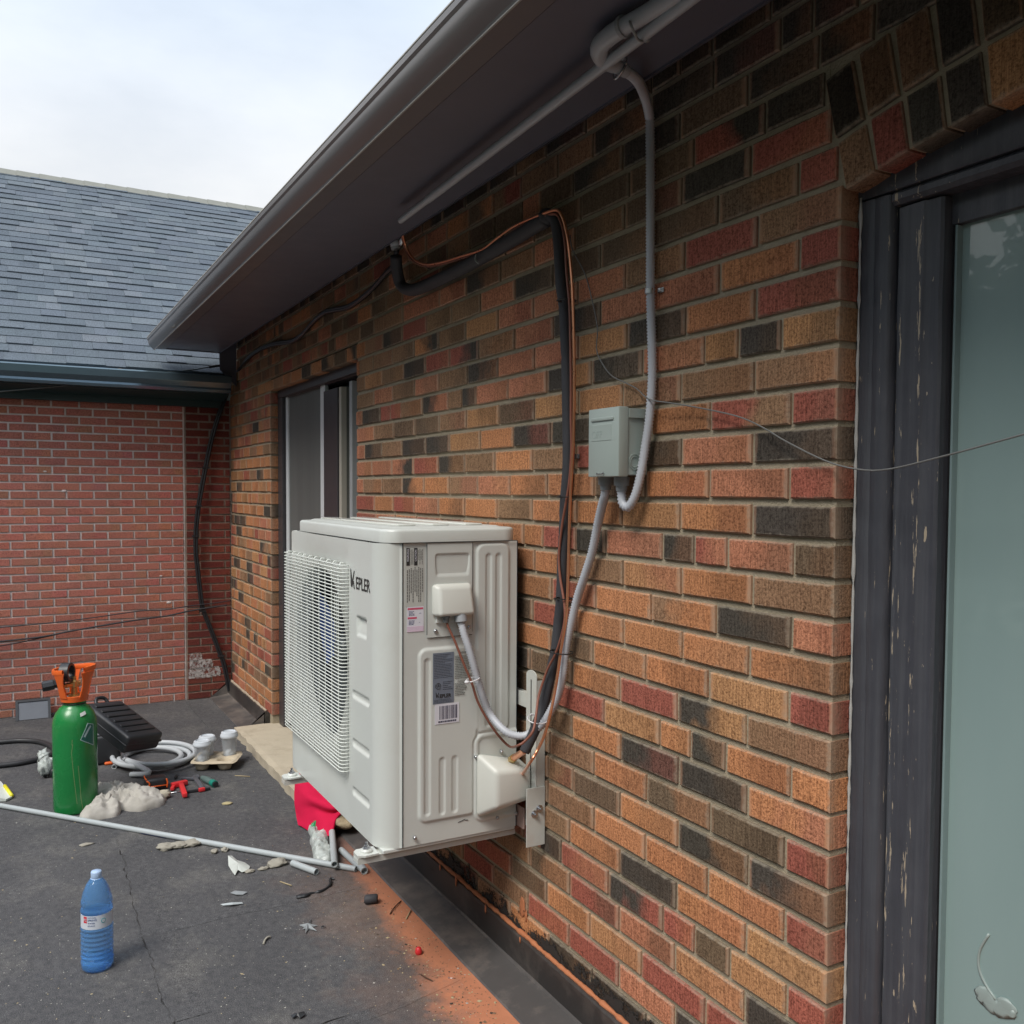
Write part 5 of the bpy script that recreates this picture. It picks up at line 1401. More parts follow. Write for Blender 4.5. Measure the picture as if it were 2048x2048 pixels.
# bits of old caulk and cobweb under the eave
m_pale = mat('old white caulk', (.34,.35,.34), .8)
for i, (a_, b_, sx) in enumerate([(1413,64,.022), (1292,140,.030), (1170,204,.010), (350,655,.014)]):
    p = gp(a_, b_, SZ-.003) if i == 3 else wp(a_, b_, SY1+.045)
    o = obj('caulk_smear', blob(p, sx if i < 3 else .02, .006 if i < 3 else .03, .007 if i < 3 else .0015, i*3+1, 8), m_pale, house, True)
q = wp(918, 513, W-.052)
o = obj('tie_tail', tube(smooth_path([wp(952,508,W-.06), wp(951,520,W-.062), wp(957,527,W-.062)], 4), .003, 6), m_pale, li, True)
# ------------------------------------------------------------------ blue water bottle
m_pet, nt, b, out = nodes('blue clear plastic')
b.inputs['Base Color'].default_value = (.16,.42,.82,1); b.inputs['Roughness'].default_value = .06
b.inputs['Transmission Weight'].default_value = .55; b.inputs['IOR'].default_value = 1.25; b.inputs['Alpha'].default_value = .66
m_capb = mat('pale blue cap', (.42,.56,.78), .4)
m_lbl = mat('bottle label', (.62,.66,.72), .4)
bc = gp(195, 1934); bottle = thing('water_bottle', 'large blue plastic water bottle with a white label standing on the dark roof', 'bottle', bc)
R0 = .0530
prof = [(.0, .004), (.030, .000), (.048, .003), (R0, .012), (R0+.001, .030)]
for i in range(7):
    z = .036+.0165*i; prof += [(R0+.001, z), (R0-.0032, z+.006), (R0-.0032, z+.0085), (R0+.001, z+.0145)]
prof += [(R0+.001, .154), (R0-.002, .158), (R0-.002, .208), (R0+.001, .213), (R0-.001, .222), (R0-.004, .228), (R0, .236), (.0505, .252), (.044, .278), (.033, .304), (.022, .320), (.0155, .326), (.0155, .332)]
obj('body', lathe(prof, bc, 40, cap=False), m_pet, bottle, True)
obj('water', lathe([(.0, .006), (.046, .006), (.0485, .02), (.0485, .046), (.0, .046)], bc, 32, cap=False), m_pet, bottle, True)
lab = obj('label', lathe([(R0-.0010, .159), (R0-.0010, .2075)], bc, 48, cap=False), m_lbl, bottle, True)
obj('cap', lathe([(.0175, .326), (.0180, .330), (.0180, .344), (.0165, .348), (.0, .349)], bc, 24, cap=False), m_capb, bottle, True)
obj('neck_ring', lathe([(.0155, .318), (.019, .320), (.019, .324), (.0155, .325)], bc, 24, cap=False), m_capb, bottle, True)
bdir = math.atan2(-bc.y, -bc.x)   # towards the viewer
def wrapB(poly, R, name, m, parent, zoff=0.0):
    # flat print bent round the bottle: poly in (angle offset, z)
    V, Fc = [], []
    for (a_, z_) in poly: V.append((bc.x+R*math.cos(bdir+a_), bc.y+R*math.sin(bdir+a_), bc.z+z_))
    n = len(poly)
    for (a_, z_) in poly: V.append((bc.x+(R-.0004)*math.cos(bdir+a_), bc.y+(R-.0004)*math.sin(bdir+a_), bc.z+z_))
    Fc = [tuple(range(n)), tuple(range(2*n-1, n-1, -1))]+[(k, n+k, n+(k+1) % n, (k+1) % n) for k in range(n)]
    return obj(name, (V, Fc), m, parent)
RL = R0-.0003
m_redl = mat('red logo print', (.62,.04,.06), .4)
wrapB([(-.92,.182), (-.66,.182), (-.66,.205), (-.92,.205)], RL, 'logo', m_redl, lab)
def bent_text(body, size, a0, z0, R, m, parent, sx=1.0, bold=0):
    cu = bpy.data.curves.new('t', 'FONT'); cu.body = body; cu.size = size; cu.extrude = .00015; cu.offset = bold
    t = bpy.data.objects.new('t', cu); COL.objects.link(t); bpy.context.view_layer.update()
    dg = bpy.context.evaluated_depsgraph_get(); me = t.evaluated_get(dg).to_mesh()
    V = [(bc.x+(R+v.co.z)*math.cos(bdir+a0+v.co.x*sx/R), bc.y+(R+v.co.z)*math.sin(bdir+a0+v.co.x*sx/R), bc.z+z0+v.co.y) for v in me.vertices]
    fs = [tuple(p.vertices) for p in me.polygons]
    t.evaluated_get(dg).to_mesh_clear(); bpy.data.objects.remove(t); bpy.data.curves.remove(cu)
    return obj('lettering', (V, fs), m, parent)
m_navy = mat('navy print', (.06,.10,.25), .5)
bent_text('PC', .013, -.89, .189, RL+.0006, m_lbl, lab, .8)
bent_text('NATURAL', .0065, -.60, .200, RL+.0002, m_navy, lab)
bent_text('SPRING', .0095, -.60, .190, RL+.0002, m_navy, lab)
bent_text('WATER', .0075, -.60, .180, RL+.0002, m_navy, lab)
bent_text('SOURCE', .0065, -.60, .171, RL+.0002, m_navy, lab)
ring = [(.42+.16*math.cos(t), .186+.0088*math.sin(t)) for t in [2*math.pi*i/24 for i in range(24)]]
wrapB(ring, RL+.0001, 'seal', mat('teal print', (.10,.42,.45), .4), lab)
ring = [(.42+.11*math.cos(t), .186+.0060*math.sin(t)) for t in [2*math.pi*i/20 for i in range(20)]]
wrapB(ring, RL+.0005, 'seal', m_lbl, lab)

# ------------------------------------------------------------------ green gas cylinder
m_green = mat('scuffed green cylinder paint', (.012,.205,.050), .26, 0, .12, 6, .05, 22, .6, dirt=(.05,.26,.07), dirt_amt=.5)
m_orange = mat('orange plastic guard', (.80,.14,.025), .4, 0, .06, 12, .05, 30)
m_blk = mat('black plastic', (.025,.027,.030), .4, 0, .2, 9, .08, 40)
cc = gp(152, 1618); gc = thing('gas_cylinder', 'green gas cylinder with an orange valve guard standing on the roof', 'gas cylinder', cc)
CR = .1085
obj('body', lathe([(.0, .004), (CR-.02, .0), (CR-.004, .006), (CR, .02), (CR, .455), (CR-.004, .487), (CR-.016, .520), (CR-.036, .548), (CR-.052, .560), (.056, .566), (.056, .572), (.052, .576), (.050, .60), (.0, .60)], cc, 56, cap=False), m_green, gc, True, angle=50)
obj('neck_line', lathe([(.0565, .566), (.0570, .569), (.0565, .572)], cc, 40, cap=False), m_seam, gc, True)
cd = math.atan2(-cc.y, -cc.x)
def guard():
    gs = []
    # lower collar
    gs.append(lathe([(.062, .583), (.066, .583), (.070, .612), (.066, .614), (.058, .612), (.056, .59)], cc, 48, cap=False))
    # open top ring with a gap at the back right
    def topring(u, v_):
        a = cd+rad(28)+(rad(300))*u
        sec = [(.094, .735), (.104, .735), (.107, .748), (.104, .760), (.095, .760), (.090, .748), (.094, .735)]
        i = int(round(v_*6)); r_, z_ = sec[i]
        return (cc.x+r_*math.cos(a), cc.y+r_*math.sin(a), z_+.010*math.sin(a*1.0+.6))
    gs.append(grid(topring, 48, 6))
    for a_ in (cd-.62-.25, cd+.72, cd+2.2, cd-2.2, cd+3.14):
        def leg(u, v_):
            w_ = .034*(1-.35*math.sin(math.pi*u)); a = a_+(v_*2-1)*w_/.09*.5*2
            r_ = .066+(.098-.066)*u; z_ = .606+(.742-.606)*u
            return (cc.x+r_*math.cos(a), cc.y+r_*math.sin(a), z_)
        gs.append(sheet(leg, 10, 4, .007))
    return join(*gs)
obj('valve_guard', guard(), m_orange, gc, True, angle=50)
obj('valve', join(lathe([(.030, .600), (.030, .612), (.016, .616), (.014, .65), (.020, .654), (.020, .685), (.011, .69), (.011, .71), (.0, .71)], cc, 20, cap=False), xf(lathe([(.0,-.03),(.013,-.03),(.013,.05),(.009,.052),(.009,.06),(0,.06)], (0,0,0), 14, cap=False), Matrix.Translation((cc.x, cc.y, .668)) @ Matrix.Rotation(rad(90), 4, 'Y') @ Matrix.Rotation(rad(60), 4, 'X'))), m_brass, gc, True, angle=40)
obj('base_plate', lathe([(.0, .600), (.046, .600), (.046, .606), (.0, .606)], cc, 24, cap=False), mat('grey sealant', (.34,.34,.33), .7), gc, True)
# knob to the left
kp0, kp1 = xp(121, 1366, cc.x), xp(84, 1374, cc.x)
kd = (kp1-kp0).normalized()
obj('hand_wheel', tube([kp0+Vector((0,.02,0)), kp0, kp0+kd*.030, kp0+kd*.032, kp1-kd*.004, kp1], lambda t, i: [.019,.020,.021,.0275,.0270,.023][i], 8), m_blk, gc, False)
tr_c = xp(132, 1342, cc.x)
def torus(c, R, r, ax, n=36, m=12, flat=1.0):
    ax = Vector(ax).normalized(); u = ax.orthogonal().normalized(); v_ = ax.cross(u)
    V, Fc = [], []
    for i in range(n):
        a = 2*math.pi*i/n; d_ = u*math.cos(a)+v_*math.sin(a)
        for j in range(m):
            b_ = 2*math.pi*j/m; V.append(tuple(Vector(c)+d_*(R+r*math.cos(b_))+ax*(r*math.sin(b_)*flat)))
    for i in range(n):
        for j in range(m):
            Fc.append((i*m+j, ((i+1) % n)*m+j, ((i+1) % n)*m+(j+1) % m, i*m+(j+1) % m))
    return (V, Fc)
def roll(c, ax, R, r_in, wd):
    ax = Vector(ax).normalized(); u = ax.orthogonal().normalized(); v_ = ax.cross(u); n = 36
    V, Fc = [], []
    for (r_, h) in ((r_in, -wd/2), (R-.002, -wd/2), (R, -wd/2+.002), (R, wd/2-.002), (R-.002, wd/2), (r_in, wd/2)):
        for i in range(n):
            a = 2*math.pi*i/n; V.append(tuple(Vector(c)+(u*math.cos(a)+v_*math.sin(a))*r_+ax*h))
    for q in range(6):
        for i in range(n): Fc.append((q*n+i, q*n+(i+1) % n, ((q+1) % 6)*n+(i+1) % n, ((q+1) % 6)*n+i))
    return (V, Fc)
o = obj('tape_roll', roll((tr_c.x+.01, tr_c.y+.004, tr_c.z-.006), (.45, .9, .05), .050, .036, .048), m_blk, None, True, angle=40)
tag(o, 'black roll of tape standing on top of the green gas cylinder', 'tape roll')
# labels and scratches wrapped on the cylinder
def wrapC(poly, name, m, parent, dR=.0006):
    V = []; n = len(poly)
    for R in (CR+dR, CR+dR-.0004):
        for (a_, z_) in poly: V.append((cc.x+R*math.cos(cd+a_), cc.y+R*math.sin(cd+a_), z_))
    Fc = [tuple(range(n)), tuple(range(2*n-1, n-1, -1))]+[(k, n+k, n+(k+1) % n, (k+1) % n) for k in range(n)]
    return obj(name, (V, Fc), m, parent)
def band(pts, w_, name, m, dR=.0007):
    V, Fc = [], []
    Q = resample([Vector((a_*CR, z_, 0)) for a_, z_ in pts], .006)
    for i, q in enumerate(Q):
        t = (Q[min(i+1, len(Q)-1)]-Q[max(i-1, 0)]).normalized(); s_ = Vector((-t.y, t.x, 0))*w_/2
        for sg in (1, -1):
            p = q+s_*sg
            for R in (CR+dR, CR-.001): V.append((cc.x+R*math.cos(cd+p.x/CR), cc.y+R*math.sin(cd+p.x/CR), p.y))
    for i in range(len(Q)-1):
        a = 4*i; Fc += [(a, a+4, a+6, a+2), (a+1, a+3, a+7, a+5), (a, a+1, a+5, a+4), (a+2, a+6, a+7, a+3)]
    return obj(name, (V, Fc), m, gc)
m_tealp = mat('dark teal label', (.01,.13,.10), .35); m_whp = mat('pale print line', (.40,.55,.55), .4)
ca, cz = .62, .405
def DM(a_, b_): return (ca+a_, cz+b_)
dm = [(-.38,-.012), (-.02,.068), (.30,.056), (.30,-.055)]
# split the diamond so that it follows the curve of the steel
def clipstrips(poly, n=8):
    a0, a1 = min(p[0] for p in poly), max(p[0] for p in poly); out = []
    def zat(a):
        zs_ = []
        for i in range(len(poly)):
            (x0, y0_), (x1, y1_) = poly[i], poly[(i+1) % len(poly)]
            if (x0-a)*(x1-a) <= 0 and x0 != x1: zs_.append(y0_+(y1_-y0_)*(a-x0)/(x1-x0))
        return (min(zs_), max(zs_)) if zs_ else None
    for i in range(n):
        a_, b_ = a0+(a1-a0)*i/n+1e-5, a0+(a1-a0)*(i+1)/n-1e-5
        za, zb = zat(a_), zat(b_)
        if za and zb: out.append([(a_, za[0]), (b_, zb[0]), (b_, zb[1]), (a_, za[1])])
    return out
gs = []
for st__ in clipstrips([DM(*p) for p in dm]):
    V = []
    for R in (CR+.0006, CR+.0001):
        for (a_, z_) in st__: V.append((cc.x+R*math.cos(cd+a_), cc.y+R*math.sin(cd+a_), z_))
    gs.append((V, [(0,1,2,3), (7,6,5,4), (0,4,5,1), (2,6,7,3), (1,5,6,2), (3,7,4,0)]))
dl = obj('diamond_label', join(*gs), m_tealp, gc)
P4 = [DM(*p) for p in dm]
for i in range(4): band([P4[i], P4[(i+1) % 4]], .0032, 'label_border', m_whp, .0010)
band([DM(-.20,.0), DM(-.02,.032), DM(.14,.052)], .010, 'label_symbol', m_whp, .0010)
gs = []
for (a0, a1) in ((.30,.36), (.36,.42), (.42,.48)): pass
m_sil = mat('worn silver sticker', (.50,.52,.50), .5)
V = []
for k in range(7):
    a_ = .28+.30*k/6
    for z_, r_ in ((.512+.010*k/6, CR-.0095), (.528+.010*k/6, CR-.0190)):
        V.append((cc.x+(r_)*math.cos(cd+a_), cc.y+(r_)*math.sin(cd+a_), z_))
obj('shoulder_sticker', (V, [(2*k, 2*k+2, 2*k+3, 2*k+1) for k in range(6)]), m_sil, gc)
m_scr = mat('bare scratch', (.22,.30,.12), .5)
for pts in ([(-.10,.375), (-.16,.33), (-.12,.27), (-.07,.20), (.0,.12), (.05,.06)], [(-.12,.40), (-.14,.37)], [(.12,.26), (.16,.20), (.20,.14), (.22,.09), (.30,.03)]):
    band(pts, .0022, 'scratch', m_scr)

# ------------------------------------------------------------------ tool cases behind the cylinder
m_case = mat('black ribbed case', (.028,.030,.034), .45, 0, .2, 7, .12, 60)
tcs = thing('tool_case', 'black plastic case with orange clips lying propped behind the gas cylinder', 'case', gp(250, 1500))
A = gp(222, 1490); 
def obox(name, c, L, Wd, H, M, m, parent, bev=.012):
    g = bbox(-L/2, -Wd/2, -H/2, L/2, Wd/2, H/2, bev, 3)
    return obj(name, xf(g, Matrix.Translation(c) @ M), m, parent, True, angle=40)
pa, pb = xp(203, 1421, -5.72), xp(284, 1484, -5.45)
ax_ = (pb-pa).normalized(); cmid = (pa+pb)/2
side_ = Vector((.35, -.25, 0)).cross(ax_).normalized()
if side_.z < 0: side_ = -side_
thr = ax_.cross(side_).normalized()
MC = Matrix((ax_, thr, side_)).transposed().to_4x4()
LC = (pb-pa).length+.03
obox('shell', cmid, LC, .26, .105, MC, m_case, tcs, .018)
obox('lid_seam', cmid, LC+.006, .266, .010, MC, m_blk, tcs, .003)
for i in range(6): obox('rib', cmid+ax_*(LC*(-.36+.14*i))+side_*.054, .020, .20, .010, MC, m_blk, tcs, .003)
for s_ in (-.075, .055): obox('clip', cmid-ax_*(LC/2+.004)+thr*s_+side_*.01, .022, .035, .055, MC, m_orange, tcs, .006)
obj('handle', tube(smooth_path([cmid-ax_*(LC/2)+thr*-.05+side_*.03, cmid-ax_*(LC/2+.035)+thr*-.035+side_*.05, cmid-ax_*(LC/2+.035)+thr*.02+side_*.05, cmid-ax_*(LC/2)+thr*.04+side_*.03], 5), .010, 8), m_blk, tcs, True)
obox('clip', cmid+ax_*(LC/2-.03)-thr*.12+side_*.03, .03, .014, .02, MC, mat('faded orange tab', (.62,.25,.14), .5), tcs, .004)
t2 = thing('tool_bag', 'squat black tool holder with a grey lid and orange foot half hidden by the cylinder', 'tool bag', gp(212, 1526))
c2_ = gp(213, 1522); 
obj('body', bbox(c2_.x-.08, c2_.y-.075, .004, c2_.x+.10, c2_.y+.075, .185, .022, 3), m_case, t2, True, angle=40)
obj('lid', bbox(c2_.x-.07, c2_.y-.07, .186, c2_.x+.09, c2_.y+.06, .196, .004), mat('grey lid', (.24,.26,.28), .4), t2)
obj('foot', bbox(c2_.x+.085, c2_.y-.02, .002, c2_.x+.112, c2_.y+.065, .022, .008), m_orange, t2, True)
# ------------------------------------------------------------------ panel leaning on the neighbour's wall
pl = thing('leaning_panel', 'small grey panel with a black frame leaning against the red brick wall', 'panel', gp(66, 1437))
q0, q1 = xp(33, 1437, LX+.10), xp(100, 1428, LX+.10)
zt1 = xp(66, 1399, LX+.03).z
def lean(y0, z0, y1, z1, th, off=0.0):
    def X(z): return LX+.12-(.09)*z/zt1+off
    V = [(X(z)+d_, y, z) for d_ in (0, th) for z in (z0, z1) for y in (y0, y1)]
    return (V, [(0,1,3,2), (4,6,7,5), (0,4,5,1), (2,3,7,6), (0,2,6,4), (1,5,7,3)])
obj('board', lean(q0.y, .004, q1.y, zt1, .008), mat('blue grey board', (.125,.140,.165), .5), pl)
for (a, b_, c_, d_) in ((q0.y-.006, .002, q0.y+.012, zt1+.006), (q1.y-.012, .002, q1.y+.006, zt1+.006), (q0.y+.0125, zt1-.008, q1.y-.0125, zt1+.006)):
    obj('frame', lean(a, b_, c_, d_, .016, .001), m_blk, pl)
# ------------------------------------------------------------------ black hose at the left edge
hp = [(-60,1487),(0,1484),(40,1481),(75,1483),(97,1490),(108,1500),(102,1510),(78,1518),(40,1526),(0,1531),(-60,1538)]
o = obj('black_hose', tube(resample(smooth_path([gp(a, b_, .017) for a, b_ in hp], 5), .02), .0165, 12), mat('black rubber hose', (.030,.031,.034), .5, 0, .2, 8, .1, 40), None, True)
tag(o, 'thick black hose lying in a loop at the left edge of the roof', 'hose')
# ------------------------------------------------------------------ grey hose coil
cen = gp(322, 1522); e0 = gp(238, 1523); e1 = gp(396, 1516); et = gp(325, 1498); eb = gp(320, 1547)
def coilpt(t, s_, h, ox=0, oy=0):
    # parameter t in radians; ellipse through the traced extremes
    u = (e1-e0)/2*s_; v_ = (eb-et)/2*s_
    p = cen+u*math.cos(t)+v_*math.sin(t)
    return Vector((p.x+ox, p.y+oy, h))
P = [gp(228, 1534, .014), gp(236, 1526, .014), gp(250, 1519, .016)]
for q in range(44):
    t = math.pi*1.05+q*.42; f = q/43
    sc_l = .95-.20*math.sin(math.pi*min(1, f*1.25))**2+.06*f
    P.append(coilpt(t, sc_l, .016+.042*f, -.01, -.07*math.sin(math.pi*f)))
P += [gp(300, 1545, .040), gp(262, 1549, .016)]
o = obj('grey_hose', tube(resample(smooth_path(P, 5), .02), .0150, 12, hollow=.72), mat('grey hose', (.48,.51,.53), .45, 0, .05, 8, .04, 30), None, True, angle=60)
tag(o, 'coil of light grey hose lying on the roof beside the cup tray', 'hose')
# ------------------------------------------------------------------ cup tray and three cups
m_pulp = mat('moulded pulp', (.52,.44,.32), .9, 0, .08, 20, .4, 120)
tcn = gp(434, 1533); tray = thing('cup_tray', 'beige pulp drink carrier on the roof holding three plastic cups', 'tray', tcn)
tx, ty = gp(389, 1527), gp(480, 1526)
TU = (ty-tx); TU.z = 0; TL = TU.length*.98; TU.normalize(); TV = Vector((-TU.y, TU.x, 0))
def trayp(u, v_, z): p = tcn+TU*u+TV*v_; return (p.x, p.y, z)
wells = [(-TL*.27, -.055), (-TL*.27, .055), (TL*.22, -.05), (TL*.22, .06)]
def traytop(u, v_):
    x = (u-.5)*TL; y = (v_-.5)*.235
    h = .062+.004*mnoise.noise(Vector((x*30, y*30, 0)))
    for wx, wy in wells:
        d_ = math.hypot(x-wx, y-wy)
        h -= .050*(1-sst(.030, .046, d_))
    if min(u, 1-u) < .02 or min(v_, 1-v_) < .02: h -= .010
    # corners cut round
    k = max(0, abs(x)/(TL/2)-.80)*max(0, abs(y)/.1175-.7)*3.4
    x *= 1-k*.35; y *= 1-k*.45
    return trayp(x, y, h)
obj('shell', sheet(traytop, 40, 30, .004), m_pulp, tray, True)
for wx, wy in wells:
    p = tcn+TU*wx+TV*wy
    obj('well', lathe([(.048, .050), (.040, .020), (.034, .004), (.0, .003)], (p.x, p.y, 0), 20, cap=False), m_pulp, tray, True)
m_cup, nt, b, out = nodes('clear cup plastic')
b.inputs['Base Color'].default_value = (.70,.76,.82,1); b.inputs['Roughness'].default_value = .18; b.inputs['Alpha'].default_value = .36; b.inputs['Specular IOR Level'].default_value = .8
m_lid = mat('frosted cup lid', (.58,.62,.66), .25, 0, .04)
m_ice = mat('melting ice', (.60,.64,.68), .3, 0, .1, 40)
for i, (k, lb) in enumerate([(1, 'clear plastic cup with a dome lid at the back left of the beige tray'), (0, 'clear plastic cup at the front left of the beige tray'), (3, 'tallest clear plastic cup at the right of the beige tray')]):
    wx, wy = wells[k]; p = tcn+TU*wx+TV*wy; hh = (.165, .165, .190)[i]
    cp_ = thing('plastic_cup', lb, 'cup', (p.x, p.y, .014), 'cups in the pulp tray')
    obj('cup', lathe([(.0, .014), (.034, .014), (.036, .018), (.049, .014+hh*.82), (.0505, .014+hh*.83)], (p.x, p.y, 0), 28, cap=False), m_cup, cp_, True)
    obj('lid', lathe([(.0520, .014+hh*.80), (.0550, .014+hh*.83), (.0540, .014+hh*.88), (.050, .014+hh*.92), (.047, .014+hh*.98), (.038, .014+hh), (.036, .014+hh-.006), (.0, .014+hh-.006)], (p.x, p.y, 0), 28, cap=False), m_lid, cp_, True, angle=50)
    obj('contents', blob((p.x, p.y, .060), .028, .028, .030, i+3, 12, .35, 2.5), m_ice, cp_, True)
# ------------------------------------------------------------------ work rag
m_rag = mat('dirty cotton rag', (.46,.44,.40), .95, 0, .10, 10, .5, 160, .1, dirt=(.34,.32,.27), dirt_amt=.55)
def heap(name, traced, hmax, m, lab, cat, seed, n=44, fr=14, under=0, wr=.0):
    # crumpled cloth: outline traced on the roof, folded height over it
    P = smooth_path([gp(a, b_) for a, b_ in traced], 5, True); m_ = len(P)
    c = sum((p for p in P), Vector((0, 0, 0)))/m_
    V, Fc = [], []; rings_ = 34
    for r_ in range(rings_+1):
        f = r_/rings_
        for k, p in enumerate(P):
            q = c+(p-c)*f
            wq = Vector((q.x+.05*mnoise.noise(q*9), q.y+.05*mnoise.noise(q*9+Vector((4,4,4))), seed)); rdg = (1-abs(mnoise.noise(Vector((wq.x*fr*.75, wq.y*fr*1.1, seed))))*1.9)*.55
            rdg2 = (1-abs(mnoise.noise(Vector((wq.x*fr*2.1, wq.y*fr*1.4, seed+3))))*2.0)*.45
            h = hmax*(1-f**2.6)**.6*(.25+.75*rdg+.40*rdg2)
            h += wr*(1-f)**.3*((1-abs(mnoise.noise(Vector((wq.x*34+wq.y*14, wq.y*30-wq.x*9, seed+7))))*2.4)+.6*(1-abs(mnoise.noise(Vector((wq.x*60, wq.y*44+wq.x*30, seed+9))))*2.2))
            q = q+Vector((mnoise.noise(q*18+Vector((0,0,seed)))*.012, mnoise.noise(q*18+Vector((9,0,seed)))*.012, 0))
            V.append((q.x, q.y, max(.003, h+.004)))
    for r_ in range(rings_):
        for k in range(m_):
            a, b_ = r_*m_+k, r_*m_+(k+1) % m_; Fc.append((a, a+m_, b_+m_, b_))
    i0 = len(V)
    for k in range(m_): V.append((V[rings_*m_+k][0], V[rings_*m_+k][1], .0))
    for k in range(m_): Fc.append((rings_*m_+k, i0+k, i0+(k+1) % m_, rings_*m_+(k+1) % m_))
    o = obj(name, (V, Fc), m, None, True); tag(o, lab, cat); return o
heap('rag', [(158,1638),(175,1626),(196,1618),(200,1606),(188,1600),(186,1588),(200,1580),(214,1582),(235,1578),(262,1586),(285,1584),(300,1590),(330,1596),(331,1606),(318,1614),(290,1622),(262,1624),(245,1622),(232,1634),(200,1640),(172,1644)], .105, m_rag, 'dirty off-white cotton rag crumpled at the foot of the gas cylinder', 'rag', 4, wr=.013)
o = obj('work_glove', join(blob(gp(318,1591,.02), .035, .060, .020, 6, 12, .3), blob(gp(328,1585,.03), .02, .030, .016, 8, 12, .3)), mat('cream glove', (.46,.42,.33), .9, 0, .1, 20, .4, 90), None, True); tag(o, 'cream work glove poking out at the right of the crumpled rag', 'glove')
# ------------------------------------------------------------------ hand tools
m_red = mat('red tool plastic', (.66,.035,.040), .35, 0, .06, 12)
m_gm = mat('gunmetal', (.20,.21,.24), .35, .6, .1, 20)
tm = thing('tape_measure', 'black tape measure with orange trim lying behind the rag', 'tape measure', gp(310, 1578))
c_ = gp(312, 1578)
obj('case', bbox(c_.x-.045, c_.y-.062, .003, c_.x+.045, c_.y+.058, .072, .018, 3), m_blk, tm, True, angle=50)
obj('trim', join(tube(smooth_path([(c_.x+.047,c_.y-.055,.066),(c_.x+.049,c_.y-.040,.050),(c_.x+.049,c_.y-.045,.018)], 4), .0045, 6), tube(smooth_path([(c_.x+.046,c_.y+.050,.066),(c_.x+.049,c_.y+.055,.045),(c_.x+.049,c_.y+.052,.016)], 4), .0045, 6), tube(smooth_path([(c_.x-.040,c_.y-.056,.073),(c_.x+.0,c_.y-.060,.075),(c_.x+.044,c_.y-.055,.072)], 4), .004, 6), tube([(c_.x+.046,c_.y-.052,.030), (c_.x+.049,c_.y+.050,.030)], .0035, 6)), m_orange, tm, True)
P = [gp(253,1578,.012), gp(285,1574,.012)]
o = obj('pry_bar', tube(resample(P, .01), lambda t, i: .009+.004*t, 8), m_blk, None, True); tag(o, 'short black tool handle sticking out behind the rag', 'tool')
rd = thing('trigger_clamp', 'small red T shaped clamp lying by the tape measure', 'clamp', gp(360, 1588))
def bar(p, q, w_, h, m, name, parent, bev=.004):
    p, q = Vector(p), Vector(q); d_ = (q-p); L = d_.length; d_.normalize(); s_ = Vector((0,0,1)).cross(d_).normalized(); u_ = d_.cross(s_)
    M = Matrix((d_, s_, u_)).transposed().to_4x4(); M.translation = (p+q)/2
    return obj(name, xf(bbox(-L/2, -w_/2, -h/2, L/2, w_/2, h/2, bev, 2), M), m, parent, True, angle=40)
bar(gp(343,1571,.018), gp(374,1564,.018), .032, .026, m_red, 'jaw', rd)
bar(gp(362,1569,.018), gp(370,1591,.018), .026, .024, m_red, 'grip', rd)
bar(gp(344,1578,.014), gp(350,1570,.014), .02, .02, m_red, 'pad', rd)
sw = thing('small_saw', 'grey framed hacksaw with red details lying on the roof', 'saw', gp(392, 1572))
bar(gp(362,1556,.012), gp(394,1558,.012), .012, .014, m_gm, 'frame', sw); bar(gp(388,1553,.012), gp(404,1576,.012), .026, .014, m_gm, 'frame', sw); bar(gp(394,1556,.012), gp(392,1551,.012), .03, .014, m_gm, 'frame', sw)
bar(gp(362,1585,.010), gp(421,1577,.010), .014, .016, m_blk, 'blade_holder', sw); bar(gp(397,1580,.014), gp(410,1578,.014), .018, .020, m_red, 'grip', sw); bar(gp(350,1556,.012), gp(353,1549,.012), .014, .012, m_blk, 'latch', sw)
o = obj('metal_rod', tube([gp(333,1587,.005), gp(376,1581,.005)], .0035, 6), m_steel, None, True); tag(o, 'thin shiny metal rod between the rag and the saw', 'rod')
sc_ = thing('screwdriver', 'screwdriver with a grey and green handle beside the saw', 'screwdriver', gp(417, 1562))
P = resample([gp(404,1555,.018), gp(430,1568,.018)], .008)
obj('handle', tube(P, lambda t, i: .012+.010*math.sin(math.pi*min(1, t*1.1))*.8, 12), mat('grey green grip', (.10,.15,.14), .5), sc_, True)
obj('collar', tube([gp(424,1565,.018), gp(430,1568.5,.018)], .0205, 12), mat('green grip end', (.01,.20,.15), .4), sc_, True, angle=40)
obj('end', tube([gp(429.5,1568.2,.018), gp(431.5,1569.2,.018)], .016, 12), m_blk, sc_, True, angle=40)
# ------------------------------------------------------------------ conduit lengths
m_pip = mat('grey electrical pipe', (.42,.46,.47), .35, 0, .05, 5, .05, 20, .5)
a_, b_ = gp(-60, 1600.5, .0135), gp(712, 1738, .0135)
lp = thing('long_pipe', 'long grey plastic pipe lying across the roof in front of the gas cylinder', 'pipe', (a_+b_)/2, 'grey pipe lengths on the roof')
obj('tube', tube([a_, b_], .0132, 14, hollow=.80), m_pip, lp, True, angle=50)
p0 = gp(300, 1667, .0135); p1 = gp(330, 1673, .0135)
def onlong(px): 
    t = (px+60)/772.0
    # refine along the pipe by column
    lo, hi = 0.0, 1.0
    for _ in range(30):
        m_ = (lo+hi)/2
        if proj(a_+(b_-a_)*m_)[0] < px: lo = m_
        else: hi = m_
    return a_+(b_-a_)*lo
sc2 = [onlong(x)+Vector((0, 0, 0)) for x in (288, 296, 306, 318, 328, 336)]
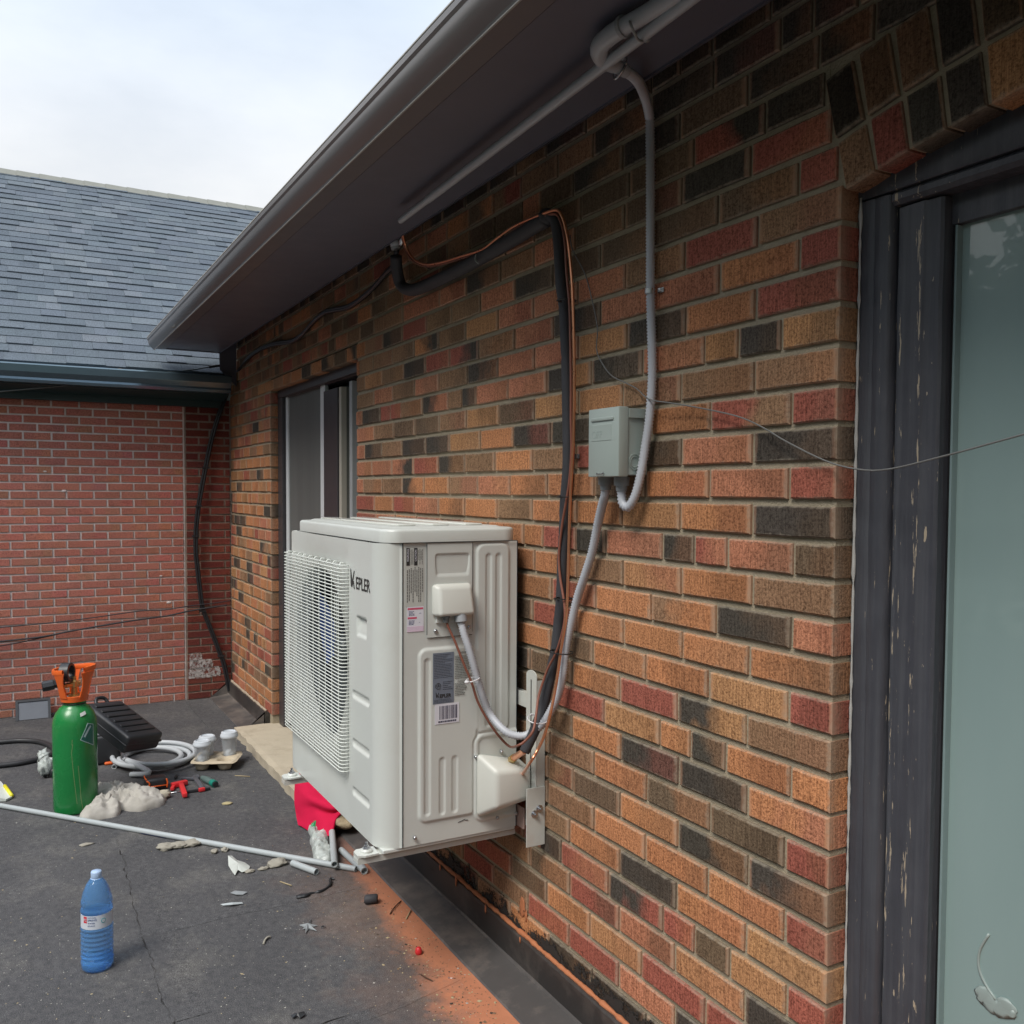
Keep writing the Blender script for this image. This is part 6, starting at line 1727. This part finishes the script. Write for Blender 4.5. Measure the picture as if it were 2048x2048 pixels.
def ptch(u, v_):
    p = onlong(284+52*u); d_ = (b_-a_).normalized(); s_ = Vector((0,0,1)).cross(d_); u_ = d_.cross(s_)
    wid_ = math.sin(math.pi*min(1, max(0, u)))**.5*.9+.05
    a = -rad(20)-rad(65)*wid_*v_-rad(10)*u
    tow = (EYE-p); tow.z = 0; sgn = 1 if s_.dot(tow) > 0 else -1
    return p+(s_*sgn*math.cos(a)-u_*math.sin(-a)*1.0)*.0137
obj('blue_print', grid(ptch, 16, 6), mat('blue ink patch', (.02,.06,.26), .4), lp, True)
def offcut(p, q, lab, r=.0145, grp='grey pipe lengths on the roof'):
    o = obj('pipe_offcut', tube([p, q], r, 14, hollow=.78), m_pip, None, True, angle=50); tag(o, lab, 'pipe', grp); return o
offcut(gp(585,1726,.0145), gp(633,1744,.0145), 'short pipe offcut lying below the long pipe, its open end to the right')
offcut(gp(682,1700,.0145), gp(722,1736,.0145), 'short pipe offcut beside the flashing, right of the plastic bag')
o = obj('pipe_coupling', tube([gp(722,1733,.016), gp(729,1742,.016)], .0165, 14, hollow=.8), m_pip, None, True, angle=50); tag(o, 'tiny pipe coupling at the end of the offcut nearest the flashing', 'coupling')
q1 = gp(669, 1729, .034); q0 = wp(664, 1662, q1.y+.22)
q0 = gp(664, 1664, .055)
offcut(q0, q1, 'pipe offcut pointing at the camera, resting on the long pipe and the red cloth', .0150)
# ------------------------------------------------------------------ plastic bag with a green patch
m_bag, nt, b, out = nodes('clear bag film')
v = wpos(nt); gnz = noise(nt, v, 22, 4, .6)
nt.links.new(mixc(nt, gnz, (.44,.50,.47), (.74,.78,.75)), b.inputs['Base Color']); b.inputs['Roughness'].default_value = .28
nt.links.new(ramp(nt, gnz, .30, .65, (.50,.50,.50), (.92,.92,.92)), b.inputs['Alpha'])
bump(nt, b, noise(nt, v, 45, 3), .8, .006)
o = heap('plastic_bag', [(616,1662),(632,1652),(648,1650),(656,1655),(660,1690),(664,1722),(640,1726),(628,1720),(622,1690)], .075, m_bag, 'crumpled clear plastic bag with a green patch beside the red cloth', 'plastic bag', 11, fr=17)
o.location.z += .006
g_ = heap('green_label', [(620,1664),(634,1654),(644,1653),(646,1662),(638,1672),(626,1680)], .080, mat('green printed film', (.02,.32,.12), .35, 0, .15, 20), 'x', 'x', 11, fr=17)
del g_['category']; del g_['label']; wlg = g_.location.copy(); g_.parent = o; g_.location = wlg-o.location+Vector((0,0,.010))
# ------------------------------------------------------------------ red cloth over blocks, stone beside it
m_redc = mat('crimson cloth', (.58,.012,.060), .85, 0, .10, 6, .35, 220, .15)
def clothS():
    # control points: rows go from the wall side to the front hem, traced on the drape
    rows = [
     [gp(596,1548,.16), gp(612,1545,.165), gp(632,1543,.17), gp(655,1545,.17), gp(690,1560,.17), gp(720,1585,.17)],
     [gp(592,1560,.15), gp(612,1562,.165), gp(635,1568,.17), gp(660,1580,.17), gp(690,1598,.165), gp(712,1606,.16)],
     [gp(590,1578,.11), gp(612,1590,.15), gp(640,1603,.155), gp(664,1612,.155), gp(690,1612,.15), gp(706,1618,.145)],
     [gp(590,1605,.07), gp(610,1612,.10), gp(634,1618,.11), gp(656,1626,.11), gp(678,1626,.12), gp(694,1622,.13)],
     [gp(593,1630,.03), gp(611,1634,.055), gp(630,1642,.06), gp(650,1652,.065), gp(668,1645,.08), gp(674,1634,.10)],
     [gp(597,1650,.006), gp(612,1658,.008), gp(630,1668,.014), gp(648,1674,.03), gp(662,1668,.045), gp(669,1654,.06)]]
    nu, nv = 30, 30
    def cr(p0, p1, p2, p3, t): return 0.5*((2*p1)+(-p0+p2)*t+(2*p0-5*p1+4*p2-p3)*t*t+(-p0+3*p1-3*p2+p3)*t**3)
    def ev(arr, t):
        n = len(arr)-1; x = t*n; i = min(int(x), n-1); f = x-i
        g = lambda k: arr[max(0, min(n, k))]
        return cr(g(i-1), g(i), g(i+1), g(i+2), f)
    def fn(u, v_):
        col = [ev(r_, v_) for r_ in rows]
        p = ev(col, u)
        k = mnoise.noise(Vector((u*3.2, v_*4.0, 5)))*.010+mnoise.noise(Vector((u*9, v_*9, 1)))*.003
        return p+Vector((k*.6, -k*.4, k))
    return sheet(fn, nu, nv, -.003)
rc_ = obj('red_cloth', clothS(), m_redc, None, True, angle=75); tag(rc_, 'crimson cloth draped over the blocks below the air conditioner', 'cloth')
m_stone = mat('rough beige stone', (.40,.33,.22), .95, 0, .25, 14, .9, 50, .1, dirt=(.16,.13,.10), dirt_amt=.6, dist=.008)
s1 = wp(690, 1638, 1.33)
o = obj('stone', blob(gp(684,1636,.075), .085, .060, .048, 9, 12, .35, 1.2), m_stone, None, True); tag(o, 'rough beige stone showing under the right edge of the red cloth', 'stone')
o = obj('dark_block', bbox(gp(684,1650).x-.12, gp(684,1650).y-.03, .003, gp(684,1650).x+.02, gp(684,1650).y+.11, .055, .012, 3), mat('black block', (.015,.014,.014), .8, 0, .3, 20, .5, 60), None, True, angle=40); tag(o, 'black block below the beige stone beside the flashing', 'block')
pb_ = gp(665, 1596, .12)
o = obj('prop_block', bbox(pb_.x-.17, pb_.y-.10, .004, pb_.x+.10, pb_.y+.11, .118, .01), m_conc, None); tag(o, 'pale block holding up the red cloth below the unit', 'block')
# ------------------------------------------------------------------ small litter one can point at
m_putty = mat('grey putty', (.33,.31,.26), .95, 0, .15, 30, .7, 110)
def lump(name, px_, py_, sx, sy, sz, seed, m, lab, cat, n=12, parts=1, grp=None):
    c0 = gp(px_, py_, 0); gs = []
    for i in range(parts):
        off = Vector(((i-(parts-1)/2)*sx*.15, (i-(parts-1)/2)*sy*1.5/max(1, parts-1) if parts > 1 else 0, 0))
        gs.append(blob((c0.x+off.x, c0.y+off.y, sz*.55), sx, sy*(1 if parts == 1 else .55), sz*.75, seed+i, n, .45, 1.6))
    o = obj(name, join(*gs), m, None, True); tag(o, lab, cat, grp); return o
lump('putty_lump', 358, 1694, .034, .075, .020, 3, m_putty, 'twisted grey putty lump in front of the long pipe, leftmost one', 'putty', 12, 3)
lump('putty_lump', 439, 1704, .018, .030, .014, 8, m_putty, 'smallest putty lump, close to the long pipe', 'putty', 12, 2)
lump('putty_lump', 554, 1730, .034, .045, .020, 13, m_putty, 'rounded putty lump left of the short pipe offcut', 'putty')
m_scrap = mat('white plastic scrap', (.55,.58,.54), .5, 0, .08, 20, .3, 60)
def shard(name, pts, h, m, lab, cat, th=.0015, seed=0):
    P = [gp(a_, b_) for a_, b_ in pts]; c = sum(P, Vector((0,0,0)))/len(P); n = len(P)
    V = [(p.x, p.y, .004+h*abs(mnoise.noise(p*30+Vector((seed,0,0))))*1.6) for p in P]+[(c.x, c.y, .006+h)]
    V += [(x, y, z-th) for x, y, z in V]
    k = n+1
    Fc = [(i, (i+1) % n, n) for i in range(n)]+[((i+1) % n+k, i+k, n+k) for i in range(n)]+[(i, i+k, (i+1) % n+k, (i+1) % n) for i in range(n)]
    o = obj(name, (V, Fc), m, None); tag(o, lab, cat); return o
shard('plastic_scrap', [(456,1722),(464,1717),(474,1726),(490,1728),(500,1736),(497,1744),(484,1748),(476,1745),(470,1753),(464,1748),(457,1736)], .02, m_scrap, 'torn white plastic scrap in the middle of the roof', 'scrap', seed=1)
lump('putty_lump', 513, 1742, .014, .040, .010, 19, m_putty, 'thin putty strip touching the white plastic scrap', 'putty', 12, 2)
shard('grey_chip', [(461,1788),(470,1784),(486,1785),(495,1787),(486,1791),(472,1792)], .006, m_fit, 'flat grey chip, upper of two below the long pipe', 'chip', seed=2)
shard('grey_chip', [(441,1812),(458,1808),(470,1810),(484,1807),(486,1809),(466,1814),(446,1813)], .006, m_pip, 'narrow grey sliver, lower of two chips below the long pipe', 'chip', seed=3)
P = [gp(597,1794,.004), gp(612,1789,.006), gp(628,1786,.004), gp(642,1782,.008), gp(655,1775,.006), gp(661,1766,.010), gp(660,1758,.006), gp(668,1758,.004)]
o = obj('tape_strip', join(tube(resample(smooth_path(P, 5), .008), lambda t, i: .006*(1+.7*mnoise.noise(Vector((i*.5, 0, 3)))), 6), blob(gp(606,1791,.008), .018, .030, .006, 4, 8, .5)), m_blk, None, True); tag(o, 'curled strip of black tape on the roof below the pipe offcuts', 'tape')
p = gp(741, 1798, .019); bk = thing('foam_offcut', 'short black foam pipe offcut on the brick dust near the flashing', 'foam offcut', p)
obj('sleeve', tube([gp(729,1799,.019), gp(732,1799,.019), gp(752,1797,.019), gp(755,1797,.019)], lambda t, i: [.014,.019,.019,.016][i], 14), m_foam, bk, True, angle=60)
sp_ = []
c0 = gp(616, 1854, .004)
for i, (x, y) in enumerate([(598,1851),(622,1838),(636,1852),(634,1863),(611,1868),(604,1860)]):
    q = gp(x, y, .003); d_ = (q-c0); s_ = Vector((-d_.y, d_.x, 0)).normalized()*.009
    V = [tuple(c0+s_+Vector((0,0,.004))), tuple(c0-s_+Vector((0,0,.004))), tuple(q+Vector((0,0,.002))), tuple(c0+Vector((0,0,.016))), tuple(c0+s_-Vector((0,0,.003))), tuple(c0-s_-Vector((0,0,.003)))]
    sp_.append((V, [(0,2,3), (1,3,2), (0,4,2), (5,1,2), (4,5,2)]))
o = obj('star_knob', join(*sp_), m_fit, None); tag(o, 'grey star shaped plastic piece on the roof right of the seam', 'plastic piece')
o = obj('hex_nut', lathe([(.004,0),(.009,0),(.009,.007),(.004,.007)], gp(646,1856,0), 6, cap=False), m_steel, None); tag(o, 'small steel nut beside the star shaped piece', 'nut')
o = obj('twig', join(tube(smooth_path([gp(527,1888,.004), gp(530,1880,.006), gp(536,1874,.008), gp(541,1874,.004)], 3), .0042, 6), tube([gp(530,1880,.006), gp(533,1876,.012)], .003, 5)), m_putty, None, True); tag(o, 'small grey broken stick in the lower middle of the roof', 'stick')
shard('black_chip', [(581,2036),(590,2032),(598,2034),(608,2028),(611,2034),(600,2040),(592,2036),(586,2041)], .010, m_blk, 'torn black chip at the bottom edge of the roof', 'chip', seed=5)
o = obj('wire_nut', lathe([(.0,.0),(.010,.0),(.0125,.004),(.013,.012),(.010,.022),(.006,.026),(.0,.027)], gp(837,1908,0), 18, cap=False), m_red, None, True); tag(o, 'small red cap lying on the orange brick dust', 'cap')
o = obj('nail', join(tube([gp(897,1956,.004), gp(911,1957,.003)], .0016, 6), tube([gp(896.4,1956,.004), gp(897,1956,.004)], .0045, 8)), m_steel, None, True); tag(o, 'steel nail lying on the orange dust beside the flashing', 'nail')
m_twig = mat('brown twig', (.10,.05,.03), .9)
o = obj('twig', tube(smooth_path([gp(842,1949,.003), gp(852,1955,.006), gp(862,1960,.004), gp(868,1964,.003)], 3), .0026, 5), m_twig, None, True); tag(o, 'dark brown twig on the orange dust left of the nail', 'twig')
o = obj('twig', tube(smooth_path([gp(780,1828,.003), gp(786,1818,.006), gp(795,1808,.006), gp(802,1802,.003)], 3), .0024, 5), m_twig, None, True); tag(o, 'thin curved twig above the red cap, near the flashing', 'twig')
m_straw = mat('pale straw', (.42,.34,.20), .9, 0, .2, 40)
for i, (a0, b0_, a1, b1_, lb) in enumerate([(470,1551,500,1553,'pale straw splinter right of the saw'), (560,1763,583,1771,'pale straw splinter above the black tape strip'), (812,1838,822,1820,'pale straw splinter on the dust above the red cap')]):
    o = obj('splinter', tube([gp(a0, b0_, .003), gp(a1, b1_, .005)], .0026, 5), m_straw, None, True); tag(o, lb, 'splinter')
lump('dry_crumb', 455, 1608, .020, .028, .008, 31, mat('dry yellow crumb', (.42,.36,.20), .95), 'pale yellow dried crumb on the roof left of the red cloth', 'crumb', 8)
lump('dry_crumb', 172, 1690, .018, .034, .006, 33, m_putty, 'flat pale smear of dried putty below the long pipe at left', 'crumb', 8)
# crumpled clear bag by the black hose
o = obj('crumpled_film', join(blob(gp(90,1534,.06), .045, .035, .055, 41, 12, .55, 2.2), blob(gp(86,1512,.09), .03, .03, .035, 45, 12, .6, 2.4), blob(gp(103,1530,.05), .03, .022, .045, 47, 12, .6, 2.2)), m_bag, None, True); tag(o, 'crumpled clear plastic film between the black hose and the gas cylinder', 'plastic film')
o = obj('dark_fittings', join(blob(gp(92,1545,.03), .02, .022, .028, 51, 8, .2), blob(gp(108,1545,.03), .022, .024, .030, 52, 8, .2)), m_blk, None, True); tag(o, 'dark fittings inside the crumpled film by the cylinder', 'fittings')
# yellow and white packet at the left edge
P = [gp(-30,1580,.0), gp(2,1578,.0), gp(24,1598,.0), gp(12,1604,.0), gp(-30,1606,.0)]
pk_ = thing('packet', 'yellow and white packet cut off by the left edge of the picture', 'packet', P[1])
V = [(p.x, p.y, .004) for p in P]+[(p.x*1.0-(.0), p.y, .045 if i not in (2, 3) else .015) for i, p in enumerate(P)]
obj('sleeve', (V, [(5,6,7,8,9), (4,3,2,1,0), (0,1,6,5), (1,2,7,6), (2,3,8,7), (3,4,9,8), (4,0,5,9)]), mat('white packet', (.62,.66,.62), .5), pk_)
a0 = Vector(V[6]); a1 = Vector(V[7]); a2 = Vector(V[8])
obj('yellow_edge', join(tube([a0+(a1-a0)*.35+Vector((0,0,.003)), a1+Vector((0,0,.002))], .010, 6)), mat('yellow print', (.80,.72,.03), .45), pk_, True)

# ------------------------------------------------------------------ fine debris, leaf bits, granules: nobody could count them
def scatter(name, n, area, sizes, m, lab, seed, flat=.35, bias=None):
    r = random.Random(seed); V, Fc = [], []
    for i in range(n):
        px_, py_ = area(r)
        c = gp(px_, py_, 0)
        if c.x > 1 or c.x < LX+.05 or c.y > 1.39 or c.y < -3: continue
        s_ = r.uniform(*sizes)*(1 if r.random() > .06 else 1.9); a = r.uniform(0, 6.28); e_ = r.uniform(.35, 1)
        d1, d2 = Vector((math.cos(a), math.sin(a), 0))*s_, Vector((-math.sin(a), math.cos(a), 0))*s_*e_
        h = s_*flat; n0 = len(V)
        V += [tuple(c+d1+Vector((0,0,.0008))), tuple(c+d2*r.uniform(.6,1)+Vector((0,0,.0008))), tuple(c-d1*r.uniform(.6,1)+Vector((0,0,.0008))), tuple(c-d2+Vector((0,0,.0008))), (c.x+r.uniform(-.3,.3)*s_, c.y+r.uniform(-.3,.3)*s_, h+.001)]
        Fc += [(n0,n0+1,n0+4), (n0+1,n0+2,n0+4), (n0+2,n0+3,n0+4), (n0+3,n0,n0+4), (n0+3,n0+2,n0+1,n0)]
    o = obj(name, (V, Fc), m, None, kind='stuff'); tag(o, lab, 'debris'); return o
def area_all(r):
    y = 1400+640*(r.random()**.8); return (r.uniform(-20, 1000), y)
def area_dust(r):
    t = r.random()**.7; return (640+330*t+r.gauss(0, 55), 1650+390*t+r.gauss(0, 30))
def area_step(r):
    t = r.random(); return (515+75*t+r.gauss(0, 9), 1475+80*t+r.gauss(0, 7))
scatter('pale_crumbs', 1500, area_all, (.0008, .0032), m_grit, 'tiny pale crumbs and plaster bits sprinkled over the dark roof', 3)
scatter('straw_bits', 200, area_all, (.002, .006), m_straw, 'tiny straw coloured leaf bits sprinkled over the roof', 5, .15)
scatter('dust_litter', 700, area_dust, (.0015, .0050), mat('brown litter', (.20,.13,.08), .95, 0, .5, 90), 'brown crumbs lying on the orange dust along the flashing', 7)
scatter('dark_litter', 200, area_dust, (.0015, .0050), mat('dark litter', (.05,.04,.03), .95), 'dark crumbs lying on the orange dust along the flashing', 9)
scatter('straw_litter', 120, area_dust, (.002, .007), m_straw, 'straw coloured chips lying on the orange dust along the flashing', 11, .2)
scatter('step_grit', 260, area_step, (.002, .007), mat('dark soil bits', (.10,.085,.065), .95, 0, .5, 60), 'dark soil bits gathered along the edge of the concrete step', 13, .7)

# ------------------------------------------------------------------ trees across the yard (behind the left shoulder; they shade the eave and mirror in the pane)
m_bark = mat('grey bark', (.09,.07,.05), .95, 0, .3, 6, .8, 20)
m_leaf, nt, b, out = nodes('green leaves')
v = wpos(nt); nt.links.new(mixc(nt, noise(nt, v, 3, 4), (.030,.075,.018), (.11,.19,.045)), b.inputs['Base Color']); b.inputs['Roughness'].default_value = .55
def tree(x, y, h, rad_, seed, lab):
    r = random.Random(seed); t = thing('leafy_tree', lab, 'tree', (x, y, -3.5), 'trees across the yard')
    base = Vector((x, y, -3.5)); top = Vector((x+r.uniform(-.4,.4), y, h*.55))
    gs = [tube([base, base+(top-base)*.5+Vector((.15,0,0)), top], lambda q, i: .22*(1-.55*q), 8)]
    cl = []
    for i in range(9):
        a = r.uniform(0, 6.28); s_ = base+(top-base)*r.uniform(.5, 1); e_ = s_+Vector((math.cos(a)*rad_*.7, math.sin(a)*rad_*.7, r.uniform(.6, 2.4)))
        gs.append(tube([s_, (s_+e_)/2+Vector((0,0,.3)), e_], lambda q, i: .07*(1-.7*q), 6)); cl.append(e_)
    obj('trunk', join(*gs), m_bark, t, True)
    V, Fc = [], []; cz = h*.45
    for k in range(40):
        cl.append(Vector((x, y, cz))+Vector((r.gauss(0, .5)*rad_, r.gauss(0, .5)*rad_, r.gauss(0, .42)*h*.55)))
    for c in cl:
        R = r.uniform(.55, 1.0)*rad_*.42
        for k in range(150):
            d_ = Vector((r.gauss(0,1), r.gauss(0,1), r.gauss(0,1))).normalized()*R*r.random()**.4; p = c+d_
            if p.z < -2.2: continue
            u = Vector((r.gauss(0,1), r.gauss(0,1), r.gauss(0,1))).normalized(); w_ = u.orthogonal().normalized(); s_ = r.uniform(.12, .24)
            n0 = len(V); V += [tuple(p+u*s_), tuple(p+w_*s_*.55), tuple(p-u*s_), tuple(p-w_*s_*.55)]; Fc.append((n0, n0+1, n0+2, n0+3))
    obj('crown', (V, Fc), m_leaf, t)
for i, (x, y, h, rr) in enumerate([(-9.5,-8.5,6.4,2.6), (-5.6,-9.5,7.6,2.9), (-1.8,-8.8,6.8,2.7), (2.4,-9.6,7.4,2.8), (6.2,-8.0,6.6,2.6), (9.0,-4.0,6.2,2.5), (9.5,.5,6.8,2.7)]):  # the trees at the near end are unseen additions that darken the door arch
    tree(x, y, h, rr, i+1, ['leafy tree farthest left across the yard, outside the picture', 'tall leafy tree second across the yard, outside the picture', 'leafy tree straight across from the air conditioner, outside the picture', 'leafy tree mirrored in the teal door pane', 'leafy tree right of the mirrored one, outside the picture', 'added leafy tree behind the viewer at the right, unseen, darkening the door arch', 'added leafy tree beyond the near end of the brick house, unseen, darkening the door arch'][i])
